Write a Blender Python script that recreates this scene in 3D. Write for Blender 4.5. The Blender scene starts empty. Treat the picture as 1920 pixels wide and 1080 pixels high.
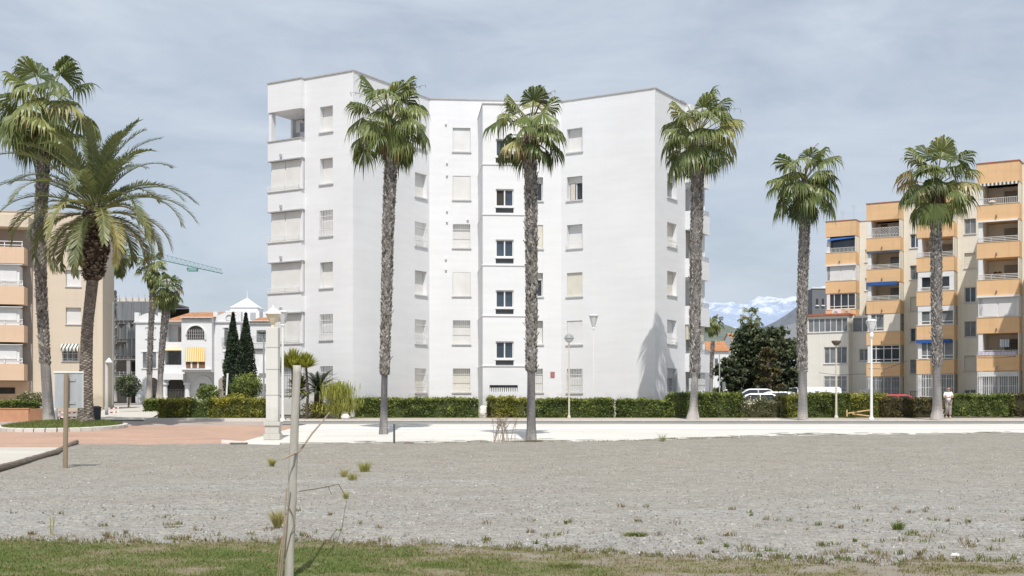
import bpy, math, random
import numpy as np
from mathutils import Vector, noise
random.seed(7); RNG = np.random.default_rng(7)
SC = bpy.context.scene; COL = SC.collection
F = 2300.0; HY = 756.0; ZC = 1.6; PI = math.pi
R = math.radians

# ------------------------------------------------------------------ terrain
_GY = [-4000, 38, 60, 62.0, 66, 75, 125, 300, 9000]
_GZ = [0, 0, .616, .63, .70, .90, 1.40, 1.5, 1.5]
def g(Y): return float(np.interp(Y, _GY, _GZ))
def W(px, py, Y): return Vector(((px-960)*Y/F, Y, ZC+(HY-py)*Y/F))
def X(px, Y): return (px-960)*Y/F
def Z(py, Y): return ZC+(HY-py)*Y/F

# ------------------------------------------------------------------ materials
class N:
    def __init__(s, name):
        s.m = bpy.data.materials.new(name); s.m.use_nodes = True
        s.t = s.m.node_tree; s.t.nodes.clear()
        s.out = s.n('ShaderNodeOutputMaterial')
    def n(s, ty, **kw):
        x = s.t.nodes.new(ty)
        for k, v in kw.items():
            if k.startswith('i_'):
                key = k[2:]
                key = int(key) if key.isdigit() else key.replace('_', ' ')
                x.inputs[key].default_value = v
            else: setattr(x, k, v)
        return x
    def l(s, a, b): s.t.links.new(a, b)
    def ramp(s, fac, stops):
        r = s.n('ShaderNodeValToRGB')
        e = r.color_ramp.elements
        while len(e) < len(stops): e.new(.5)
        for q, (p, c) in zip(e, stops):
            q.position = p; q.color = (*c, 1) if len(c) == 3 else c
        s.l(fac, r.inputs[0]); return r.outputs[0]
    def coord(s, scale=(1, 1, 1), kind='Object'):
        c = s.n('ShaderNodeTexCoord'); m = s.n('ShaderNodeMapping')
        m.inputs['Scale'].default_value = scale
        s.l(c.outputs[kind], m.inputs[0]); return m.outputs[0]
    def noise(s, co, scale, detail=4, rough=.55):
        x = s.n('ShaderNodeTexNoise', i_Scale=scale, i_Detail=detail, i_Roughness=rough)
        s.l(co, x.inputs['Vector']); return x.outputs['Fac']
    def mix(s, fac, a, b, mode='MIX'):
        x = s.n('ShaderNodeMixRGB', blend_type=mode)
        for i, v in ((0, fac), (1, a), (2, b)):
            if isinstance(v, (int, float)): x.inputs[i].default_value = v if i == 0 else (v, v, v, 1)
            elif isinstance(v, tuple): x.inputs[i].default_value = (*v, 1)
            else: s.l(v, x.inputs[i])
        return x.outputs[0]
    def math(s, op, a, b=0.0):
        x = s.n('ShaderNodeMath', operation=op)
        for i, v in enumerate((a, b)):
            if isinstance(v, (int, float)): x.inputs[i].default_value = v
            else: s.l(v, x.inputs[i])
        return x.outputs[0]
    def bump(s, h, strength=.3, dist=.02):
        b = s.n('ShaderNodeBump', i_Strength=strength, i_Distance=dist)
        s.l(h, b.inputs['Height']); return b.outputs[0]
    def bsdf(s, col, rough=.8, normal=None, spec=.3, **kw):
        b = s.n('ShaderNodeBsdfPrincipled')
        if isinstance(col, tuple): b.inputs['Base Color'].default_value = (*col, 1)
        else: s.l(col, b.inputs['Base Color'])
        if isinstance(rough, (int, float)): b.inputs['Roughness'].default_value = rough
        else: s.l(rough, b.inputs['Roughness'])
        b.inputs['Specular IOR Level'].default_value = spec
        for k, v in kw.items(): b.inputs[k.replace('_', ' ')].default_value = v
        if normal is not None: s.l(normal, b.inputs['Normal'])
        s.l(b.outputs[0], s.out.inputs[0]); return b
def mul(c, k): return tuple(min(1, x*k) for x in c)

def m_plain(name, c, rough=.7, var=.12, scale=3.0, bump=.15, spec=.3, stretch=(1, 1, 1), **kw):
    s = N(name); co = s.coord(stretch)
    a = s.noise(co, scale, 5, .6)
    b = s.noise(co, scale*9, 3, .6)
    f = s.math('ADD', s.math('MULTIPLY', a, .65), s.math('MULTIPLY', b, .35))
    col = s.ramp(f, [(.3, mul(c, 1-var)), (.7, mul(c, 1+var))])
    s.bsdf(col, rough, s.bump(b, bump, .01), spec, **kw); return s.m

def m_wall(name, c, streak=.06, dirt=.10):
    """painted render: horizontal lift marks, vertical run-off stains, fine grain"""
    s = N(name)
    h = s.noise(s.coord((.25, .25, 2.2)), 1.3, 5, .65)
    spz = s.n('ShaderNodeSeparateXYZ'); s.l(s.coord(), spz.inputs[0])
    gz = s.math('ADD', spz.outputs[2], s.math('MULTIPLY', s.noise(s.coord(), 1.6, 5, .7), -1.6))
    grime = s.ramp(gz, [(0, (.80, .79, .76)), (.5, (1, 1, 1))])
    v = s.noise(s.coord((2.2, 2.2, .12)), 1.6, 4, .6)
    f = s.noise(s.coord(), 22, 3, .6)
    big = s.noise(s.coord(), .35, 3, .5)
    c1 = s.ramp(h, [(.35, mul(c, 1-streak)), (.62, c)])
    c2 = s.ramp(v, [(.30, (1-dirt, 1-dirt, 1-dirt*1.15)), (.48, (1, 1, 1))])
    c3 = s.ramp(big, [(.3, (1-streak, 1-streak, 1-streak)), (.6, (1, 1, 1))])
    col = s.mix(1, s.mix(1, s.mix(1, c1, c2, 'MULTIPLY'), c3, 'MULTIPLY'), grime, 'MULTIPLY')
    s.bsdf(col, .85, s.bump(f, .12, .01), .2); return s.m

def m_shutter(name, c, pitch=.05):
    s = N(name); co = s.coord()
    w = s.n('ShaderNodeTexWave', wave_type='BANDS', bands_direction='Z', i_Scale=PI/(10*pitch)*1.0)
    s.l(co, w.inputs['Vector'])
    a = s.noise(co, 1.2, 3)
    col = s.mix(1, s.ramp(w.outputs['Fac'], [(0, mul(c, .90)), (.35, c)]), s.ramp(a, [(.3, (.9, .9, .88)), (.65, (1, 1, 1))]), 'MULTIPLY')
    s.bsdf(col, .55, s.bump(w.outputs['Fac'], .25, .01), .3); return s.m

def m_glass(name, c=(.02, .025, .03), rough=.06):
    s = N(name)
    a = s.noise(s.coord(), .8, 2)
    nb = s.bump(a, .04, .3)
    s.bsdf(s.ramp(a, [(.35, c), (.7, mul(c, 2.0))]), rough, nb, .6); return s.m

def m_leaf(name, stops, trans=.3, rough=.45, spec=.35):
    s = N(name)
    at = s.n('ShaderNodeAttribute', attribute_name='tint')
    col = s.ramp(at.outputs['Fac'], stops)
    b = s.bsdf(col, rough, None, spec)
    t = s.n('ShaderNodeBsdfTranslucent'); s.l(s.mix(1, col, (1.3, 1.35, .7), 'MULTIPLY'), t.inputs[0])
    mx = s.n('ShaderNodeMixShader', i_0=trans)
    s.l(b.outputs[0], mx.inputs[1]); s.l(t.outputs[0], mx.inputs[2]); s.l(mx.outputs[0], s.out.inputs[0])
    return s.m

def m_tint(name, stops, rough=.85, bump=.4, scale=30, spec=.2):
    s = N(name)
    at = s.n('ShaderNodeAttribute', attribute_name='tint')
    nz = s.noise(s.coord(), scale, 4, .65)
    f = s.math('ADD', at.outputs['Fac'], s.math('MULTIPLY', s.math('SUBTRACT', nz, .5), .7))
    s.bsdf(s.ramp(f, stops), rough, s.bump(nz, bump, .02), spec); return s.m

def m_gravel():
    s = N('gravel'); co = s.coord()
    v = s.n('ShaderNodeTexVoronoi', i_Scale=34.0); s.l(co, v.inputs['Vector'])
    v2 = s.n('ShaderNodeTexVoronoi', i_Scale=11.0); s.l(co, v2.inputs['Vector'])
    hs = s.n('ShaderNodeSeparateColor'); s.l(v.outputs['Color'], hs.inputs[0])
    h2 = s.n('ShaderNodeSeparateColor'); s.l(v2.outputs['Color'], h2.inputs[0])
    stone = s.ramp(hs.outputs[0], [(0, (.235, .225, .205)), (.5, (.308, .299, .280)), (.88, (.352, .346, .328)), (1, (.44, .43, .405))])
    st2 = s.ramp(h2.outputs[0], [(0, (.84, .83, .82)), (.5, (1, 1, 1)), (.92, (1.0, 1.0, 1.0)), (1, (1.3, 1.28, 1.22))])
    big = s.noise(s.coord((.10, .34, 1)), 1.0, 5, .6)
    sp = s.n('ShaderNodeSeparateXYZ'); s.l(s.coord(), sp.inputs[0])
    yy = s.math('ADD', s.math('MULTIPLY', s.math('SUBTRACT', sp.outputs[1], 12.0), .031), s.math('MULTIPLY', s.math('SUBTRACT', big, .5), 1.1))
    tone = s.ramp(yy, [(.05, (1.02, .995, .96)), (.16, (1.06, 1.06, 1.055)), (.30, (1.0, .975, .93)), (.62, (1.0, .955, .88)), (.85, (.96, .925, .86))])
    med = s.noise(co, .9, 6, .7)
    tm = s.ramp(med, [(.3, (.86, .85, .83)), (.6, (1.03, 1.03, 1.03))])
    spots = s.noise(co, 3.2, 5, .75)
    ts = s.ramp(spots, [(.28, (.66, .62, .55)), (.40, (1, 1, 1))])
    col = s.mix(1, s.mix(1, s.mix(1, s.mix(1, stone, st2, 'MULTIPLY'), tone, 'MULTIPLY'), tm, 'MULTIPLY'), ts, 'MULTIPLY')
    hsum = s.math('ADD', s.math('MULTIPLY', v.outputs['Distance'], -1), s.math('MULTIPLY', s.noise(co, 5, 4), .8))
    s.bsdf(col, .95, s.bump(hsum, .55, .03), .15); return s.m

def m_ground(name, c1, c2, scale=1.5, fine=25, bump=.3, c3=None):
    s = N(name); co = s.coord()
    a = s.noise(co, scale, 6, .7); b = s.noise(co, fine, 4, .7)
    col = s.ramp(a, [(.33, c1), (.66, c2)] if c3 is None else [(.3, c1), (.5, c2), (.7, c3)])
    col = s.mix(1, col, s.ramp(b, [(.3, (.8, .8, .8)), (.7, (1.12, 1.12, 1.12))]), 'MULTIPLY')
    s.bsdf(col, .92, s.bump(b, bump, .02), .15); return s.m

def m_concrete(name, c, slab=None):
    s = N(name); co = s.coord()
    a = s.noise(s.coord((.15, .8, 1)), 1.0, 5, .65); b = s.noise(co, 14, 4, .7)
    col = s.ramp(a, [(.3, mul(c, .86)), (.55, c), (.75, mul(c, 1.05))])
    col = s.mix(1, col, s.ramp(b, [(.3, (.9, .89, .87)), (.6, (1, 1, 1))]), 'MULTIPLY')
    if slab:
        br = s.n('ShaderNodeTexBrick', i_Scale=1.0, i_Mortar_Size=.012, i_Brick_Width=slab[0], i_Row_Height=slab[1])
        br.inputs['Color1'].default_value = (1, 1, 1, 1); br.inputs['Color2'].default_value = (.95, .95, .94, 1)
        br.inputs['Mortar'].default_value = (.80, .78, .75, 1)
        s.l(co, br.inputs['Vector']); col = s.mix(1, col, br.outputs['Color'], 'MULTIPLY')
    s.bsdf(col, .85, s.bump(b, .2, .01), .2); return s.m

def m_brickpave():
    s = N('brick_paving'); co = s.coord()
    br = s.n('ShaderNodeTexBrick', i_Scale=1.0, i_Mortar_Size=.008, i_Brick_Width=.22, i_Row_Height=.11)
    br.inputs['Color1'].default_value = (.455, .293, .214, 1); br.inputs['Color2'].default_value = (.40, .25, .18, 1)
    br.inputs['Mortar'].default_value = (.45, .375, .32, 1)
    s.l(co, br.inputs['Vector'])
    a = s.noise(s.coord((.3, .6, 1)), 1.2, 5, .65)
    col = s.mix(1, br.outputs['Color'], s.ramp(a, [(.3, (.82, .84, .86)), (.65, (1.08, 1.05, 1.02))]), 'MULTIPLY')
    s.bsdf(col, .85, None, .2); return s.m

def m_tiles():
    s = N('roof_tiles'); co = s.coord()
    w = s.n('ShaderNodeTexWave', wave_type='BANDS', bands_direction='X', i_Scale=1.4); s.l(co, w.inputs['Vector'])
    a = s.noise(co, 2.5, 5, .7); b = s.noise(co, .7, 4, .6)
    col = s.ramp(a, [(.3, (.26, .12, .06)), (.5, (.47, .22, .10)), (.7, (.56, .33, .19))])
    col = s.mix(1, col, s.ramp(w.outputs['Fac'], [(0, (.62, .6, .58)), (.5, (1.05, 1.05, 1.05))]), 'MULTIPLY')
    s.bsdf(col, .85, s.bump(w.outputs['Fac'], .5, .05), .2); return s.m

def m_stripe(name, c1, c2, pitch, axis='X'):
    s = N(name); co = s.coord()
    w = s.n('ShaderNodeTexWave', wave_type='BANDS', bands_direction=axis, i_Scale=PI/(10*pitch)); s.l(co, w.inputs['Vector'])
    s.bsdf(s.ramp(w.outputs['Fac'], [(.45, c1), (.55, c2)]), .8, None, .2); return s.m

def m_mountain():
    s = N('hazy_snowy_rock'); co = s.coord()
    geo = s.n('ShaderNodeNewGeometry'); sp = s.n('ShaderNodeSeparateXYZ'); s.l(geo.outputs['Position'], sp.inputs[0])
    nz = s.noise(s.coord((.006, .004, .010)), 1.0, 10, .78)
    h = s.math('DIVIDE', sp.outputs[2], 700.0)
    f = s.math('ADD', h, s.math('MULTIPLY', s.math('SUBTRACT', nz, .5), 1.9))
    col = s.ramp(f, [(.40, (.25, .31, .415)), (.84, (.305, .37, .48)), (.97, (.44, .49, .57)), (1, (.50, .54, .61))])  # bluish distance haze is mixed into the rock and snow colours
    s.bsdf(col, 1, None, 0); return s.m

MAT = {}
def build_materials():
    M = MAT
    M['white'] = m_wall('white_render', (.74, .748, .762), .045, .016)
    M['white_trim'] = m_plain('white_trim', (.72, .725, .735), .6, .04)
    M['coping'] = m_plain('coping', (.42, .41, .40), .7, .15)
    M['sill'] = m_plain('stone_sill', (.55, .55, .55), .6, .12)
    M['shutter'] = m_shutter('roller_shutter', (.72, .715, .70), .06)
    M['shutter_white'] = m_shutter('white_shutter', (.72, .725, .73), .06)
    M['shutter_cream'] = m_shutter('cream_shutter', (.68, .65, .57), .06)
    M['shutter_grey'] = m_shutter('grey_shutter', (.30, .28, .25), .07)
    M['glass'] = m_glass('window_glass')
    M['glass_blue'] = m_glass('window_glass_blue', (.035, .05, .07), .05)
    M['glass_grey'] = m_glass('window_glass_grey', (.12, .13, .135), .12)
    M['dark_panel'] = m_plain('dark_panel', (.085, .09, .095), .5, .15)
    M['curtain'] = m_plain('curtain', (.62, .58, .53), .9, .12, 8)
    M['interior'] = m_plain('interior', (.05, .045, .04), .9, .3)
    M['iron_white'] = m_plain('white_iron', (.74, .74, .73), .5, .06)
    M['iron_dark'] = m_plain('dark_iron', (.10, .10, .105), .5, .15)
    M['iron_grey'] = m_plain('grey_iron', (.40, .41, .42), .5, .1)
    M['beige'] = m_wall('beige_render', (.64, .55, .44), .03, .05)
    M['peach'] = m_wall('peach_render', (.69, .505, .36), .04, .06)
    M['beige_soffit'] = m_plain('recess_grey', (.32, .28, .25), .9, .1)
    M['cream'] = m_wall('cream_render', (.76, .72, .63), .04, .08)
    M['cream_sunlit'] = m_wall('sunlit_cream_render', (.78, .755, .69), .04, .08)  # cream made paler for the extension, sunlight put into the colour
    M['orange'] = m_wall('orange_render', (.74, .49, .275), .06, .08)
    M['terracotta_strip'] = m_plain('terracotta_strip', (.40, .13, .07), .8, .2)
    M['tiles'] = m_tiles()
    M['blue_cloth'] = m_plain('blue_awning_cloth', (.03, .10, .32), .8, .1)
    M['white_cloth'] = m_plain('white_cloth', (.78, .78, .78), .9, .05)
    M['stripe_yellow'] = m_stripe('yellow_striped_cloth', (.70, .45, .13), (.80, .70, .46), .22)
    M['stripe_dark'] = m_stripe('dark_striped_cloth', (.10, .12, .12), (.72, .70, .62), .24)
    M['laundry'] = m_plain('laundry_cloth', (.55, .62, .72), .9, .2, 5)
    M['lilac'] = m_plain('lilac_cloth', (.52, .50, .62), .9, .35, 9)
    M['brown_wood'] = m_plain('brown_wood', (.20, .11, .055), .7, .25, 3, .3, stretch=(6, 6, .6))
    M['grey_render'] = m_wall('grey_render', (.165, .175, .19), .06, .1)
    M['concrete'] = m_plain('raw_concrete', (.30, .29, .28), .9, .2, 1.5)
    M['net'] = m_plain('scaffold_net', (.20, .21, .22), .9, .35, 1.2, stretch=(3, 3, .25))
    M['steel'] = m_plain('scaffold_steel', (.45, .46, .47), .4, .15)
    M['crane'] = m_plain('crane_paint', (.20, .36, .36), .5, .15)
    M['gravel'] = m_gravel()
    M['ground'] = m_ground('dry_ground', (.24, .22, .19), (.34, .32, .28), .02, 2)
    M['soil'] = m_ground('bare_soil', (.19, .155, .105), (.30, .26, .20), 1.6, 22, .4, (.38, .36, .32))
    M['lawn_base'] = m_tint('lawn_base', [(0, (0.251, 0.228, 0.190)), (.22, (0.220, 0.186, 0.133)), (.42, (0.179, 0.167, 0.087)), (.62, (0.118, 0.141, 0.048)), (1, (0.076, 0.118, 0.030))], .95, .6, 26)
    M['turf'] = m_ground('turf', (.10, .15, .04), (.16, .20, .06), 3, 25, .5)
    M['promenade'] = m_concrete('pale_concrete', (.645, .63, .585), (3.0, 2.4))
    M['asphalt'] = m_ground('worn_asphalt', (.24, .235, .225), (.31, .30, .285), 1.2, 30)
    M['kerb_dark'] = m_plain('kerb_face', (.27, .265, .25), .85, .15, 2)
    M['kerb'] = m_concrete('kerb_concrete', (.62, .60, .56))
    M['sidewalk'] = m_concrete('sidewalk', (.47, .415, .355), (.6, .4))
    M['lightpath'] = m_concrete('light_path', (.56, .53, .475), (2.5, 1.8))
    M['brickpave'] = m_brickpave()
    M['pinkroad'] = m_ground('faded_pink_road', (.36, .29, .25), (.44, .37, .33), .8, 25)
    M['brickwall'] = m_plain('orange_brick_wall', (.50, .27, .16), .85, .15, 4)
    M['timber'] = m_plain('old_timber', (.17, .14, .11), .9, .3, 4, .4, stretch=(1, 1, 1))
    M['pole_wood'] = m_plain('weathered_pole', (.44, .415, .365), .85, .22, 3.0, .5, stretch=(9, 9, .7))
    M['post_wood'] = m_plain('brown_post', (.27, .215, .15), .8, .18, 3, .3, stretch=(8, 8, .8))
    M['sheet_metal'] = m_plain('galvanised_sheet', (.46, .48, .49), .42, .16, 1.6, .05, .5, stretch=(3, 3, .5), Metallic=.35)
    M['twig'] = m_plain('dry_twig', (.33, .26, .19), .9, .25, 8)
    M['wire'] = m_plain('rusty_wire', (.22, .17, .14), .7, .2, 8)
    M['lamp_white'] = m_plain('lamp_white_paint', (.76, .76, .74), .4, .05)
    M['lamp_grey'] = m_plain('lamp_grey_paint', (.30, .31, .31), .45, .1)
    M['lamp_beige'] = m_plain('lamp_beige_paint', (.58, .54, .45), .5, .1)
    M['lamp_brown'] = m_plain('lamp_brown', (.16, .12, .09), .5, .15)
    M['lamp_glass'] = m_plain('lamp_frosted', (.62, .64, .64), .2, .06, spec=.5)
    M['lamp_cream'] = m_plain('lantern_cream', (.66, .58, .42), .35, .08, spec=.5)
    M['stone_white'] = m_plain('white_stone', (.72, .70, .66), .85, .12, 4)
    M['pillar'] = m_wall('pillar_render', (.66, .65, .61), .05, .10)
    M['joint'] = m_plain('pillar_joint', (.40, .39, .37), .9, .1)  # darker grey of the joint bands on the shaft
    M['plastic_dark'] = m_plain('dark_plastic', (.045, .05, .055), .45, .2)
    M['tape'] = m_stripe('red_white_tape', (.62, .09, .07), (.80, .78, .76), .25)
    M['yellow_wood'] = m_plain('yellow_painted_wood', (.58, .40, .20), .7, .15)
    M['car_white'] = m_plain('white_car_paint', (.76, .77, .78), .25, .03, spec=.6)
    M['car_grey'] = m_plain('silver_car_paint', (.42, .44, .46), .25, .05, spec=.6)
    M['car_red'] = m_plain('red_car_paint', (.50, .05, .045), .25, .06, spec=.6)
    M['rubber'] = m_plain('tyre_rubber', (.02, .02, .02), .8, .2)
    M['plaque'] = m_plain('red_plaque', (.36, .17, .16), .6, .25, 12)
    M['skin'] = m_plain('skin', (.46, .27, .19), .6, .08)
    M['hair'] = m_plain('dark_hair', (.025, .02, .016), .6, .2)
    M['shirt'] = m_plain('white_shirt', (.78, .78, .79), .9, .06)
    M['camo'] = m_ground('patterned_trousers', (.16, .14, .14), (.46, .40, .37), 9, 40, .1)
    M['shoe'] = m_plain('shoe', (.55, .50, .48), .6, .1)
    # foliage
    M['fan'] = m_leaf('fan_palm_leaf', [(0, (0.031, 0.040, 0.016)), (.35, (0.092, 0.121, 0.038)), (.62, (0.168, 0.204, 0.065)), (.82, (0.302, 0.308, 0.112)), (1, (0.403, 0.302, 0.168))], .22, .40, .45)
    M['date'] = m_leaf('date_palm_leaf', [(0, (0.037, 0.048, 0.023)), (.4, (0.115, 0.140, 0.069)), (.7, (0.213, 0.230, 0.106)), (1, (0.460, 0.402, 0.172))], .2, .42, .45)
    M['dead'] = m_leaf('dead_frond', [(0, (.08, .045, .025)), (.5, (.22, .14, .085)), (1, (.38, .29, .19))], .1, .8, .1)
    M['hedge'] = m_leaf('hedge_leaf', [(0, (0.029, 0.039, 0.013)), (.4, (0.111, 0.153, 0.039)), (.7, (0.208, 0.254, 0.065)), (1, (0.390, 0.390, 0.104))], .25, .5, .3)
    M['hedge_yellow'] = m_leaf('yellow_hedge_leaf', [(0, (0.034, 0.037, 0.010)), (.4, (0.155, 0.172, 0.034)), (.7, (0.287, 0.276, 0.046)), (1, (0.483, 0.414, 0.081))], .25, .5, .3)
    M['hedge_brown'] = m_leaf('brown_hedge_leaf', [(0, (0.027, 0.025, 0.013)), (.5, (0.106, 0.090, 0.043)), (1, (0.213, 0.188, 0.075))], .2, .6, .2)
    M['dark_leaf'] = m_leaf('dark_tree_leaf', [(0, (0.019, 0.027, 0.016)), (.5, (0.068, 0.089, 0.049)), (.8, (0.128, 0.155, 0.081)), (1, (0.216, 0.230, 0.115))], .15, .55, .25)
    M['cypress'] = m_leaf('cypress_leaf', [(0, (0.011, 0.019, 0.013)), (.5, (0.040, 0.060, 0.035)), (1, (0.088, 0.112, 0.060))], .1, .6, .2)
    M['yucca'] = m_leaf('yucca_leaf', [(0, (0.075, 0.088, 0.025)), (.5, (0.250, 0.275, 0.056)), (1, (0.525, 0.488, 0.138))], .25, .45, .4)
    M['sago'] = m_leaf('cycad_leaf', [(0, (0.013, 0.021, 0.013)), (.6, (0.052, 0.075, 0.042)), (1, (0.130, 0.156, 0.078))], .12, .4, .4)
    M['flowerbush'] = m_leaf('flower_bush', [(0, (.03, .03, .015)), (.45, (.12, .13, .055)), (.8, (.28, .26, .16)), (.9, (.75, .72, .66)), (1, (.8, .78, .72))], .2, .7, .2)
    M['grass'] = m_leaf('lawn_grass', [(0, (0.196, 0.147, 0.090)), (.25, (0.286, 0.237, 0.139)), (.42, (0.204, 0.196, 0.082)), (.7, (0.126, 0.163, 0.045)), (1, (0.172, 0.213, 0.062))], .25, .6, .2)
    M['tuft'] = m_leaf('tuft_grass', [(0, (.26, .22, .10)), (.5, (.42, .38, .15)), (1, (.30, .33, .11))], .25, .7, .2)
    M['trunk'] = m_tint('palm_trunk', [(.0, (.075, .062, .05)), (.45, (.20, .172, .145)), (.8, (.34, .305, .265)), (1.1, (.45, .41, .36))], .95, .6, 22)
    M['trunk_smooth'] = m_tint('palm_trunk_smooth', [(.0, (0.092, 0.089, 0.095)), (.45, (0.216, 0.205, 0.200)), (1, (0.454, 0.421, 0.383))], .9, .5, 14)
    M['boots'] = m_tint('leaf_bases', [(0, (0.047, 0.040, 0.032)), (.35, (0.144, 0.128, 0.110)), (.7, (0.290, 0.266, 0.238)), (1, (0.448, 0.420, 0.383))], .95, .5, 26)
    M['head'] = m_tint('date_palm_head', [(0, (.035, .026, .02)), (.5, (.12, .095, .075)), (1, (.27, .225, .18))], .95, .6, 20)
    M['bark'] = m_plain('tree_bark', (.10, .075, .055), .95, .3, 6, .5)
    M['stone_bits'] = m_tint('gravel_stones', [(0, (0.170, 0.162, 0.149)), (.5, (0.289, 0.285, 0.272)), (.9, (0.374, 0.374, 0.365)), (1, (0.561, 0.552, 0.527))], .95, .2, 40)
    M['mountain'] = m_mountain()
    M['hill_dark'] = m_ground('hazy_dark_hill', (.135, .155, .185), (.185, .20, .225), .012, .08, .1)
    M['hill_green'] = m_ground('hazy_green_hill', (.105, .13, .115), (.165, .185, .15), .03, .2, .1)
build_materials()

# ------------------------------------------------------------------ mesh helpers
def rootloc(p):
    v = Vector((0, 0, 0))
    while p is not None: v += p.location; p = p.parent
    return v
class MB:
    def __init__(s): s.v = []; s.f = []; s.t = []
    def quad(s, *p, t=.5):
        b = len(s.v); s.v += [tuple(q) for q in p]; s.f.append(tuple(range(b, b+len(p)))); s.t.append(t)
    def hexa(s, c, t=.5):          # 8 corners: bottom 4, top 4
        b = len(s.v); s.v += [tuple(q) for q in c]
        for f in ((3, 2, 1, 0), (4, 5, 6, 7), (0, 1, 5, 4), (1, 2, 6, 5), (2, 3, 7, 6), (3, 0, 4, 7)):
            s.f.append(tuple(b+i for i in f)); s.t.append(t)
    def box(s, x0, x1, y0, y1, z0, z1, t=.5):
        s.hexa([(x0, y0, z0), (x1, y0, z0), (x1, y1, z0), (x0, y1, z0), (x0, y0, z1), (x1, y0, z1), (x1, y1, z1), (x0, y1, z1)], t)
    def tube(s, pts, rad, n=8, t=.5, cap=True, jit=0.0):
        pts = [Vector(p) for p in pts]; b = len(s.v); m = len(pts)
        if isinstance(rad, (int, float)): rad = [rad]*m
        ref = Vector((1, 0, 0))
        for i, p in enumerate(pts):
            d = (pts[min(i+1, m-1)]-pts[max(i-1, 0)]).normalized()
            a = ref - d*ref.dot(d)
            if a.length < .05: a = Vector((0, 1, 0)) - d*d.y
            a.normalize(); c = d.cross(a)
            for k in range(n):
                q = 2*PI*k/n; r = rad[i]*(1+(random.uniform(-jit, jit) if jit else 0))
                s.v.append(tuple(p + a*(r*math.cos(q)) + c*(r*math.sin(q))))
        for i in range(m-1):
            for k in range(n):
                k2 = (k+1) % n
                s.f.append((b+i*n+k, b+i*n+k2, b+(i+1)*n+k2, b+(i+1)*n+k))
                s.t.append(t[i] if isinstance(t, (list, tuple)) else t)
        if cap:
            s.f.append(tuple(b+k for k in range(n))[::-1]); s.f.append(tuple(b+(m-1)*n+k for k in range(n)))
            tt = t[-1] if isinstance(t, (list, tuple)) else t; s.t += [tt, tt]
    def lathe(s, c, prof, n=16, t=.5):
        s.tube_z(c, prof, n, t)
    def tube_z(s, c, prof, n, t=.5):
        b = len(s.v); cx, cy, cz = c
        for r, z in prof:
            for k in range(n):
                q = 2*PI*k/n; s.v.append((cx+r*math.cos(q), cy+r*math.sin(q), cz+z))
        for i in range(len(prof)-1):
            for k in range(n):
                k2 = (k+1) % n
                s.f.append((b+i*n+k, b+i*n+k2, b+(i+1)*n+k2, b+(i+1)*n+k)); s.t.append(t)
        s.f.append(tuple(b+k for k in range(n))[::-1]); s.f.append(tuple(b+(len(prof)-1)*n+k for k in range(n))); s.t += [t, t]
    def leaves(s, C, size, tint, aspect=.55, up=0.0):
        C = np.asarray(C, float); n = len(C)
        if n == 0: return
        size = np.broadcast_to(np.asarray(size, float), (n,))[:, None]
        a = RNG.normal(size=(n, 3)); a /= np.linalg.norm(a, axis=1)[:, None]
        if up: a[:, 2] += up; a /= np.linalg.norm(a, axis=1)[:, None]
        r = RNG.normal(size=(n, 3)); bb = np.cross(a, r); bb /= np.linalg.norm(bb, axis=1)[:, None]+1e-9
        P = np.stack([C-a*size, C+bb*size*aspect, C+a*size, C-bb*size*aspect], 1).reshape(-1, 3)
        b = len(s.v); s.v += [tuple(p) for p in P.tolist()]
        s.f += [(b+4*i, b+4*i+1, b+4*i+2, b+4*i+3) for i in range(n)]
        s.t += np.broadcast_to(np.asarray(tint, float), (n,)).tolist()
    def build(s, name, mat, parent=None, smooth=False, loc=None):
        me = bpy.data.meshes.new(name)
        o = bpy.data.objects.new(name, me); COL.objects.link(o)
        if parent is not None: o.parent = parent; L = rootloc(parent)
        elif loc is not None: o.location = loc; L = Vector(loc)
        else: L = Vector((0, 0, 0))
        V = np.array(s.v, float) - np.array(L)
        me.from_pydata(V.tolist(), [], s.f); me.update()
        at = me.attributes.new('tint', 'FLOAT', 'FACE'); at.data.foreach_set('value', s.t)
        ms = mat if isinstance(mat, (list, tuple)) else [mat]
        for m in ms: me.materials.append(MAT[m])
        if smooth: me.polygons.foreach_set('use_smooth', [True]*len(me.polygons))
        return o
def tag(o, label, cat, group=None):
    o['label'] = label; o['category'] = cat
    if group: o['group'] = group
    return o
def thing(name, label, cat, loc, group=None):
    o = bpy.data.objects.new(name, None); COL.objects.link(o); o.location = loc; o.empty_display_size = .2
    bpy.context.view_layer.update()
    return tag(o, label, cat, group)
def struct(o): o['kind'] = 'structure'; return o
def stuff(o): o['kind'] = 'stuff'; return o

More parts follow.
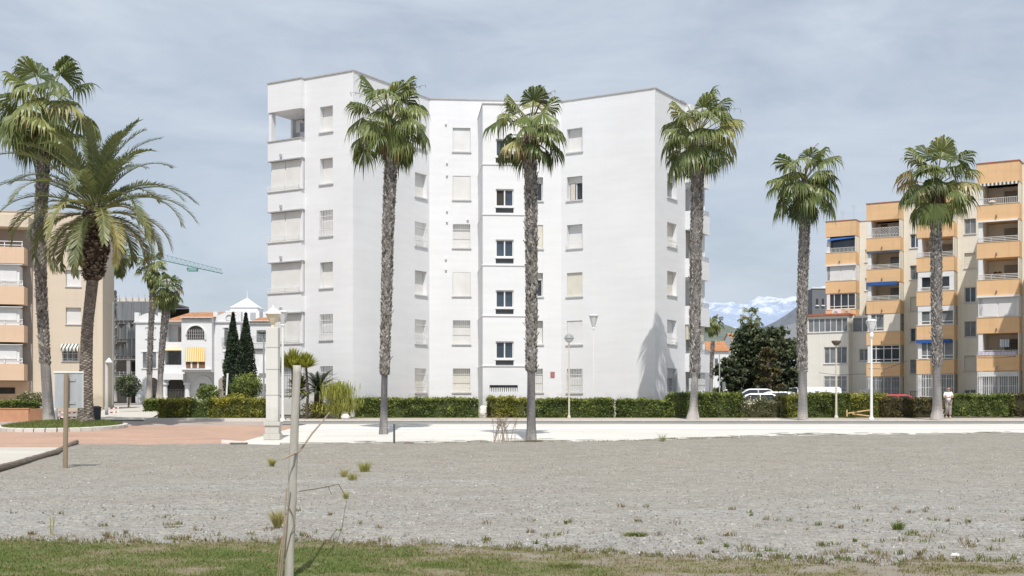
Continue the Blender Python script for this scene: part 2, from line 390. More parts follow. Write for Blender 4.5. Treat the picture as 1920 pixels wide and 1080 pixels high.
# ------------------------------------------------------------------ facade helpers
class Face:
    """a vertical wall plane from P to Q (left to right as seen from outside)"""
    def __init__(s, P, Q):
        s.P = Vector((P[0], P[1])); s.Q = Vector((Q[0], Q[1])); s.d = (s.Q-s.P).normalized(); s.L = (s.Q-s.P).length
        s.n = Vector((s.d.y, -s.d.x))
    def p(s, u, off, z): q = s.P + s.d*u + s.n*off; return (q.x, q.y, z)
    def u(s, px):            # distance along the wall at an image column
        k = (px-960)/F
        return (k*s.P.y - s.P.x)/(s.d.x - k*s.d.y)
    def box(s, mb, u0, u1, o0, o1, z0, z1, t=.5):     # o0 < o1, o outward
        mb.hexa([s.p(u0, o1, z0), s.p(u1, o1, z0), s.p(u1, o0, z0), s.p(u0, o0, z0),
                 s.p(u0, o1, z1), s.p(u1, o1, z1), s.p(u1, o0, z1), s.p(u0, o0, z1)], t)
    def wall(s, mb, z0, z1, holes=(), depth=.2, u0=0, u1=None, off=0):
        u1 = s.L if u1 is None else u1
        us = sorted({u0, u1, *[h[0] for h in holes], *[h[1] for h in holes]})
        zs = sorted({z0, z1, *[h[2] for h in holes], *[h[3] for h in holes]})
        for i in range(len(us)-1):
            for j in range(len(zs)-1):
                cu = (us[i]+us[i+1])/2; cz = (zs[j]+zs[j+1])/2
                if any(h[0] < cu < h[1] and h[2] < cz < h[3] for h in holes): continue
                mb.quad(s.p(us[i], off, zs[j]), s.p(us[i+1], off, zs[j]), s.p(us[i+1], off, zs[j+1]), s.p(us[i], off, zs[j+1]))
        for a, b, c, d in holes:
            e = off-depth
            mb.quad(s.p(a, off, c), s.p(a, e, c), s.p(a, e, d), s.p(a, off, d))
            mb.quad(s.p(b, e, c), s.p(b, off, c), s.p(b, off, d), s.p(b, e, d))
            mb.quad(s.p(a, e, d), s.p(b, e, d), s.p(b, off, d), s.p(a, off, d))
            mb.quad(s.p(a, off, c), s.p(b, off, c), s.p(b, e, c), s.p(a, e, c))

def bars(mb, fc, u0, u1, z0, z1, off, step=.11, w=.016, hor=2):
    n = max(2, int(round((u1-u0)/step)))
    for i in range(n+1):
        u = u0+(u1-u0)*i/n
        fc.box(mb, u-w/2, u+w/2, off, off+w, z0, z1)
    for j in range(hor):
        z = z0+(z1-z0)*(j+.5)/hor if hor > 1 else z1
        fc.box(mb, u0-.02, u1+.02, off+w, off+w+.014, z-.014, z+.014)

def window(root, fc, u0, u1, z0, z1, depth=.2, kind='shutter', off=0, frac=1.0, pane='glass', shut='shutter', barmat='iron_white', nm=1, sill=True, sillmat='sill', frame='white_trim', rail=False, hor=2):
    """window = pane (part) with frame / shutter / security_bars / sill as sub-parts"""
    d = off-depth; m = MB(); eps = .003
    fc.box(m, u0, u1, d-.03, d, z0, z1)
    w = m.build('window', pane, root)
    if kind in ('glass', 'bars_glass') or frac < 1:
        f = MB(); t = .055
        fc.box(f, u0+eps, u0+t, d+eps, d+.05, z0+eps, z1-eps); fc.box(f, u1-t, u1-eps, d+eps, d+.05, z0+eps, z1-eps)
        fc.box(f, u0+t, u1-t, d+eps, d+.05, z0+eps, z0+t); fc.box(f, u0+t, u1-t, d+eps, d+.05, z1-t, z1-eps)
        for i in range(nm):
            u = u0+(u1-u0)*(i+1)/(nm+1); fc.box(f, u-.03, u+.03, d+eps, d+.055, z0+t, z1-t)
        f.build('frame', frame, w)
    if kind in ('shutter', 'bars'):
        h = MB(); zb = z1-(z1-z0)*frac; q = d+.055 if frac < 1 else d+.004
        fc.box(h, u0+.012, u1-.012, q, q+.028, zb+.005, z1-.01)
        h.build('shutter', shut, w)
    if kind.startswith('bars'):
        b = MB(); bars(b, fc, u0+.02, u1-.02, z0-.04, z1+.02, off+.05, hor=hor); b.build('security_bars', barmat, w)
    if rail:
        b = MB(); bars(b, fc, u0, u1, z0, z0+.42, off+.06, step=.12, hor=2); b.build('security_bars', barmat, w)
    if sill:
        q = MB(); fc.box(q, u0-.06, u1+.06, off-.02, off+.07, z0-.07, z0-.004); q.build('sill', sillmat, w)
    return w
# ------------------------------------------------------------------ camera, sky, sun
SUN_EL, SUN_AZ = R(57.5), R(3)           # behind the camera, a touch to the right
def setup():
    cam = bpy.data.cameras.new('camera'); co = bpy.data.objects.new('camera', cam); COL.objects.link(co)
    cam.sensor_width = 36; cam.lens = F/1920*36; cam.shift_y = (HY-540)/1920
    cam.clip_start = .1; cam.clip_end = 30000
    co.location = (0, 0, ZC); co.rotation_euler = (PI/2, 0, 0); SC.camera = co
    sd = bpy.data.lights.new('sun', 'SUN'); so = bpy.data.objects.new('sun', sd); COL.objects.link(so)
    sd.energy = 4.35; sd.angle = R(.53); sd.color = (1, .955, .90)
    tosun = Vector((math.sin(SUN_AZ)*math.cos(SUN_EL), -math.cos(SUN_AZ)*math.cos(SUN_EL), math.sin(SUN_EL)))
    so.rotation_euler = tosun.to_track_quat('Z', 'Y').to_euler()
    w = bpy.data.worlds.new('World'); SC.world = w; w.use_nodes = True
    t = w.node_tree; t.nodes.clear()
    def n(ty, **k):
        x = t.nodes.new(ty)
        for a, b in k.items(): setattr(x, a, b)
        return x
    out = n('ShaderNodeOutputWorld'); bg = n('ShaderNodeBackground'); bg.inputs[1].default_value = .094
    sky = n('ShaderNodeTexSky', sky_type='NISHITA', sun_disc=False)
    sky.sun_elevation = SUN_EL; sky.sun_rotation = PI - SUN_AZ
    sky.air_density = 1.0; sky.dust_density = 1.6; sky.ozone_density = 1.2
    tc = n('ShaderNodeTexCoord')
    def clouds(scale, loc, det, rough, dist):
        mp = n('ShaderNodeMapping'); mp.inputs['Scale'].default_value = scale; mp.inputs['Location'].default_value = loc
        mp.inputs['Rotation'].default_value = (0, R(6), 0)
        nz = n('ShaderNodeTexNoise'); nz.inputs['Scale'].default_value = 1; nz.inputs['Detail'].default_value = det
        nz.inputs['Roughness'].default_value = rough; nz.inputs['Distortion'].default_value = dist
        t.links.new(tc.outputs['Generated'], mp.inputs[0]); t.links.new(mp.outputs[0], nz.inputs['Vector']); return nz.outputs['Fac']
    a = clouds((4.5, 3, 13), (1.7, 0, .45), 7, .56, .5)
    b = clouds((13, 6, 44), (0.3, 2, 1.1), 6, .6, .8)
    mx = n('ShaderNodeMath', operation='MULTIPLY_ADD'); t.links.new(b, mx.inputs[0]); mx.inputs[1].default_value = .30; t.links.new(a, mx.inputs[2])
    rp = n('ShaderNodeValToRGB'); rp.color_ramp.elements[0].position = .50; rp.color_ramp.elements[0].color = (.62, .62, .62, 1)
    rp.color_ramp.elements[1].position = .80; rp.color_ramp.elements[1].color = (.97, .97, .97, 1)
    t.links.new(mx.outputs[0], rp.inputs[0])
    mix = n('ShaderNodeMixRGB'); mix.inputs[2].default_value = (6.75, 7.5, 8.55, 1)
    t.links.new(rp.outputs[0], mix.inputs[0]); t.links.new(sky.outputs[0], mix.inputs[1])
    t.links.new(mix.outputs[0], bg.inputs[0]); t.links.new(bg.outputs[0], out.inputs[0])
    SC.view_settings.view_transform = 'Standard'; SC.view_settings.look = 'None'; SC.view_settings.exposure = 0
    SC.render.engine = 'CYCLES'
setup()

# ------------------------------------------------------------------ ground sheets
def sheet(name, mat, poly_rows, lift, kind='structure'):
    """rows of (Y, x_left, x_right): a strip following the terrain"""
    m = MB()
    for (y0, a0, b0), (y1, a1, b1) in zip(poly_rows[:-1], poly_rows[1:]):
        k = 8
        for i in range(k):
            f0, f1 = i/k, (i+1)/k
            m.quad((a0+(b0-a0)*f0, y0, g(y0)+lift), (a0+(b0-a0)*f1, y0, g(y0)+lift), (a1+(b1-a1)*f1, y1, g(y1)+lift), (a1+(b1-a1)*f0, y1, g(y1)+lift))
    o = m.build(name, mat); o['kind'] = kind; return o
def rows(ys, a, b): return [(y, a, b) for y in ys]
def interp(x, pts): return float(np.interp(x, [p[0] for p in pts], [p[1] for p in pts]))
sheet('ground', 'ground', rows([-300, 0, 20, 38, 45, 52, 60, 62, 66, 75, 100, 125, 200, 300, 1000, 3000, 9000], -6000, 6000), -.03)
sheet('promenade', 'promenade', rows([42, 45, 50, 55, 59.2], -9.9, 60), .0)
sheet('brick_pavement', 'brickpave', rows([36, 38, 42, 46, 50, 54, 57.5], -60, -9.9), .004)
sheet('road', 'asphalt', rows([59.2, 61.0, 62.02], -11.5, 80), -.004)
sheet('side_road', 'pinkroad', rows([57.5, 60, 62, 64, 66.0], -60, -11.5), .004)
# gravel plot: near edge at the lawn, far edge ragged against the pale concrete
FAR = [(-16, 43.0), (-8.5, 43.3), (-7, 43.5), (0, 44.6), (3.9, 45), (6.9, 46.6), (11.5, 48.9), (20.6, 50.5), (45, 53)]
def plot_left(Y): return interp(Y, [(-20, -1.5), (16, -9.0), (28.5, -11.9), (43.6, -15.45)])
def gravel():
    m = MB(); nx = 260; ys = list(np.linspace(-8, 38, 24))
    cols = []
    for i in range(nx+1):
        u = i/nx; col = []
        xf = -15.3 + (60.3)*u**1.25
        yf = interp(xf, FAR) + .55*(noise.noise((xf*.9, 3, 0))) + .28*noise.noise((xf*3.1, 7, 0)) + .12*noise.noise((xf*9, 1, 0))
        for y in ys + [40.5, yf]:
            y_ = min(y, yf); xl = plot_left(y_) ; x = xl + (45-xl)*(u**1.25)
            zz = g(y_)+.014 + .035*noise.noise((x*.35, y_*.35, 4))*min(1, max(0, (yf-y_)/1.5)) + (.05 if y == 40.5 else 0)
            col.append((x, y_, zz))
        cols.append(col)
    for a, b in zip(cols[:-1], cols[1:]):
        for j in range(len(a)-1): m.quad(a[j], b[j], b[j+1], a[j+1])
    return struct(m.build('gravel_plot', 'gravel', smooth=True))
gravel()
# concrete path left of the gravel
m = MB()
PY = [-10, 5, 16, 28.5, 36, 41.2]
for a, b in zip(PY[:-1], PY[1:]):
    xa = plot_left(a)-.02; xb = plot_left(b)-.02
    for (f0, f1) in ((0, .3), (.3, .6), (.6, 1)):
        m.quad((-40+(xa+40)*f0, a, g(a)+.03), (-40+(xa+40)*f1, a, g(a)+.03), (-40+(xb+40)*f1, b, g(b)+.03), (-40+(xb+40)*f0, b, g(b)+.03))
struct(m.build('concrete_path', 'lightpath'))
# kerb and pavement on the far side of the road
m = MB()
x = -11.5
while x < 80:
    m.box(x, x+.995, 62.06, 62.42, .69, g(62.1)+.118+random.uniform(-.004, .004)); x += 1.0
q = MB(); q.box(-11.5, 80, 62.02, 62.29, .45, .695); struct(q.build('kerb_face', 'kerb_dark'))
o = m.build('kerb', 'kerb'); bv = o.modifiers.new('bevel', 'BEVEL'); bv.width = .025; bv.segments = 2; struct(o)
SW = .105
sheet('pavement', 'sidewalk', rows([62.30, 64, 66.3], -11.5, 80), SW)
# kerb and planting bed under the left hedge
m = MB(); m.box(-19.0, -11.5, 63.4, 63.75, .4, g(63.5)+.17); struct(m.build('bed_kerb', 'kerb'))
m = MB(); m.quad((-19, 63.75, .83), (-11.5, 63.75, .83), (-11.5, 72, .95), (-19, 72, .95)); struct(m.build('planting_bed', 'soil'))
m = MB(); m.quad((-11.5, 66.3, g(66.3)+SW+.004), (80, 66.3, g(66.3)+SW+.004), (80, 90, g(90)+.1), (-11.5, 90, g(90)+.1)); struct(m.build('garden_soil', 'soil'))
sheet('garden_path', 'lightpath', [(64.2, -22.6, -19.05), (75, -25.5, -21.6), (90, -30, -25.5), (120, -41, -36)], .05)
sheet('car_park', 'asphalt', [(68.5, 12.2, 18), (80, 14, 24), (100, 17, 26), (130, 20, 28)], .13)
for ya, yb in ((54.2, 54.75), (47.6, 47.9)):
    m = MB(); xs = np.linspace(-9.0 if ya > 50 else 6.5, 60, 40)
    for a, b in zip(xs[:-1], xs[1:]):
        m.quad((a, ya, g(ya)+.006), (b, ya, g(ya)+.006), (b, yb, g(yb)+.006), (a, yb, g(yb)+.006))
    struct(m.build('painted_line', 'white_trim'))
m = MB()
for i in range(150):
    x = random.uniform(-8.5, 24); y = interp(x, FAR)+.25+abs(random.gauss(0, .7)); r = random.uniform(.04, .22); n = 9; pp = []
    for k in range(n):
        px_, py_ = x+r*2.2*random.uniform(.7, 1.2)*math.cos(2*PI*k/n), y+r*random.uniform(.7, 1.2)*math.sin(2*PI*k/n); pp.append((px_, py_, g(py_)+.0075+i*.00002))
    m.quad(*pp)
stuff(m.build('spilled_sand', 'gravel'))
# lawn soil at the very front, patchy grass over it
LAWN = [(-30, 14.1), (-5.9, 13.7), (-3, 13.75), (-1, 13.4), (.6, 12.9), (1.9, 12.3), (5, 11.8), (30, 11.0)]
def lawn_d(x, y):
    """how green / dense the turf is at a point: about 0 bare, about 1 lush"""
    edge = interp(x, LAWN)+.5*noise.noise((x*.8, 0, 2))+.3*noise.noise((x*2.6, 5, 2)); d = edge-y
    nz = noise.noise((x*.7, y*1.0, 9))*.55+noise.noise((x*2.2, y*2.6, 3))*.42+noise.noise((x*6, y*8, 3))*.30
    left = 1-min(1, max(0, (x+1.0)/2.8))
    v = .19+.42*left+1.05*nz+.10*min(d, 1.8)-.06
    return v if d > 0 else v-.3+.9*d, d
def lawn_base():
    m = MB(); sx, sy = .055, .075; x = -9.5
    while x < 9.5:
        y = 9.3
        while y < 15.6:
            v, d = lawn_d(x, y)
            if d > -.12:
                zz = [ (.052 if lawn_d(a, b)[1] > .05 else .018)+.012*noise.noise((a*2.5, b*2.5, 1)) for a, b in ((x, y), (x+sx, y), (x+sx, y+sy), (x, y+sy))]
                m.quad((x, y, zz[0]), (x+sx, y, zz[1]), (x+sx, y+sy, zz[2]), (x, y+sy, zz[3]), t=min(.9, max(.05, v*.85+.02)))
            y += sy
        x += sx
    struct(m.build('lawn_soil', 'lawn_base', smooth=True))
lawn_base()
def blade(mb, x, y, z, h, w, t, lean=.5):
    q = random.uniform(0, 2*PI); l = random.uniform(.1, lean)*h; a = random.uniform(0, 2*PI)
    dx, dy = math.cos(a)*w/2, math.sin(a)*w/2; lx, ly = math.cos(q)*l, math.sin(q)*l
    mb.quad((x-dx, y-dy, z), (x+dx, y+dy, z), (x+lx*.4+dx*.7, y+ly*.4+dy*.7, z+h*.6), (x+lx*.4-dx*.7, y+ly*.4-dy*.7, z+h*.6), t=t)
    mb.quad((x+lx*.4-dx*.7, y+ly*.4-dy*.7, z+h*.6), (x+lx*.4+dx*.7, y+ly*.4+dy*.7, z+h*.6), (x+lx, y+ly, z+h), t=t)
def lawn():
    m = MB(); k = 0
    while k < 120000:
        y = 10.4+5.2*random.random()**1.1; x = random.uniform(-.45*y, .45*y); k += 1
        v, d = lawn_d(x, y)
        if random.random() > v*1.15+.05: continue
        t = min(1, max(0, .10+.62*v+random.gauss(0, .18)))
        blade(m, x, y, .052, random.uniform(.010, .026)*(1.25 if t > .55 else 1), random.uniform(.006, .011), t, 1.3)
    stuff(m.build('lawn_grass', 'grass'))
lawn()
def stones():
    m = MB()
    for i in range(15000):
        y = 12.0+26*random.random()**1.9; x = random.uniform(-.45*y, .45*y)
        if x < plot_left(y)+.2 or y < interp(x, LAWN)-.3: continue
        r = random.uniform(.006, .017)*(1+y*.012)
        if random.random() < .012: r *= 1.8
        z = g(y)+.016+.035*noise.noise((x*.35, y*.35, 4))+.006; t = random.random()**1.4; b = len(m.v)
        for k in range(4):
            q = PI/2*k+random.uniform(-.5, .5); rr = r*random.uniform(.7, 1.2); m.v.append((x+rr*math.cos(q), y+rr*math.sin(q), z-.006))
        m.v.append((x+random.uniform(-.4, .4)*r, y+random.uniform(-.4, .4)*r, z+r*random.uniform(.5, .9)))
        for k in range(4): m.f.append((b+k, b+(k+1) % 4, b+4)); m.t.append(t)
    stuff(m.build('gravel_stones', 'stone_bits'))
stones()
def weeds():
    m = MB()
    def clump(x, y, r, n, tone):
        z = g(y)+.02
        for j in range(n):
            q = random.uniform(0, 2*PI); rr = r*random.random()**.7
            blade(m, x+rr*math.cos(q)*1.6, y+rr*math.sin(q), z, random.uniform(.02, .07), random.uniform(.008, .014), min(1, max(0, tone+random.uniform(-.2, .2))), 1.2)
    for i in range(340):
        y = 12.2+6.5*random.random()**2.2; x = random.uniform(-.44*y, .45*y)
        p = .35+.5*max(0, x/5)
        if random.random() > p: continue
        clump(x, y, random.uniform(.02, .08), random.randint(8, 34), random.choice((.0, .15, .45, .6, .75)))
    for i in range(60):                       # along the far edge of the plot
        x = random.uniform(-3, 9); y = interp(x, FAR)-random.uniform(-.1, .5)
        clump(x, y, random.uniform(.1, .4), random.randint(10, 26), random.uniform(.0, .5))
    for i in range(520):                      # brownish weeds along the ragged back edge of the lawn
        x = random.uniform(-6.3, 6.3); y = interp(x, LAWN)+random.gauss(-.15, .42)
        clump(x, y, random.uniform(.02, .09), random.randint(6, 30), random.choice((.0, .05, .12, .5, .62)))
    stuff(m.build('weeds', 'grass'))
weeds()

# distant hills and the snowy range
def ridge(name, mat, pts, Y0, depth, amp, sc, nx=200, ny=16):
    m = MB(); xs = np.linspace(pts[0][0], pts[-1][0], nx)
    G = []
    for j in range(ny+1):
        f = j/ny; row = []
        for x in xs:
            h = interp(x, pts); prof = math.sin(min(1, f*1.0)*PI/2)**.85
            nn = noise.fractal((x/sc, f*depth/sc, 0), .9, 2.1, 6)
            z = (h)*prof + amp*nn*(.25+.75*prof)*min(1, f*6)
            row.append((x, Y0+depth*f, max(z, -2)))
        G.append(row)
    for j in range(ny):
        for i in range(nx-1): m.quad(G[j][i], G[j][i+1], G[j+1][i+1], G[j+1][i])
    for i in range(nx-1): m.quad(G[ny][i], G[ny][i+1], (G[ny][i+1][0], Y0+depth*1.6, -5), (G[ny][i][0], Y0+depth*1.6, -5))
    return struct(m.build(name, mat, smooth=True))
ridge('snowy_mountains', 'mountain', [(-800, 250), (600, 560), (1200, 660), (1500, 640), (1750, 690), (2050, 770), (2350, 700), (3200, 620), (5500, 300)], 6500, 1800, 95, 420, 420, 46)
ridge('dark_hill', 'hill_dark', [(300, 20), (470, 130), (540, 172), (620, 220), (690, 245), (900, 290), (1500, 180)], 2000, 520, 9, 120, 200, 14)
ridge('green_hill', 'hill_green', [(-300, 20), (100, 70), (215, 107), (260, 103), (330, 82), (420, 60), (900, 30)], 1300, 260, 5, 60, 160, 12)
# ------------------------------------------------------------------ palms
UP = Vector((0, 0, 1))
def spherical(az, el): return Vector((math.cos(az)*math.cos(el), math.sin(az)*math.cos(el), math.sin(el)))
def fan_leaf(mb, hub, az, el0, pet, rad, bend, dip, fringe, tint, nseg=26, rng=random):
    """petiole, then a pleated convex fan whose free tips hang straight down"""
    pts = [Vector(hub)]; el = el0; k = 6
    for i in range(k):
        el -= bend/k*(0.3+1.4*i/k); pts.append(pts[-1]+spherical(az, el)*(pet/k))
    T = (pts[-1]-pts[-2]).normalized()
    S = Vector((-math.sin(az), math.cos(az), 0)); Nn = T.cross(S).normalized()
    if Nn.dot(spherical(az, el+PI/2)) < 0: Nn = -Nn
    mb.tube(pts, [.034-.018*i/k for i in range(k+1)], 4, t=min(1, tint+.25), cap=False)
    roll = rng.uniform(-.45, .45); S, Nn = S*math.cos(roll)+Nn*math.sin(roll), Nn*math.cos(roll)-S*math.sin(roll)
    dip = min(dip, max(0, el+R(84)))
    T2 = T*math.cos(dip)-Nn*math.sin(dip); N2 = Nn*math.cos(dip)+T*math.sin(dip)
    amax = R(rng.uniform(88, 116)); c = pts[-1]; da = 2*amax/nseg; cup = rng.uniform(.15, .55)
    for i in range(nseg):
        a = -amax+da*(i+.5)+rng.uniform(-.2, .2)*da
        D = (T2*math.cos(a)+S*math.sin(a)-N2*(cup*math.sin(a)**2)).normalized()
        L = rad*(.80+.20*math.cos(a))*rng.uniform(.93, 1.07); fr = rad*fringe*rng.uniform(.55, 1.25)
        Wd = N2.cross(D).normalized(); tw = .5 if i % 2 else -.5; Wd = Wd*math.cos(tw)+N2*math.sin(tw)
        tt = min(1, max(0, tint+rng.uniform(-.09, .09)+(.05 if i % 2 else -.05))); w1 = L*math.tan(da/2)*1.13
        prev = None; P = []
        for r, wf in ((.04, .10), (.5, .52), (1.0, 1.0)): P.append((c+D*(r*L)-N2*(.10*L*r*r), w1*wf))
        d = (D-N2*.2).normalized(); p = P[-1][0]; h = rng.uniform(.35, .85)
        for j, wf in enumerate((.66, .38, .20, .02)):
            d = (d*(1-h*.55)-UP*(h*.9)).normalized(); p = p+d*(fr/4); P.append((p, w1*wf))
        for j, (q, w) in enumerate(P):
            A, B = q-Wd*w, q+Wd*w
            if prev: mb.quad(prev[0], prev[1], B, A, t=tt if j < 4 else min(1, tt+.05*(j-3)))
            prev = (A, B)
def palm_trunk(root, pts, rough_from, r_base, r_mid, r_rough, r_top, flare, chips=55, chip=.15, seed=1, tone=.5):
    rng = random.Random(seed)
    P = [Vector(p) for p in pts]; cum = [0]
    for a, b in zip(P[:-1], P[1:]): cum.append(cum[-1]+(b-a).length)
    T = cum[-1]
    def at(s):
        x = [np.interp(s, cum, [p[i] for p in P]) for i in range(3)]; return Vector(x)
    # soften the polyline
    def ats(s): return (at(max(0, s-.5))+at(s)*2+at(min(T, s+.5)))/4 if 0 < s < T else at(s)
    def rad(s):
        if s < rough_from: return r_mid+(r_base-r_mid)*(1-s/rough_from)**1.3+(flare)*math.exp(-s/.35)
        f = (s-rough_from)/(T-rough_from); return r_rough+(r_top-r_rough)*f**1.3
    m = MB(); n = 16; b = 0; ns = max(8, int(T/.16))
    for i in range(ns+1):
        s = T*i/ns; c = ats(s)
        for k in range(n):
            q = 2*PI*k/n
            nn = noise.noise((math.cos(q)*1.4+seed, math.sin(q)*1.4, s*1.3))
            am = .10 if s > rough_from else .05
            r = rad(s)*(1+am*nn)
            m.v.append((c.x+r*math.cos(q), c.y+r*math.sin(q), c.z))
    for i in range(ns):
        for k in range(n):
            k2 = (k+1) % n; s = T*i/ns
            m.f.append((i*n+k, i*n+k2, (i+1)*n+k2, (i+1)*n+k))
            m.t.append(min(1, max(0, (tone if s < rough_from else .22)+.4*noise.noise((math.cos(2*PI*k/n), math.sin(2*PI*k/n), s*1.2+seed))+(.45*max(0, 1-s/1.1) if s < rough_from else 0))))
    m.build('trunk', 'trunk_smooth', root, smooth=True)
    # old leaf bases
    m = MB(); s = rough_from; i = 0
    while s < T:
        c = ats(s); d = (ats(min(T, s+.2))-ats(max(0, s-.2))).normalized()
        q = i*2.399963+rng.uniform(-.35, .35); r = rad(s)
        o = Vector((math.cos(q), math.sin(q), 0)); tn = Vector((-math.sin(q), math.cos(q), 0))
        h = chip*rng.uniform(.7, 1.5); w = chip*rng.uniform(.45, .75); fl = rng.uniform(.18, .62)
        if rng.random() < .06: fl *= 1.9; h *= 1.3
        skew = rng.uniform(-.5, .5)*w
        base = c+o*(r*.93); tip = c+o*(r*.98+h*fl*.62)+d*h+tn*skew
        t = min(1, max(0, rng.gauss(.58, .25)))
        A, B = base-tn*w, base+tn*w; M = base+o*(w*.55)
        A2, B2, M2 = tip-tn*w*.35, tip+tn*w*.35, tip+o*.03
        m.quad(A, M, M2, A2, t=t); m.quad(M, B, B2, M2, t=min(1, t+.1)); m.quad(A2, M2, B2, t=min(1, t+.25)); m.quad(B, A, A2, B2, t=t*.4)
        s += 1/chips*rng.uniform(.6, 1.4); i += 1
    m.build('leaf_bases', 'boots', root)
    return rad, ats, T
def fan_palm(name, label, pts, hub, Rc, rough_from, r_base, r_mid, r_rough, r_top, flare=.08, seed=1, nleaf=36, low=-48, nseg=26, chips=130, chip=.10, dead=8, stalks=3, tone=.5, up=84, cat='palm tree'):
    root = thing(name, label, cat, pts[0])
    rng = random.Random(seed)
    palm_trunk(root, pts, rough_from, r_base, r_mid, r_rough, r_top, flare, chips, chip, seed, tone)
    h = Vector(hub); m = MB()
    for i in range(nleaf):
        f = (i+.5)/nleaf
        el = R(up+(low-up)*f**.85+rng.uniform(-8, 8)); az = i*2.399963+rng.uniform(-.35, .35)
        pet = Rc*(.66-.10*f)*rng.uniform(.70, 1.18); rad = Rc*rng.uniform(.26, .40)*(1-.12*f)
        hz = h-UP*(Rc*.24*f)
        dip = R(rng.uniform(5, 40)) if el > .95 else (R(rng.uniform(15, 62)) if el > 0 else R(rng.uniform(5, 35)))
        if el > .9: dip = R(rng.uniform(0, 24)); pet *= .92
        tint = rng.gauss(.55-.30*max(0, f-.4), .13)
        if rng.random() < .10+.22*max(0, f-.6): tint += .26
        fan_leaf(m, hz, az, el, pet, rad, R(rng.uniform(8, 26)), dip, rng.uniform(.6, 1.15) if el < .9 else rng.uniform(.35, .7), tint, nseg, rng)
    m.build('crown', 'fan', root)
    top = h-UP*(Rc*.34)
    if dead:
        m = MB()
        for i in range(dead):
            az = rng.uniform(0, 2*PI); el = R(rng.uniform(-75, -45))
            fan_leaf(m, top+Vector((0, 0, rng.uniform(-.2, .25))), az, el, Rc*.16*rng.uniform(.6, 1.1), Rc*.20*rng.uniform(.6, 1.1), R(20), .2, .9, rng.uniform(.2, .9), 9, rng)
        for i in range(dead*3):
            q = rng.uniform(0, 2*PI); r = r_top*rng.uniform(.9, 1.25); a = top+Vector((r*math.cos(q), r*math.sin(q), rng.uniform(-.2, .5)*Rc*.5)); l = rng.uniform(.25, .7)
            m.tube([a, a+Vector((.12*math.cos(q), .12*math.sin(q), -l*.5)), a+Vector((.10*math.cos(q)+rng.uniform(-.08, .08), .10*math.sin(q), -l))], [.03, .02, .006], 4, t=rng.random())
        m.build('dead_fronds', 'dead', root)
    for i in range(stalks):
        m = MB(); az = rng.uniform(0, 2*PI); el = R(rng.uniform(45, 72)); p = [h]
        for j in range(9): el -= R(1+j*1.3); p.append(p[-1]+spherical(az, el)*(Rc*.115))
        m.tube(p, [.024-.002*j for j in range(10)], 4, t=.2)
        for j in range(6, 10):
            for q in range(3):
                e = p[j]+Vector((rng.uniform(-.12, .12), rng.uniform(-.12, .12), rng.uniform(-.25, -.05)))*Rc*.4; m.tube([p[j], e], [.007, .003], 3, t=.3)
        m.build('flower_stalk', 'dead', root)
    return root
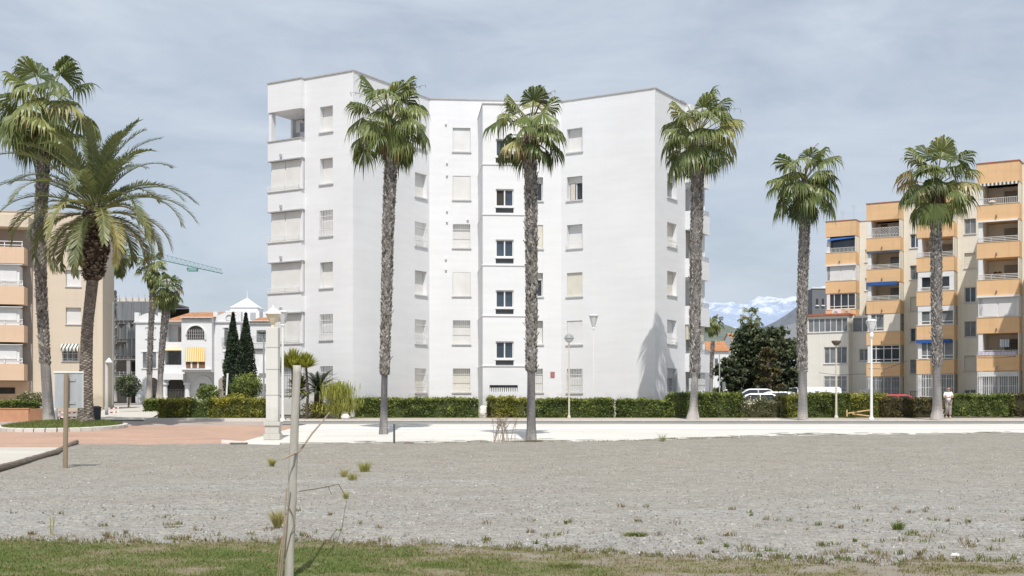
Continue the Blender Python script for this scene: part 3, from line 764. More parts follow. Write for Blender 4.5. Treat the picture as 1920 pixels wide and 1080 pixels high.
def date_palm(name, label, pts, hub, Lf, seed, nfr=46, cat='palm tree'):
    root = thing(name, label, cat, pts[0]); rng = random.Random(seed)
    P = [Vector(p) for p in pts]; cum = [0]
    for a, b in zip(P[:-1], P[1:]): cum.append(cum[-1]+(b-a).length)
    T = cum[-1]
    def at(s): return Vector([np.interp(s, cum, [p[i] for p in P]) for i in range(3)])
    def ats(s): return (at(max(0, s-.45))+at(s)*2+at(min(T, s+.45)))/4 if 0 < s < T else at(s)
    m = MB(); n = 18; ns = 90
    for i in range(ns+1):
        s = T*i/ns; c = ats(s)
        for k in range(n):
            q = 2*PI*k/n; r = np.interp(s, [0, .25, 1.2, T*.5, T*.66, T], [.44, .36, .30, .24, .26, .30])*(1+.05*noise.noise((math.cos(q)*2, math.sin(q)*2, s*2))+.035*math.sin(s*30+3*q))
            m.v.append((c.x+r*math.cos(q), c.y+r*math.sin(q), c.z))
    for i in range(ns):
        for k in range(n):
            m.f.append((i*n+k, i*n+(k+1) % n, (i+1)*n+(k+1) % n, (i+1)*n+k)); m.t.append(.35+.45*noise.noise((k*.9, i*.5, 1)))
    # diamond leaf scars
    s = .15; i = 0
    while s < T*.66:
        c = ats(s); q = i*2.399963; o = Vector((math.cos(q), math.sin(q), 0)); tn = Vector((-math.sin(q), math.cos(q), 0))
        r = np.interp(s, [0, .25, 1.2, T*.5, T], [.44, .36, .30, .24, .26]); t = rng.uniform(.35, .95)
        A = c+o*(r*.97); m.quad(A-tn*.10, A+o*.045-UP*.035, A+tn*.10, A+UP*.06+o*.02, t=t); s += 1/95; i += 1
    m.build('trunk', 'trunk', root)
    # shaggy head of cut frond bases
    m = MB(); hs = T*.66
    prof = [(0, .26), (.03, .42), (.12, .52), (.25, .50), (.42, .68), (.52, .64), (.60, .50), (.8, .52), (1, .44)]
    def hr(f): return float(np.interp(f, [p[0] for p in prof], [p[1] for p in prof]))
    n = 20
    b = len(m.v)
    for i in range(31):
        f = i/30; c = ats(hs+(T-hs)*f)
        for k in range(n):
            q = 2*PI*k/n; r = hr(f)*.86*(1+.10*noise.noise((math.cos(q)*1.5, math.sin(q)*1.5, f*6)))
            m.v.append((c.x+r*math.cos(q), c.y+r*math.sin(q), c.z))
    for i in range(30):
        for k in range(n): m.f.append((b+i*n+k, b+i*n+(k+1) % n, b+(i+1)*n+(k+1) % n, b+(i+1)*n+k)); m.t.append(.15)
    m.f.append(tuple(b+k for k in range(n))[::-1]); m.t.append(.6)
    for i in range(620):
        f = i/620; c = ats(hs+(T-hs)*f); q = i*2.399963+rng.uniform(-.3, .3); r = hr(f)
        o = Vector((math.cos(q), math.sin(q), 0)); tn = Vector((-math.sin(q), math.cos(q), 0))
        w = rng.uniform(.07, .13); h = rng.uniform(.12, .26); up = rng.uniform(-.1, .75) if f < .75 else rng.uniform(.5, 1.2)
        base = c+o*r*.84; tip = c+o*(r*.9+h*.55*rng.uniform(.3, 1.1))+UP*h*up+tn*rng.uniform(-.12, .12)
        t = min(1, max(0, rng.gauss(.42, .25))); th = UP*.05
        m.quad(base-tn*w, base+tn*w, tip+tn*w*.6, tip-tn*w*.6, t=t); m.quad(base-tn*w+th, tip-tn*w*.6+th, tip+tn*w*.6+th, base+tn*w+th, t=t*.8)
        m.quad(tip-tn*w*.6, tip+tn*w*.6, tip+tn*w*.6+th, tip-tn*w*.6+th, t=min(1, t+.3))
    m.build('frond_bases', 'head', root)
    m = MB(); h = Vector(hub)
    for i in range(nfr):
        f = (i+.5)/nfr; el = R(84-100*f**.95+rng.uniform(-6, 6)); az = i*2.399963+rng.uniform(-.25, .25)
        L = Lf*(.80+.24*math.sin(PI*min(1, f*1.25)))*rng.uniform(.9, 1.08); bend = R(40+62*max(.1, math.cos(el))*rng.uniform(.8, 1.25)); k = 15
        tint = min(.95, max(.1, rng.gauss(.40+.25*f, .10)))
        p = h+spherical(az, el)*.25-UP*(.45*f); pts = [p.copy()]
        side = Vector((-math.sin(az), math.cos(az), 0)); yaw = rng.uniform(-.012, .012)
        for j in range(k):
            el -= bend/k*(.35+1.3*j/k); az += yaw; p = p+spherical(az, el)*(L/k); pts.append(p.copy())
        m.tube(pts, [.045-.036*j/k for j in range(k+1)], 4, t=min(1, tint+.2), cap=False)
        nl = 64
        for j in range(nl):
            s = .12+.88*(j+.5)/nl; x = s*k; a = int(min(k-1, x)); fr = x-a
            q = pts[a].lerp(pts[a+1], fr); Td = (pts[a+1]-pts[a]).normalized(); Nd = side.cross(Td).normalized()
            if Nd.z < 0: Nd = -Nd
            ll = Lf*.125*(.45+.65*math.sin(PI*min(1, .12+s*.86)))
            for sg in (-1, 1):
                d = (Td*(.55+.5*s)+side*sg*(.85-.25*s)+Nd*(.30+rng.uniform(-.18, .18))).normalized()
                e = ll*rng.uniform(.85, 1.12); w = .027
                wd = Nd.cross(d).normalized()*w; mid = q+d*e*.55-UP*.02; tip = q+d*e-UP*e*rng.uniform(.08, .26)
                t = min(1, max(0, tint+rng.uniform(-.13, .13)))
                m.quad(q-wd*.6, q+wd*.6, mid+wd, mid-wd, t=t); m.quad(mid-wd, mid+wd, tip, t=min(1, t+.06))
    m.build('crown', 'date', root)
    return root

def px_line(Y, *pp): return [tuple(W(x, y, Y)) for x, y in pp]
# the row of tall fan palms along the street
fan_palm('fan_palm', 'tall fan palm with dark smooth foot on pale concrete before the left wing', px_line(50, (719, 816), (721, 705), (725, 550), (728, 420), (733, 300), (733, 228)), W(732, 224, 50), 2.02, 2.45, .165, .125, .18, .25, .03, 11, 33, low=-34, tone=.12)
fan_palm('fan_palm', 'fan palm nearest the gravel, in front of the stair tower, dark soil at its foot', px_line(45, (996, 831), (996, 700), (997, 560), (996, 430), (995, 320), (995, 246)), W(995, 242, 45), 1.74, 2.62, .175, .145, .185, .215, .03, 23, 28, low=-32, tone=.22)
fan_palm('fan_palm', 'tall fan palm with a flared pale foot at the right corner of the white block', px_line(62.55, (1299, 787), (1303, 705), (1303, 560), (1306, 430), (1308, 320), (1309, 255)), W(1309, 250, 62.55), 2.52, 2.3, .23, .165, .245, .33, .12, 37, 33, low=-32, tone=.45)
fan_palm('fan_palm', 'shorter fan palm against open sky between the white and the orange apartment blocks', px_line(62.55, (1505, 786), (1505, 700), (1503, 600), (1506, 500), (1509, 415), (1508, 340)), W(1508, 337, 62.55), 2.36, 2.4, .24, .215, .235, .26, .04, 41, 30, low=-42, tone=.42)
fan_palm('fan_palm', 'fan palm full of brown strands before the orange balconies, beside the walking man', px_line(62.55, (1757, 786), (1757, 690), (1756, 560), (1755, 410), (1757, 345)), W(1757, 341, 62.55), 2.32, 2.7, .24, .185, .24, .28, .12, 53, 34, low=-40, dead=14, tone=.42)
fan_palm('fan_palm', 'big fan palm with a curving trunk at the left edge, on the grassy island', px_line(57, (92, 793), (86, 700), (78, 560), (74, 440), (80, 340), (82, 215)), W(82, 206, 57), 2.72, 2.7, .26, .22, .22, .30, .05, 67, 36, low=-36, dead=18, tone=.5)
date_palm('date_palm', 'date palm with arching feather fronds and a shaggy bulging trunk head on the grassy island', px_line(55.2, (160, 795), (161, 700), (163, 620), (172, 540), (177, 500), (179, 390)), W(180, 388, 55.2), 4.6, 5, nfr=58)
# smaller palms in the distance
fan_palm('fan_palm', 'distant fan palm half hidden behind the edge of the beige building', [tuple(W(213, 753, 116)), tuple(W(213, 620, 116)), tuple(W(213, 545, 116))], W(215, 485, 116), 1.9, 2.5, .30, .24, .24, .26, .03, 71, 26, nseg=16, chips=18, chip=.2, dead=3, stalks=0)
fan_palm('fan_palm', 'left one of two slim fan palms in front of the white townhouse', px_line(103, (279, 748), (282, 640), (285, 575), (286, 540)), W(286, 502, 103), 1.55, 2.0, .27, .22, .22, .24, .04, 73, 32, low=-68, nseg=16, chips=40, chip=.12, dead=8, stalks=0)
fan_palm('fan_palm', 'right one of two slim fan palms before the white townhouse, with a yellow fruit cluster', px_line(101, (299, 748), (303, 660), (309, 600), (312, 570)), W(314, 540, 101), 1.6, 2.0, .27, .22, .22, .32, .04, 79, 34, low=-68, nseg=16, chips=40, chip=.12, dead=8, stalks=0)
fan_palm('fan_palm', 'small distant fan palm beside the right end of the white block', px_line(112, (1333, 752), (1334, 680), (1337, 640)), W(1338, 605, 112), 1.15, 2.0, .20, .16, .16, .18, .03, 83, 26, low=-66, nseg=14, chips=18, chip=.14, dead=5, stalks=0)
fan_palm('fan_palm', 'fan palm crown rising behind the tall dark conifer', px_line(100, (1406, 752), (1406, 680), (1407, 628)), W(1407, 600, 100), 1.2, 2.0, .22, .18, .18, .2, .03, 89, 24, nseg=14, chips=18, chip=.14, dead=4, stalks=0)
m = MB(); c = W(302, 561, 100.6)
for i in range(90):
    q = RNG.normal(size=3)*[.28, .28, .34]; m.tube([c+Vector(q), c+Vector(q)*1.15+Vector((0, 0, -.09))], .035, 4, t=.8)
m.build('fruit_cluster', 'yucca', [o for o in COL.objects if o.get('label', '').startswith('right one of two slim')][0])

# ------------------------------------------------------------------ hedges, bushes, trees
def hedge(name, label, px0, px1, Y, depth, ytop, ybase, mat='hedge', dens=520, leaf=.058, bumpy=.10, seed=1, cat='hedge', group=None, flowers=0, rough=0.0):
    x0, x1 = X(px0, Y), X(px1, Y); z0, z1 = Z(ybase, Y), Z(ytop, Y)
    off = Vector((seed*7.3, seed*3.1, 0)); L = x1-x0; H = z1-z0
    def top(x): return z1+bumpy*1.5*(noise.noise((x*.9+off.x, 1, 0))+.7*noise.noise((x*2.7+off.x, 2, 0)))-bumpy*.3
    m = MB(); k = max(4, int(L/.4))
    for i in range(k):
        a, b = x0+.14+(L-.28)*i/k, x0+.14+(L-.28)*(i+1)/k
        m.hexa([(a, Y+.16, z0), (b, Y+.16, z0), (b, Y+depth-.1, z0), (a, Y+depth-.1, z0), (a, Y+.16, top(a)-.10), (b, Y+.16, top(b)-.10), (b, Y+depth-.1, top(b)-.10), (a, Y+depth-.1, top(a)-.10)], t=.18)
    def emit(n, P, base):
        P = np.array(P)
        cl = np.array([noise.noise((p[0]*1.8+off.x, p[1]*2, p[2]*2.2)) for p in P])
        t = np.clip(base+cl*.5+RNG.normal(size=len(P))*.12, 0, 1)
        m.leaves(P, RNG.uniform(leaf*.7, leaf*1.35, len(P)), t)
    n = int(L*H*dens)
    P = []
    for i in range(n):
        x = x0+L*random.random(); z = z0+(top(x)-z0)*random.random()
        bulge = .16*noise.noise((x*1.3+off.x, z*1.5, 5))+.10*noise.noise((x*3.7+off.x, z*3.5, 5))
        e = min(x-x0, x1-x); cut = max(0, .25-e)
        P.append((x, Y+.07+bulge+cut*.7+abs(random.gauss(0, .07+rough)), z))
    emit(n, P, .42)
    n = int(L*depth*dens*.9); P = []
    for i in range(n):
        x = x0+L*random.random(); y = Y+depth*random.random()
        P.append((x, y, top(x)+.05*noise.noise((x*5, y*5, 0))+random.gauss(0, .045+rough*.8)-.03))
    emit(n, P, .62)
    for xe in (x0, x1):
        n = int(H*depth*dens); P = [(xe+random.gauss(0, .05), Y+depth*random.random(), z0+(top(xe)-z0)*random.random()) for i in range(n)]
        emit(n, P, .4)
    if flowers:
        P = [(x0+L*random.random(), Y+.0-random.random()*.06, z0+(z1-z0)*(.1+.8*random.random())) for i in range(flowers)]
        m.leaves(np.array(P), .045, 1.0)
    o = m.build(name, mat); o.location = (0, 0, 0)
    # put the origin at the foot of the hedge
    c = Vector(((x0+x1)/2, Y+depth/2, z0)); o.data.transform(__import__('mathutils').Matrix.Translation(-c)); o.location = c
    return tag(o, label, cat, group)
def blob_leaves(m, c, rx, ry, rz, n, leaf, base=.5, seed=0, shell=.55, clump=.34, up=0):
    d = RNG.normal(size=(n, 3)); d /= np.linalg.norm(d, axis=1)[:, None]
    r = shell+(1-shell)*RNG.random(n)**.6
    lump = np.array([noise.noise((q[0]*2.2+seed, q[1]*2.2, q[2]*2.2)) for q in d])
    r *= 1+.30*lump
    P = np.array(c)+d*r[:, None]*np.array([rx, ry, rz])
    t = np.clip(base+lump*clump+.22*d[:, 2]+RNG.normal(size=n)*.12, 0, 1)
    m.leaves(P, RNG.uniform(leaf*.7, leaf*1.3, n), t, up=up)
def bush(name, label, px, Y, ytop, ybase, wpx, mat='hedge', n=1500, leaf=.06, cat='bush', seed=0, base=.5, trunk=False, group=None):
    k = Y/F; h = (ybase-ytop)*k; rx = wpx/2*k; c = W(px, (ytop+ybase)/2, Y)
    root = thing(name, label, cat, (c.x, Y, Z(ybase, Y)), group)
    m = MB()
    if trunk:
        blob_leaves(m, (c.x, Y, Z(ytop, Y)-h*.36), rx, rx*.9, h*.36, n, leaf, base, seed, .3)
        m.build('foliage', mat, root)
        b = MB(); z0 = Z(ybase, Y); zt = Z(ytop, Y)-h*.45
        b.tube([(c.x, Y, z0), (c.x+.04, Y, (z0+zt)/2), (c.x, Y, zt)], [.07, .055, .05], 7)
        for q in range(5): b.tube([(c.x, Y, zt-.1), (c.x+rx*.6*math.cos(q*1.3), Y+rx*.6*math.sin(q*1.3), zt+h*.25)], [.04, .015], 5)
        b.build('trunk', 'bark', root)
    else:
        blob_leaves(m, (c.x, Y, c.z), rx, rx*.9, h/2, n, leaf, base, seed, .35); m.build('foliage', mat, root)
        b = MB()
        for q in range(6): b.tube([(c.x, Y, Z(ybase, Y)), (c.x+rx*.5*math.cos(q*1.05), Y+rx*.5*math.sin(q*1.05), c.z+h*.2)], [.035, .012], 5)
        b.build('stem', 'bark', root)
    return root
def dark_tree(name, label, px, Y, ytop, ybase, wpx, n, seed, mat='dark_leaf', conical=False, leaf=.14, nclump=60, cat='tree'):
    rng = random.Random(seed); k = Y/F; h = (ybase-ytop)*k; rx = wpx/2*k; x0 = X(px, Y); z0 = Z(ybase, Y)
    root = thing(name, label, cat, (x0, Y, z0)); m = MB(); b = MB()
    b.tube([(x0, Y, z0-.2), (x0+.1, Y, z0+h*.3), (x0-.05, Y, z0+h*.6), (x0, Y, z0+h*.92)], [.22, .17, .11, .03], 8)
    for i in range(nclump):
        f = rng.random()**.9
        zz = .10+.88*f
        rr = rx*((1-f)**.75*.95+.06 if conical else math.sin(PI*min(1, .12+zz*.86))**.6)*rng.uniform(.45, 1.0)
        q = rng.uniform(0, 2*PI); cx, cy, cz = x0+rr*math.cos(q), Y+rr*.8*math.sin(q), z0+h*zz
        s = rx*(.20 if conical else .24)*rng.uniform(.7, 1.4)
        blob_leaves(m, (cx, cy, cz), s*1.2, s*1.1, s*.75, int(n/nclump), leaf, .45+rng.uniform(-.22, .22), seed+i, .1)
        b.tube([(x0, Y, z0+h*max(.08, zz-.2)), (cx, cy, cz)], [.05, .015], 4)
    m.build('crown', mat, root); b.build('trunk', 'bark', root)
    return root
# hedges in front of the white block, left to right
hedge('hedge', 'yellow-green clipped hedge beside the white pillar, below the white townhouse', 391, 498, 64.0, 1.3, 748, 785, 'hedge_yellow', seed=1, bumpy=.08, rough=.03)
hedge('hedge', 'short yellow-green hedge at the corner of the light garden path', 297, 352, 64.0, 1.6, 749, 785, 'hedge_yellow', seed=2, bumpy=.08, rough=.03)
hedge('hedge', 'thin feathery middle length of hedge between the two yellow-green ones', 350, 393, 64.15, 1.2, 750, 785, 'hedge', seed=3, bumpy=.14, rough=.07, leaf=.045)
hedge('hedge', 'dark end of hedge behind the yellow-green one, next to the path', 270, 303, 66.5, 1.8, 749, 771, 'hedge', seed=4)
hedge('hedge', 'long green clipped hedge under the left wing of the white block, behind a palm trunk', 655, 893, 66.3, 1.2, 747, 786, 'hedge', seed=5, bumpy=.06)
hedge('hedge', 'yellow-green hedge between a white boulder and the palm in front of the stair tower', 916, 988, 66.3, 1.2, 746, 786, 'hedge_yellow', seed=6, bumpy=.07, rough=.02)
hedge('hedge', 'green clipped hedge behind the lamp with the round head', 1006, 1149, 66.3, 1.2, 748, 784, 'hedge', seed=7, bumpy=.06)
hedge('hedge', 'low green hedge under the right corner of the white block, right of a gap', 1160, 1252, 66.3, 1.2, 749, 784, 'hedge', seed=8, bumpy=.07)
hedge('hedge', 'taller dark hedge with pale flowers around the third street palm', 1255, 1393, 66.3, 1.3, 738, 783, 'hedge', seed=9, bumpy=.08, flowers=46, rough=.03)
hedge('hedge', 'ragged olive bush of a hedge beside the fourth street palm', 1462, 1512, 66.4, 1.4, 741, 783, 'hedge_yellow', seed=10, bumpy=.16, rough=.06)
hedge('hedge', 'dense dark green hedge behind the brown mushroom lamp', 1510, 1592, 66.3, 1.3, 738, 783, 'hedge', seed=11, bumpy=.07)
hedge('hedge', 'loose scruffy hedge behind the white lantern post', 1588, 1668, 66.5, 1.3, 742, 783, 'hedge_yellow', seed=12, bumpy=.14, rough=.09)
hedge('hedge', 'brownish hedge below the red car roof', 1655, 1752, 66.3, 1.3, 747, 782, 'hedge_brown', seed=13, bumpy=.07)
hedge('hedge', 'bright green hedge right of the walking man at the right edge', 1786, 1902, 66.5, 1.3, 740, 781, 'hedge', seed=14, bumpy=.06)
hedge('hedge', 'dark shaded hedge cut off by the right edge of the picture', 1896, 1990, 66.5, 1.3, 739, 781, 'hedge_brown', seed=15, bumpy=.06)
hedge('hedge', 'low hedge on top of the orange brick garden wall', -40, 60, 63.9, 1.0, 752, 768, 'hedge', seed=16, bumpy=.05)
bush('bush', 'pale variegated bush behind the orange brick garden wall', 57, 65.4, 733, 768, 56, 'flowerbush', 1500, .06, seed=3, base=.42)
hedge('flowering_bush', 'white-flowering scruffy bush in front of the parked cars', 1388, 1466, 66.2, 1.4, 751, 783, 'flowerbush', seed=17, bumpy=.14, rough=.12, leaf=.05, cat='bush')
# garden plants by the pillar
bush('bush', 'large round dark green bush beside the pillar, under the cypresses', 462, 68.5, 700, 752, 66, 'hedge', 2600, .06, seed=5, base=.42)
bush('bush', 'low yellow-green bush at the foot of the large round bush', 442, 66.0, 737, 757, 44, 'hedge_yellow', 900, .05, seed=6)
bush('small_tree', 'small lollipop tree with a round crown above the yellow-green hedge', 390, 70, 719, 770, 44, 'hedge', 1500, .06, seed=7, trunk=True, cat='tree', base=.4)
bush('small_tree', 'small dark tree in front of the scaffolded building', 241, 84, 700, 764, 50, 'dark_leaf', 1300, .085, seed=8, trunk=True, cat='tree')
bush('bush', 'low yellow-green bush under the dark cycad', 592, 65.2, 752, 787, 58, 'hedge_yellow', 1300, .05, seed=9)
dark_tree('conifer', 'tall dark conifer standing in the gap before the snowy mountains', 1408, 86, 610, 757, 130, 11000, 3, conical=True, nclump=120, leaf=.15)
dark_tree('broad_tree', 'broad dark tree right of the tall conifer, in front of a white house', 1455, 84, 618, 757, 92, 9000, 5, leaf=.15, nclump=90)
dark_tree('broad_tree', 'low dark tree leaning left at the foot of the tall conifer', 1368, 84, 672, 757, 60, 3500, 6, leaf=.14, nclump=40)
dark_tree('broad_tree', 'reddish brown shrubby tree between the dark trees and the fourth street palm', 1440, 80, 655, 752, 52, 2500, 9, mat='hedge_brown', leaf=.12, nclump=36)
def cypress(label, px, Y, ytop, ybase, wpx, seed):
    k = Y/F; h = (ybase-ytop)*k; rx = wpx/2*k; x0 = X(px, Y); z0 = Z(ybase, Y); root = thing('cypress', label, 'cypress', (x0, Y, z0), 'slim cypresses')
    n = 4200; f = RNG.random(n)**.8; q = RNG.random(n)*2*PI
    lump = np.array([noise.noise((math.cos(a)*1.5+seed, math.sin(a)*1.5, b*7)) for a, b in zip(q, f)])
    prof = np.interp(f, [0, .08, .3, .55, .85, 1], [.6, .9, 1, .72, .28, .02])
    r = rx*prof*(.75+.25*RNG.random(n))*(1+.22*lump)
    P = np.stack([x0+r*np.cos(q), Y+r*np.sin(q), z0+h*f], 1); m = MB()
    core = [(rx*p_*.7, h*f_) for f_, p_ in ((0.02, .6), (.08, .9), (.3, 1), (.55, .72), (.85, .28), (.97, .03))]
    m.tube_z((x0, Y, z0), core, 10, t=.05)
    m.leaves(P, RNG.uniform(.07, .14, n), np.clip(.45+.4*lump+RNG.normal(size=n)*.15, 0, 1), aspect=.4, up=.0); m.build('crown', 'cypress', root)
    b = MB(); b.tube([(x0, Y, z0-.3), (x0, Y, z0+h*.3)], [.12, .07], 7); b.build('trunk', 'bark', root)
cypress('left and slightly taller of the two dark cypresses before the townhouse', 437, 84, 586, 752, 40, 2)
cypress('right and broader of the two dark cypresses before the townhouse', 461, 83, 587, 752, 42, 9)
# spiky rosette plants
def rosette(name, label, cat, c, L, n, mat, elmin, elmax, width, droop=.4, trunk=None, seed=0, tint=.5, parts=('leaves', 'stem')):
    rng = random.Random(seed); c = Vector(c); root = thing(name, label, cat, (c.x, c.y, trunk[0] if trunk else c.z)); m = MB()
    for i in range(n):
        az = i*2.399963+rng.uniform(-.2, .2); el = R(elmax+(elmin-elmax)*(i/n)+rng.uniform(-8, 8)); l = L*rng.uniform(.8, 1.1)
        d = spherical(az, el); s = Vector((-math.sin(az), math.cos(az), 0))*width; p = c; prev = None; t = min(1, max(0, rng.gauss(tint, .16)))
        for j in range(5):
            f = j/4; q = c+d*l*f-UP*(droop*l*f*f); w = s*(math.sin(PI*(.15+.85*f))**.7 if f < 1 else .03)
            if prev: m.quad(prev[0], prev[1], q+w, q-w, t=t)
            prev = (q-w, q+w)
    m.build(parts[0], mat, root)
    if trunk: b = MB(); b.tube([(c.x, c.y, trunk[0]), (c.x+trunk[2], c.y, (trunk[0]+c.z)/2), (c.x, c.y, c.z)], [trunk[1], trunk[1]*.85, trunk[1]*.8], 8); b.build(parts[1], 'bark', root)
    return root
rosette('yucca', 'yellow-green spiky yucca head just behind the top of the weathered pole', 'yucca', W(549, 692, 64.6), 1.15, 420, 'yucca', 8, 88, .042, .06, (g(64.6)+.1, .10, .05), 4, .62)
rosette('yucca', 'smaller right-hand yucca head leaning out behind the top of the pole', 'yucca', W(574, 690, 64.5), .92, 300, 'yucca', 12, 84, .038, .06, (g(64.5)+.1, .08, .1), 6, .58)
rosette('yucca', 'dark green lower yucca between the pillar and the cycad', 'yucca', W(560, 730, 65.0), 1.05, 300, 'yucca', -15, 85, .040, .2, (g(65)+.1, .1, 0), 8, .3)
def cycad():
    Y = 65.6; c = W(597, 733, Y); root = thing('cycad', 'dark green cycad with arching feather leaves left of the white block corner', 'cycad', (c.x, Y, g(Y)+.1)); m = MB(); rng = random.Random(3)
    for i in range(46):
        az = i*2.399963; el = R(78-88*i/46); L = 1.45*rng.uniform(.85, 1.1); p = c.copy(); pts = [p.copy()]; bend = R(45)
        for j in range(9): el -= bend/9*(.5+j/9); p = p+spherical(az, el)*L/9; pts.append(p.copy())
        side = Vector((-math.sin(az), math.cos(az), 0))
        for j in range(32):
            s = (.12+.88*j/32)*9; a = int(min(8, s)); q = pts[a].lerp(pts[a+1], s-a); Td = (pts[a+1]-pts[a]).normalized()
            for sg in (-1, 1):
                d = (side*sg*.9+Td*.5+UP*.12).normalized(); l = .24*math.sin(PI*(.12+.85*j/32)); w = Td*.02
                m.quad(q-w, q+w, q+d*l, t=min(1, max(0, rng.gauss(.5, .2))))
        m.tube(pts, [.02-.0015*j for j in range(10)], 4, t=.6)
    m.build('fronds', 'sago', root); b = MB(); b.tube([(c.x, Y, g(Y)), (c.x, Y, c.z)], [.28, .22], 10, jit=.1); b.build('trunk', 'bark', root)
cycad()
def broom():
    Y = 64.2; root = thing('weeping_shrub', 'yellowish weeping shrub with hanging twigs in front of the white block corner', 'shrub', (X(638, Y), Y, g(Y)+.11)); m = MB(); rng = random.Random(8)
    for (px, py, n, s, Lm) in ((634, 728, 900, .36, .62), (648, 752, 500, .34, .5), (628, 760, 400, .30, .42)):
        c = W(px, py, Y)
        for i in range(n):
            p = c+Vector((rng.gauss(0, s), rng.gauss(0, s*.6), rng.gauss(0, s*.55))); l = Lm*rng.uniform(.4, 1.1); w = .016
            dx = rng.uniform(-.12, .12); a = rng.uniform(0, PI); wx, wy = math.cos(a)*w, math.sin(a)*w
            z2 = max(p.z-l, g(Y)+.12)
            m.quad((p.x-wx, p.y-wy, p.z), (p.x+wx, p.y+wy, p.z), (p.x+dx+wx*.4, p.y+wy*.4, z2), (p.x+dx-wx*.4, p.y-wy*.4, z2), t=min(1, max(0, rng.gauss(.55, .2))))
    m.build('twigs', 'yucca', root); b = MB(); b.tube([(X(636, Y), Y, g(Y)+.1), (X(638, Y), Y, Z(740, Y))], [.07, .04], 7); b.build('trunk', 'bark', root)
broom()
# grass tufts standing on the gravel
def tuft(label, px, py, h, n, spread, tone=.5, name='grass_tuft', cat='grass tuft', mat='tuft', stiff=.95):
    Y = 20.0
    for _ in range(60): Y = (ZC-g(Y)-.02)*F/(py-HY)
    x = X(px, Y); m = MB(); z = g(Y)+.02; n = int(n*1.7)
    for i in range(n):
        q = random.uniform(0, 2*PI); r = spread*random.random(); hh = h*random.uniform(.35, 1.1)
        a = random.uniform(0, PI); w = .0035; dx, dy = math.cos(a)*w, math.sin(a)*w; bx, by = x+r*.4*math.cos(q), Y+r*.4*math.sin(q)
        lx, ly = math.cos(q)*hh*stiff*random.random(), math.sin(q)*hh*stiff*random.random(); t = min(1, max(0, random.gauss(tone, .22)))
        m.quad((bx-dx, by-dy, z), (bx+dx, by+dy, z), (bx+lx*.45+dx, by+ly*.45+dy, z+hh*.62), (bx+lx*.45-dx, by+ly*.45-dy, z+hh*.62), t=t)
        m.quad((bx+lx*.45-dx, by+ly*.45-dy, z+hh*.62), (bx+lx*.45+dx, by+ly*.45+dy, z+hh*.62), (bx+lx*1.2, by+ly*1.2, z+hh*.95), t=t)
    return tag(m.build(name, mat, loc=(x, Y, z)), label, cat)
tuft('yellow-green grass tuft, the rightmost and tallest of three right of the pole', 684, 884, .26, 150, .26, .75)
tuft('yellowish grass tuft in the middle of three right of the pole', 661, 900, .17, 90, .24, .5)
tuft('thin yellowish grass tuft, leftmost of three right of the pole', 645, 894, .22, 60, .18, .4)
tuft('small grass tuft left of the pole, farther back on the gravel', 510, 874, .24, 110, .14, .6)
tuft('small sparse grey-green tuft right of the pole, nearer than the yellow ones', 649, 935, .14, 50, .08, .6)
tuft('dry yellow grass tuft close beside the foot sticks of the pole', 521, 988, .25, 130, .12, .35)
tuft('small green weed clump on the gravel at the far right', 1684, 993, .12, 90, .16, .9, 'weed_clump', 'weed', 'grass', .9)
tuft('flat green weed patch on the gravel right of the picture centre', 1193, 1006, .06, 200, .36, .7, 'weed_clump', 'weed', 'grass', 1.8)
tuft('bright green low weed patch at the front edge, right of centre', 1062, 1068, .07, 420, .42, .8, 'weed_clump', 'weed', 'grass', 1.6)
tuft('dark green sprig on the gravel below the dry shrub', 1061, 982, .06, 30, .05, .9, 'weed_clump', 'weed', 'grass', 1.2)
tuft('tall weedy sprig at the far edge of the gravel against the pale concrete', 1242, 828, .34, 40, .3, .7, 'weed_clump', 'weed', 'grass', .9)
tuft('faint tall dry sprig on the gravel at the far left', 98, 1002, .30, 7, .08, .3, 'dry_sprig', 'weed', 'tuft', .35)
def dry_shrub(label, pxs, py, h, seed):
    Y = 44.6 if seed == 1 else 45; rng = random.Random(seed); x0 = X(pxs, Y); z0 = g(Y); root = thing('dry_shrub', label, 'dry shrub', (x0, Y, z0)); m = MB(); q = MB()
    for i in range(16):
        bx = x0+rng.uniform(-.42, .42); l = h*rng.uniform(.55, 1.05); dx = rng.uniform(-.28, .28)
        p = [(bx, Y, z0), (bx+dx*.5, Y+rng.uniform(-.1, .1), z0+l*.55), (bx+dx*1.3, Y+rng.uniform(-.2, .2), z0+l)]
        m.tube(p, [.013, .009, .004], 4)
        for j in range(26):
            f = rng.uniform(.45, 1); c = Vector(p[1]).lerp(Vector(p[2]), min(1, (f-.45)*1.9)); e = c+Vector((rng.uniform(-.12, .12), rng.uniform(-.1, .1), rng.uniform(-.02, .12)))
            q.tube([c, e], [.004, .002], 3, t=rng.uniform(.4, 1))
    m.build('stems', 'twig', root); q.build('twigs', 'dead', root)
dry_shrub('dry orange-brown twiggy shrub left of the palm in front of the stair tower', 944, 834, 1.0, 1)
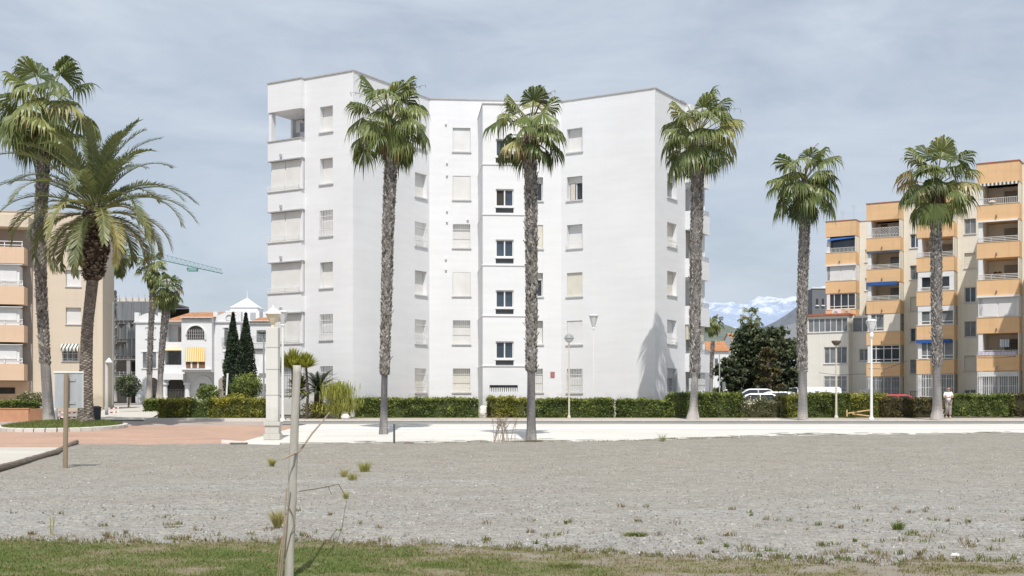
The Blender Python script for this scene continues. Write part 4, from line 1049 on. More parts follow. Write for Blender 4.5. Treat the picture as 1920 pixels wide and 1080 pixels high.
# ------------------------------------------------------------------ the white apartment block
U = Vector((.857, -.515)); V = Vector((.515, .857))
def white_block():
    ZB, ZT = .85, 19.56; FH = 2.85; ZW = 3.635           # ZW: top of the ground floor windows
    P2 = Vector((-8.59, 66.3)); P1 = P2-U*3.4; P1f = P1-V*.3; P0 = P1f-U*2.44
    P3 = P2+V*7.2; P6 = Vector((8.16, 70.0)); P5 = P6-U*6.1; P7 = P6+V*4.4; P8 = P6+V*7.45
    root = thing('apartment_building', 'big white six-floor apartment block with shuttered windows in the middle', 'apartment building', (0, 73, g(73)))
    A, B, C, D, E = Face(P1, P2), Face(P2, P3), Face(P3, P5), Face(P5, P6), Face(P6, P7)
    cols = []   # face, px0, px1, rows {floor: (kind kwargs)}
    S = dict(kind='shutter'); SB = dict(kind='bars')
    def sh(fr=1.0, **k): return dict(kind='shutter', frac=fr, **k)
    def ba(fr=1.0, **k): return dict(kind='bars', frac=fr, **k)
    cols.append((A, 600, 624, 0, {5: sh(), 4: sh(), 3: ba(), 2: sh(), 1: ba(), 0: ba()}))
    cols.append((B, 778, 800, 0, {5: sh(), 4: sh(), 3: ba(shut='shutter_white'), 2: sh(), 1: ba(), 0: ba(shut='shutter_cream')}))
    cols.append((C, 849, 882, .02, {5: sh(shut='shutter_white', depth=.13), 4: sh(depth=.06), 3: ba(), 2: sh(depth=.04), 1: ba(), 0: ba(shut='shutter_cream')}))
    cols.append((C, 1003, 1018, .02, {5: sh(), 4: sh(.25, nm=0), 3: sh(shut='shutter_cream', depth=.08), 2: sh(.3, nm=0), 1: sh(), 0: ba()}))
    cols.append((D, 1063, 1092, 0, {5: sh(), 4: sh(.28, nm=1, pane='glass'), 3: sh(shut='shutter_white', rail=True), 2: sh(shut='shutter_cream', depth=.12), 1: sh(shut='shutter_white', depth=.07), 0: ba()}))
    cols.append((E, 1251, 1268.5, 0, {5: sh(), 4: sh(.3, nm=0, pane='glass_grey'), 3: sh(shut='shutter_cream', rail=True), 2: sh(shut='shutter_cream'), 1: sh(shut='shutter_white', rail=True), 0: ba(.4, pane='glass_grey', barmat='iron_grey')}))
    wallm = MB(); todo = []; holes = {id(f): [] for f in (A, B, C, D, E)}
    for fc, p0, p1, dz, rowsd in cols:
        u0, u1 = fc.u(p0), fc.u(p1)
        for k, kw in rowsd.items():
            zt = ZW+FH*k+dz; zb = zt-1.40
            kw = dict(kw); dep = kw.setdefault('depth', .30)
            holes[id(fc)].append((u0, u1, zb, zt, dep)); todo.append((fc, u0, u1, zb, zt, kw))
    for f in (A, B, C, D, E):
        # holes of different depth: cut all, reveals to their own depth
        hs = [h[:4] for h in holes[id(f)]]
        us = sorted({0, f.L, *[h[0] for h in hs], *[h[1] for h in hs]}); zs = sorted({ZB, ZT, *[h[2] for h in hs], *[h[3] for h in hs]})
        for i in range(len(us)-1):
            for j in range(len(zs)-1):
                cu, cz = (us[i]+us[i+1])/2, (zs[j]+zs[j+1])/2
                if any(h[0] < cu < h[1] and h[2] < cz < h[3] for h in hs): continue
                wallm.quad(f.p(us[i], 0, zs[j]), f.p(us[i+1], 0, zs[j]), f.p(us[i+1], 0, zs[j+1]), f.p(us[i], 0, zs[j+1]))
        for a, b, c, d, dep in holes[id(f)]:
            e = -dep-.03
            wallm.quad(f.p(a, 0, c), f.p(a, e, c), f.p(a, e, d), f.p(a, 0, d)); wallm.quad(f.p(b, e, c), f.p(b, 0, c), f.p(b, 0, d), f.p(b, e, d))
            wallm.quad(f.p(a, e, d), f.p(b, e, d), f.p(b, 0, d), f.p(a, 0, d)); wallm.quad(f.p(a, 0, c), f.p(b, 0, c), f.p(b, e, c), f.p(a, e, c))
    # back of the block and roof deck
    PB = P1-U*2.44+V*2.2; PL = P1-U*2.44+V*12; PR = P8-U*14
    def vw(a, b, z0=ZB, z1=ZT): wallm.quad((a.x, a.y, z0), (b.x, b.y, z0), (b.x, b.y, z1), (a.x, a.y, z1))
    P8b = P8-U*.0
    for a, b in ((P8, PR), (PR, PL), (PL, PB)): vw(a, b)
    zr = ZT-.9
    wallm.quad(*[(q.x, q.y, zr) for q in (P1+V*.2, P2, P3, P5, P6, P8, PR, PL)])
    wallm.build('wall', 'white', root)
    # coping line
    cm = MB()
    for a, b in ((P1, P2), (P2, P3), (P3, P5), (P5, P6), (P6, P8)):
        f = Face(a, b); f.box(cm, -.0, f.L-.004, -.25, .05, ZT+.002, ZT+.065)
    cm.build('roof_coping', 'coping', root)
    for fc, u0, u1, zb, zt, kw in todo:
        w = window(root, fc, u0, u1, zb, zt, **kw)
    # curtain in the open window of the right wing
    u0, u1 = D.u(1067), D.u(1082); m = MB(); zt = ZW+FH*4-.42; prev = None
    for i in range(13):
        u = u0+(u1-u0)*.62*i/12; o = -.165+.02*math.sin(i*2.1)
        if prev: m.quad(D.p(prev[0], prev[1], zt-.93), D.p(u, o, zt-.93), D.p(u, o, zt), D.p(prev[0], prev[1], zt))
        prev = (u, o)
    m.build('curtain', 'curtain', root)
    # stair tower
    T0, T1 = Vector((-1.65, 69.0)), Vector((1.02, 69.22)); ZTT = 18.43
    TF = Face(T0, T1); nrm = TF.n
    TL = Vector((-2.02, 72.85)); TR = Vector((1.3, 73.1)); tm = MB(); hs = []
    def z(py): return ZC+(HY-py)*69.05/F
    tu0, tu1 = TF.u(929.5), TF.u(963)
    for py in (260, 354, 449, 544, 640): hs.append((tu0, tu1, z(py+45), z(py)))
    vent = (TF.u(918), TF.u(971), z(735), z(722)); hs.append(vent)
    TF.wall(tm, ZB, ZTT, hs, .16)
    SL = Face(TL, T0); SR = Face(T1, TR)
    SL.wall(tm, ZB, ZTT); SR.wall(tm, ZB, ZTT)
    tm.quad(*[(q.x, q.y, ZTT-.05) for q in (T0, T1, TR, TL)])
    tower = tm.build('stair_tower', 'white', root)
    for py in (308, 402, 497, 592, 686):
        bm = MB(); zz = z(py); TF.box(bm, -.035, TF.L+.03, .002, .045, zz-.03, zz+.03); SL.box(bm, .02, SL.L-.004, .002, .035, zz-.03, zz+.03)
        bm.build('floor_band', 'white_trim', tower)
    cm = MB(); TF.box(cm, -.03, TF.L, -.2, .05, ZTT+.002, ZTT+.06); SL.box(cm, .0, SL.L-.26, -.2, .04, ZTT+.002, ZTT+.06); cm.build('roof_coping', 'coping', tower)
    for i, py in enumerate((260, 354, 449, 544, 640)):
        zt = z(py); zm = z(py+33); zb = z(py+45)
        m = MB(); TF.box(m, tu0, tu1, -.19, -.16, zm, zt); w = m.build('window', 'glass_blue', tower)
        f = MB(); um = (tu0+tu1)/2
        for a, b, c, d in ((tu0+.003, tu0+.06, zm, zt-.004), (tu1-.06, tu1-.003, zm, zt-.004), (um-.035, um+.035, zm, zt-.004), (tu0+.06, tu1-.06, zt-.06, zt-.006), (tu0+.06, tu1-.06, zm+.002, zm+.07)):
            TF.box(f, a, b, -.157, -.09 if a != um-.035 else -.085, c, d)
        f.build('frame', 'iron_white', w)
        f = MB(); TF.box(f, tu0-.05, tu1+.05, -.155, .03, zm-.07, zm-.003); f.build('sill', 'white_trim', w)
        f = MB(); TF.box(f, tu0+.003, tu1-.003, -.16, -.11, zb+.002, zm-.075); f.build('lower_panel', 'dark_panel', w)
        if i == 1:
            f = MB(); TF.box(f, tu0+.07, um-.04, -.157, -.145, zm+.08, zt-.07); f.build('dark_curtain', 'interior', w)
    m = MB(); a, b, c, d = vent; TF.box(m, a, b, -.19, -.16, c, d); w = m.build('vent_opening', 'dark_panel', tower)
    m = MB(); n = 15
    for i in range(n): uu = a+(b-a)*(i+.5)/n; TF.box(m, uu-.03, uu+.03, -.155, -.10, c+.003, c+(d-c)*.68)
    m.build('vent_grille', 'iron_white', w)
    # wall plaque and wall lamps
    m = MB(); a = D.u(1061.5); CC = Face(P3, P5); a = CC.u(1036); CC.box(m, a-.13, a+.13, .002, .03, Z(708, 73), Z(697, 73)); m.build('plaque', 'plaque', root)
    for fc, px, py, Y in ((C, 836, 232, 72.6), (C, 838, 305, 72.6), (C, 838, 328, 72.6), (C, 838, 395, 72.6), (C, 838, 415, 72.6), (C, 877, 411, 72.6), (C, 836, 485, 72.6), (C, 836, 505, 72.6), (D, 1025, 395, 73), (D, 1044, 684, 73)):
        m = MB(); a = fc.u(px); zz = Z(py, Y); fc.box(m, a-.06, a+.06, .002, .10, zz-.06, zz+.06); m.build('wall_box', 'white_trim', root)
    # ---- left balcony stack
    F0 = Face(P0, P1f); LS = Face(P0+V*2.5, P0); L = F0.L
    st = MB(); F0.box(st, 0, L, -2.3, 0, 17.93, ZT); 
    b = st.build('balcony_fascia', 'white', root)
    cm = MB(); F0.box(cm, -.05, L+.03, -2.3, .05, ZT+.002, ZT+.06); cm.build('coping', 'coping', b)
    m = MB(); F0.box(m, .05, L, -2.25, -2.1, ZB, 13.4); F0.box(m, .25, .55, -2.25, -2.1, 16.3, 17.9); F0.box(m, L-.45, L, -2.25, -2.1, 16.3, 17.9); F0.box(m, .25, L-.45, -2.25, -2.1, 15.2, 17.18)
    F0.box(m, .25, L-.45, -2.24, -2.11, 17.72, 17.9)
    m.build('loggia_back_wall', 'white', root)
    for q in ((.03, .22, -.4, -.06), (.03, .16, -2.2, -1.9)):
        m = MB(); F0.box(m, *q, 16.29, 17.9); m.build('loggia_pillar', 'white', root)
    m = MB(); q = F0.p(L-.33, -.62, 17.35); m.tube([F0.p(L-.02, -.62, 17.5), F0.p(L-.25, -.62, 17.52), q], [.03, .04, .09], 8); m.build('wall_lamp', 'lamp_brown', root)
    for j in range(6):
        zt = 16.26-2.85*j; zb = zt-1.05
        m = MB(); F0.box(m, 0, L+.001, -2.3, 0, zb, zt); p = m.build('balcony_parapet', 'white', root)
        m = MB(); F0.box(m, -.05, L+.06, -.22, .05, zt+.002, zt+.055); m.build('coping', 'coping', p)
        # glazed / shuttered enclosure below the parapet
        ze1 = zb-.0; ze0 = max(16.26-2.85*(j+1)+.058, ZB+.3) if j < 5 else ZB+.1
        if j == 5: continue
        m = MB(); F0.box(m, .12, L-.06, -2.0, -.16, ze0, ze1-.01); e = m.build('balcony_enclosure', 'white_trim', root)
        if j < 4:
            split = (j % 3 != 2)
            segs = [(.2, L/2-.06), (L/2+.03, L-.2)] if split else [(.2, L-.2)]
            for a, bb in segs:
                m = MB(); F0.box(m, a, bb, -.158, -.12, ze0+.05, ze1-.09); m.build('shutter', 'shutter', e)
        m = MB(); F0.box(m, .06, L-.02, -.3, .1, ze1-.075, ze1-.015); m.build('awning_box', 'iron_grey', e)
        m = MB(); F0.box(m, L*.42-.05, L*.42+.05, .002, .14, zb+.12, zb+.30); m.build('balcony_lamp', 'iron_grey', p)
        if j < 4:
            m = MB()
            for q in range(4): F0.box(m, .0, L-.1, .0, .03, ze0+.0+.085*q, ze0+.035+.085*q)
            for uu in (.1, L/2, L-.2): F0.box(m, uu, uu+.03, -.03, -.001, ze0-.02, ze0+.3)
            m.build('railing', 'iron_white', e)
    m = MB(); F0.box(m, .12, L-.06, -2.0, -.3, ZB, 3.80); e = m.build('ground_floor_enclosure', 'shutter_white', root)
    m = MB(); bars(m, F0, .15, L-.1, ZB+.1, 3.75, -.12, step=.17, w=.03, hor=3); m.build('security_bars', 'iron_grey', e)
    # ---- right balcony stack on the street corner
    G = Face(P7, P8); L = G.L
    m = MB(); G.wall(m, ZB, ZT, off=-1.5); m.quad(*[(q[0], q[1], q[2]) for q in (G.p(0, 0, ZB), G.p(0, -1.5, ZB), G.p(0, -1.5, ZT), G.p(0, 0, ZT))]); m.build('balcony_back_wall', 'white', root)
    m = MB(); G.box(m, L-.5, L, -1.5, -.05, ZB, ZT-.02); G.box(m, 0, .06, -1.5, -.05, ZB, ZT-.02); m.build('balcony_side_wall', 'white', root)
    m = MB(); G.box(m, 0, L, -1.5, .33, 17.9, ZT); p = m.build('balcony_fascia', 'white', root)
    for j in range(6):
        zt = 16.0-2.85*j; m = MB(); G.box(m, 0, L, -1.5, .33, zt-1.12, zt); p = m.build('balcony_parapet', 'white', root)
        m = MB(); bars(m, G, .05, L-.05, zt+.01, zt+.34, .26, step=.16, w=.022, hor=3); m.build('railing', 'iron_grey', p)
        zc = zt-1.12
        if j in (1, 3, 4):
            m = MB(); G.box(m, .1, L-.55, -.12, -.08, zc-1.7, zc-.02); gl = m.build('glazing', 'glass_grey', root)
            m = MB()
            for q in range(4): uu = .1+(L-.7)*q/3; G.box(m, uu-.03, uu+.03, -.07, -.03, zc-1.7, zc-.02)
            m.build('frame', 'iron_white', gl)
            if j == 3: m = MB(); G.box(m, .06, L-.5, .0, .14, zc-.9, zc-.02); m.build('blind', 'lamp_beige', gl)
    m = MB(); bars(m, G, .1, L-.5, ZB+.2, 3.1, .2, step=.14, w=.03, hor=3); m.build('security_bars', 'iron_white', root)
    return root
white_block()

# ------------------------------------------------------------------ orange and cream apartment block (right)
def uv(u, v): q = U*u+V*v; return Vector((q.x, q.y))
def orange_block():
    ZT = 19.6; FH = 2.82; ZB = 1.0
    root = thing('apartment_building', 'cream apartment block with stacked orange balconies stepping back at the right', 'apartment building', (38, 104, g(104)))
    units = [(-36.1, 120.6, -30.4), (-29.7, 111.7, -23.9), (-23.7, 104.7, -17.8), (-17.6, 97.3, -11.6), (-11.5, 90.0, -3)]
    # rows top to bottom: what stands above parapet j
    spec = [
        ['awning_blue_dark', 'shutters', 'glazed4', None, None, None],
        ['lattice', 'open_navy', 'open_blue', 'half_window', 'grid', 'bars_dark'],
        ['open', 'open', 'boxed', 'glazed_white', 'glazed_blue', 'bars_white'],
        ['open_stripe', 'open_white', 'open_heart', 'shutters_box', 'laundry', 'bars_tall'],
        ['open']*5+['bars_white']]
    for k, ((u0, v0, u1), sp) in enumerate(zip(units, spec)):
        fc = Face(uv(u0, v0), uv(u0+3.0, v0)); wf = Face(uv(u0, v0+1.35), uv(u1+1.6, v0+1.35)); L = 3.0
        # unit walls
        m = MB(); holes = []
        for f in range(6):
            zt = 16.55-FH*(f)+.25; holes.append((3.55, 4.45, zt-1.25, zt))
        wf.wall(m, ZB, ZT, holes, .18, u0=3.0); D = 9.5
        def vw(a, b): m.quad((a.x, a.y, ZB), (b.x, b.y, ZB), (b.x, b.y, ZT), (a.x, a.y, ZT))
        a, b, c, d = uv(u0+.12, v0+.05), uv(u0+.12, v0+1.35+D), uv(u1+1.6, v0+1.35+D), uv(u1+1.6, v0+1.35)
        vw(b, a); vw(c, b); vw(d, c); m.quad(*[(q.x, q.y, ZT-.03) for q in (uv(u0+.12, v0+1.3), d, c, b)])
        wl = m.build('wall', 'cream', root)
        m = MB(); wf.box(m, 3.0, wf.L, -.2, .05, ZT+.002, ZT+.07); m.build('roof_coping', 'coping', wl)
        for i, (a, b, c, d) in enumerate(holes):
            kd = (i+k) % 3
            window(root, wf, a, b, c, d, .18, 'glass' if kd else 'shutter', pane='glass_grey' if kd != 1 else 'glass_blue', shut='shutter_cream' if kd == 0 else 'shutter_grey', nm=1, frame='iron_grey' if kd == 2 else 'white_trim', sill=True)
        # fascia
        m = MB(); fc.box(m, 0, L, -1.34, 0, 18.1, ZT); fa = m.build('fascia', 'orange', root)
        m = MB(); fc.box(m, -.04, L+.04, -1.3, .05, ZT+.002, ZT+.07); m.build('coping', 'terracotta_strip', fa)
        # loggia back wall and pillars
        m = MB(); fc.box(m, .1, L-.02, -2.6, -2.45, ZB, 18.1); fc.box(m, L-.10, L-.03, -2.45, -.06, ZB, 18.1); m.build('loggia_back_wall', 'cream', root)
        m = MB(); fc.box(m, .10, .42, -2.4, -.06, ZB, 18.1); m.build('loggia_pillar', 'white_trim', root)
        for j in range(6):
            zt = 16.48-FH*j; zb = zt-1.18; top = zt+1.64            # opening above the parapet: zt .. top
            kd = sp[j]
            if kd is None: continue
            if j == 5: zt = 1.72; zb = ZB; top = 4.02
            m = MB(); fc.box(m, 0, L, -2.44, 0, zb, zt); p = m.build('balcony', 'orange', root)
            if j < 5:
                m = MB(); fc.box(m, -.03, L+.03, -.16, .03, zt+.002, zt+.05); m.build('coping', 'beige', p)
                m = MB(); q = fc.p(L*.47, .0, zb+.28); m.tube([fc.p(L*.47, .003, zb+.32), fc.p(L*.47, .16, zb+.34), fc.p(L*.47, .18, zb+.14)], [.03, .05, .08], 7); m.build('wall_lamp', 'lamp_brown', p)
            def rail(h=.36, mat='iron_grey', hor=True):
                m = MB()
                if hor:
                    for q in range(3): fc.box(m, .05, L-.05, -.08, -.04, zt+.06+h*(q+1)/3-.035, zt+.06+h*(q+1)/3)
                    for q in range(4): uu = .06+(L-.15)*q/3; fc.box(m, uu, uu+.04, -.12, -.081, zt+.05, zt+.06+h)
                else: bars(m, fc, .06, L-.06, zt+.05, zt+.06+h, -.08, step=.13, w=.028, hor=1)
                m.build('railing', mat, p)
            def door(mat='shutter_grey', frac=(.52, .98)):
                m = MB(); fc.box(m, L*frac[0], L*frac[1]-.12, -2.45, -2.40, zt-1.0, top-.35); m.build('balcony_door', mat, root)
            if kd.startswith('open') or kd in ('lattice', 'laundry', 'awning_blue_dark'):
                door('shutter_grey' if k > 1 else 'glass_grey')
                if kd not in ('lattice', 'laundry'): rail(.42 if kd in ('open_stripe', 'awning_blue_dark') else .36, 'iron_white', kd not in ('open_stripe', 'awning_blue_dark'))
            if kd == 'open_stripe':
                m = MB(); fc.box(m, .05, L-.05, -.02, .06, top-.22, top-.03); m.build('awning', 'stripe_dark', root)
                m = MB(); m.tube_z(fc.p(L*.36, -.12, zt+.05), [(.05, 0), (.22, .05), (.27, .14), (.2, .24), (.05, .28)], 10); m.build('cushion', 'beige', p)
            if kd == 'open_white':
                m = MB(); fc.box(m, .08, L-.1, -.02, .16, top-.12, top+.0); m.build('rolled_awning', 'white_cloth', root)
            if kd == 'open_navy':
                m = MB(); fc.box(m, .05, L-.05, -.05, .14, top-.20, top+.0); m.build('rolled_awning', 'glass_blue', root)
            if kd == 'open_blue':
                m = MB(); fc.box(m, .05, L-.25, -.05, .2, top-.28, top+.02); m.build('rolled_awning', 'blue_cloth', root)
            if kd == 'awning_blue_dark':
                m = MB(); fc.box(m, .1, L-.1, -2.35, -.5, zt+.02, top-.02); m.build('shaded_interior', 'glass_blue', root)
                m = MB(); m.quad(fc.p(.2, -.4, top-.02), fc.p(L-.1, -.4, top-.02), fc.p(L-.1, .25, top-.28), fc.p(.2, .25, top-.45)); m.build('awning', 'blue_cloth', root)
            if kd == 'open_heart':
                m = MB(); pts = []
                for q in range(24):
                    t = 2*PI*q/24; pts.append((16*math.sin(t)**3/50, (13*math.cos(t)-5*math.cos(2*t)-2*math.cos(3*t)-math.cos(4*t))/50))
                m.quad(*[fc.p(L*.36+a, -2.43, zt+.62+b) for a, b in pts]); m.build('heart_ornament', 'brown_wood', root)
            if kd == 'lattice':
                m = MB()
                for s in (-1, 1):
                    for q in range(-4, 13):
                        a = .42+q*.24; b = a+s*.62
                        aa, bb = max(.42, min(L-.05, a)), max(.42, min(L-.05, b))
                        za = zt+.28+.62*(aa-a)/(b-a); zb2 = zt+.28+.62*(bb-a)/(b-a)
                        if abs(aa-bb) < .05: continue
                        o = -.10 if s > 0 else -.075
                        m.hexa([fc.p(aa-.018, o+.02, za), fc.p(aa+.018, o+.02, za), fc.p(aa+.018, o, za), fc.p(aa-.018, o, za), fc.p(bb-.018, o+.02, zb2), fc.p(bb+.018, o+.02, zb2), fc.p(bb+.018, o, zb2), fc.p(bb-.018, o, zb2)])
                fc.box(m, .40, .44, -.11, -.05, zt+.05, zt+1.15); fc.box(m, .44, L-.05, -.11, -.05, zt+.90, zt+.93)
                m.build('lattice_screen', 'iron_white', p)
                rail(.24, 'iron_white', False)
                m = MB(); fc.box(m, .7, 1.3, -2.4, -2.3, zt+.7, zt+1.5); m.build('wall_cabinet', 'brown_wood', root)
            if kd == 'laundry':
                rail(.30, 'iron_white')
                m = MB(); n = 40; prev = None
                for q in range(n+1):
                    uu = .1+(L-.3)*q/n; dz = .09*noise.noise((q*.5, j, 0)); o = .03+.02*math.sin(q*1.7)
                    if prev: m.quad(fc.p(prev[0], prev[1], zt-.02+prev[2]*.4), fc.p(uu, o, zt-.02+dz*.4), fc.p(uu, o, zt+.24+dz), fc.p(prev[0], prev[1], zt+.24+prev[2]))
                    prev = (uu, o, dz)
                m.build('cloth_on_railing', 'lilac', p)
                m = MB()
                for q in range(4):
                    a = L*.52+q*.17; m.quad(fc.p(a, -.5, zt+.62), fc.p(a+.14, -.5, zt+.60), fc.p(a+.15, -.47, zt+1.18), fc.p(a+.01, -.5, zt+1.2))
                m.build('laundry', 'laundry', root)
                m = MB(); bars(m, fc, L*.55, L-.25, zt+.1, zt+1.25, -2.3, step=.16, w=.035, hor=2); m.build('window_grille', 'iron_dark', root)
            if kd.startswith('shutters'):
                m = MB(); fc.box(m, .08, L-.02, -2.3, -.10, zt+.05, top-.01); e = m.build('enclosure', 'white_trim', root)
                for a, b in ((.16, L*.48), (L*.52, L-.30)):
                    m = MB(); fc.box(m, a, b, -.097, -.06, zt+.10, top-.16); m.build('shutter', 'shutter_white', e)
                m = MB(); fc.box(m, .02, L+.05, -.09, .18, top-.14, top-.0); m.build('awning_box', 'white_trim', e)
            if kd in ('glazed4', 'grid', 'glazed_white', 'glazed_blue', 'boxed', 'half_window', 'bars_dark', 'bars_white', 'bars_tall'):
                pm = {'glazed4': 'glass', 'grid': 'glass', 'bars_dark': 'glass_grey', 'bars_white': 'glass_grey'}.get(kd, 'glass_grey' if kd != 'boxed' else 'glass')
                m = MB(); fc.box(m, .10, L-.03, -2.3, -.16, zt+.05, top-.01); e = m.build('glazing', pm, root)
                nn = {'glazed4': 4, 'grid': 4, 'glazed_white': 3, 'glazed_blue': 4, 'boxed': 2, 'half_window': 2, 'bars_dark': 4, 'bars_white': 5, 'bars_tall': 4}[kd]
                m = MB(); z0, z1 = zt+.06, top-.02; ue = L-.05 if kd != 'half_window' else L*.52
                for q in range(nn+1): uu = .12+(ue-.12-.06)*q/nn; fc.box(m, uu, uu+.06, -.157, -.10, z0, z1)
                zz = [z0, z1-.06, z0+(z1-z0)*.16] + ([z0+(z1-z0)*.78] if kd == 'grid' else [])
                for q in zz: fc.box(m, .13, ue-.01, -.156, -.11, q, q+.06)
                m.build('frame', 'iron_white', e)
                if kd == 'half_window': m = MB(); fc.box(m, L*.52+.002, L-.02, -.158, -.04, z0, z1); m.build('infill_panel', 'cream', e)
                if kd in ('glazed_white', 'boxed'): m = MB(); fc.box(m, .105, L-.035, -.095, -.03, top-.46, top-.02); m.build('shutter_box', 'white_trim', e)
                if kd == 'boxed': [(lambda m: (fc.box(m, a, b, -.095, -.03, z0, top-.47), m.build('white_surround', 'white_trim', e)))(MB()) for a, b in ((.1, .3), (L-.38, L-.04))]; rail(.3, 'iron_white')
                if kd == 'glazed_blue': m = MB(); fc.box(m, .03, L-.2, -.06, .18, top-.26, top+.01); m.build('rolled_awning', 'blue_cloth', root)
                if kd.startswith('bars'):
                    m = MB(); bars(m, fc, .06, L-.06, zt+.08, top-.04, .03, step=.13, w=.03, hor=3); m.build('security_bars', 'iron_white' if kd != 'bars_dark' else 'iron_grey', e)
                    if kd == 'bars_tall': m = MB(); fc.box(m, .1, L-.1, -.02, .02, top-.42, top-.06); m.build('shutter_box', 'shutter_white', e)
    # cable sagging across the facades
    for (pts) in ([(1536, 699, 117), (1570, 703, 117), (1625, 701, 112.5)], [(1629, 691, 109), (1660, 692, 108), (1684, 683, 107.5), (1700, 677, 105)], [(1722, 673, 99.5), (1755, 676, 99), (1786, 673, 98.5)], [(1833, 671, 91), (1870, 671, 90), (1905, 668, 89.4)]):
        m = MB(); m.tube([W(*q) for q in pts], .025, 5); m.build('cable', 'iron_dark', root)
    # roof aerials
    for px, Y, py0, py1 in ((1601, 121, 408, 385), (1580, 122, 409, 396), (1700, 106, 345, 325)):
        m = MB(); a, b = W(px, py0, Y+1.5), W(px, py1, Y+1.5); a.z = ZT-.1; m.tube([a, b], .02, 5)
        for q in range(4): c = b-Vector((0, 0, .12*q)); m.tube([c-Vector((.35-.05*q, 0, 0)), c+Vector((.35-.05*q, 0, 0))], .01, 4)
        m.build('roof_aerial', 'iron_grey', root)
    # low glazed extension in front of the last unit
    fc = Face(uv(-37.3, 118.4), uv(-33.2, 118.4)); zt = Z(592, 119.6); L = fc.L
    m = MB(); hs = []
    ua, ub = fc.u(1545), fc.u(1588)
    hs = [(ua, ub, Z(682, 120), Z(651, 120)), (ua, ub, Z(735, 120), Z(705, 120)), (.1, L-.1, Z(623, 120), Z(597, 120))]
    fc.wall(m, ZB, zt-.02, hs, .15); sr = Face(uv(-33.2, 118.4), uv(-33.2, 122)); sr.wall(m, ZB, zt-.02); sl = Face(uv(-37.3, 124), uv(-37.3, 118.4)); sl.wall(m, ZB, zt-.02)
    m.quad(fc.p(0, 0, zt-.03), fc.p(L, 0, zt-.03), fc.p(L, -4, zt-.03), fc.p(0, -4, zt-.03)); ext = m.build('extension_wall', 'cream_sunlit', root)
    m = MB(); fc.box(m, -.1, L+.1, -4, .15, zt, zt+.18); m.build('extension_roof', 'terracotta_strip', ext)
    for i, (a, b, c, d) in enumerate(hs):
        window(root, fc, a, b, c, d, .15, 'glass' if i != 1 else 'bars_glass', pane='glass_grey', nm=3 if i < 2 else 6, sill=True, hor=2)
    wf = Face(uv(-33.2, 119.6), uv(-30.0, 119.6)); m = MB(); h = [(.7, 1.6, Z(676, 119), Z(654, 119))]; wf.wall(m, ZB, zt, h, .15); m.quad(wf.p(0, 0, zt), wf.p(wf.L, 0, zt), wf.p(wf.L, -2, zt), wf.p(0, -2, zt)); m.build('extension_wall', 'cream_sunlit', root)
    window(root, wf, *h[0], .15, 'glass', pane='glass_grey', nm=1); h3 = (.1, wf.L-.3, Z(620, 119), Z(597, 119))
    m = MB(); wf.box(m, .05, wf.L-.2, .002, .06, Z(621, 119), Z(596, 119)); gl = m.build('glazing', 'glass_grey', root)
    m = MB()
    for q in range(4): uu = .05+(wf.L-.35)*q/3; wf.box(m, uu, uu+.09, .062, .1, Z(621, 119), Z(596, 119))
    m.build('frame', 'iron_white', gl)
    # air conditioning units on the orange parapet of the last stack
    f1 = Face(uv(-36.1, 120.6), uv(-33.1, 120.6)); m = MB(); f1.box(m, .25, 2.9, -2.3, -.004, 10.02, 10.9); m.build('balcony', 'orange', root)
    for a, b, mt in ((.75, 1.65, 'white_trim'), (2.0, 2.5, 'beige')):
        m = MB(); f1.box(m, a, b, .0, .3, 10.15, 10.8); ac = m.build('air_conditioner', mt, root)
        m = MB(); c = f1.p((a+b)/2-.1, .31, 10.47)
        for q in range(3): 
            rr = .23-.07*q; m.tube([f1.p((a+b)/2-.1+rr*math.cos(t*PI/8), .315, 10.47+rr*math.sin(t*PI/8)) for t in range(17)], .012, 4)
        m.build('fan_grille', 'iron_grey', ac)
orange_block()

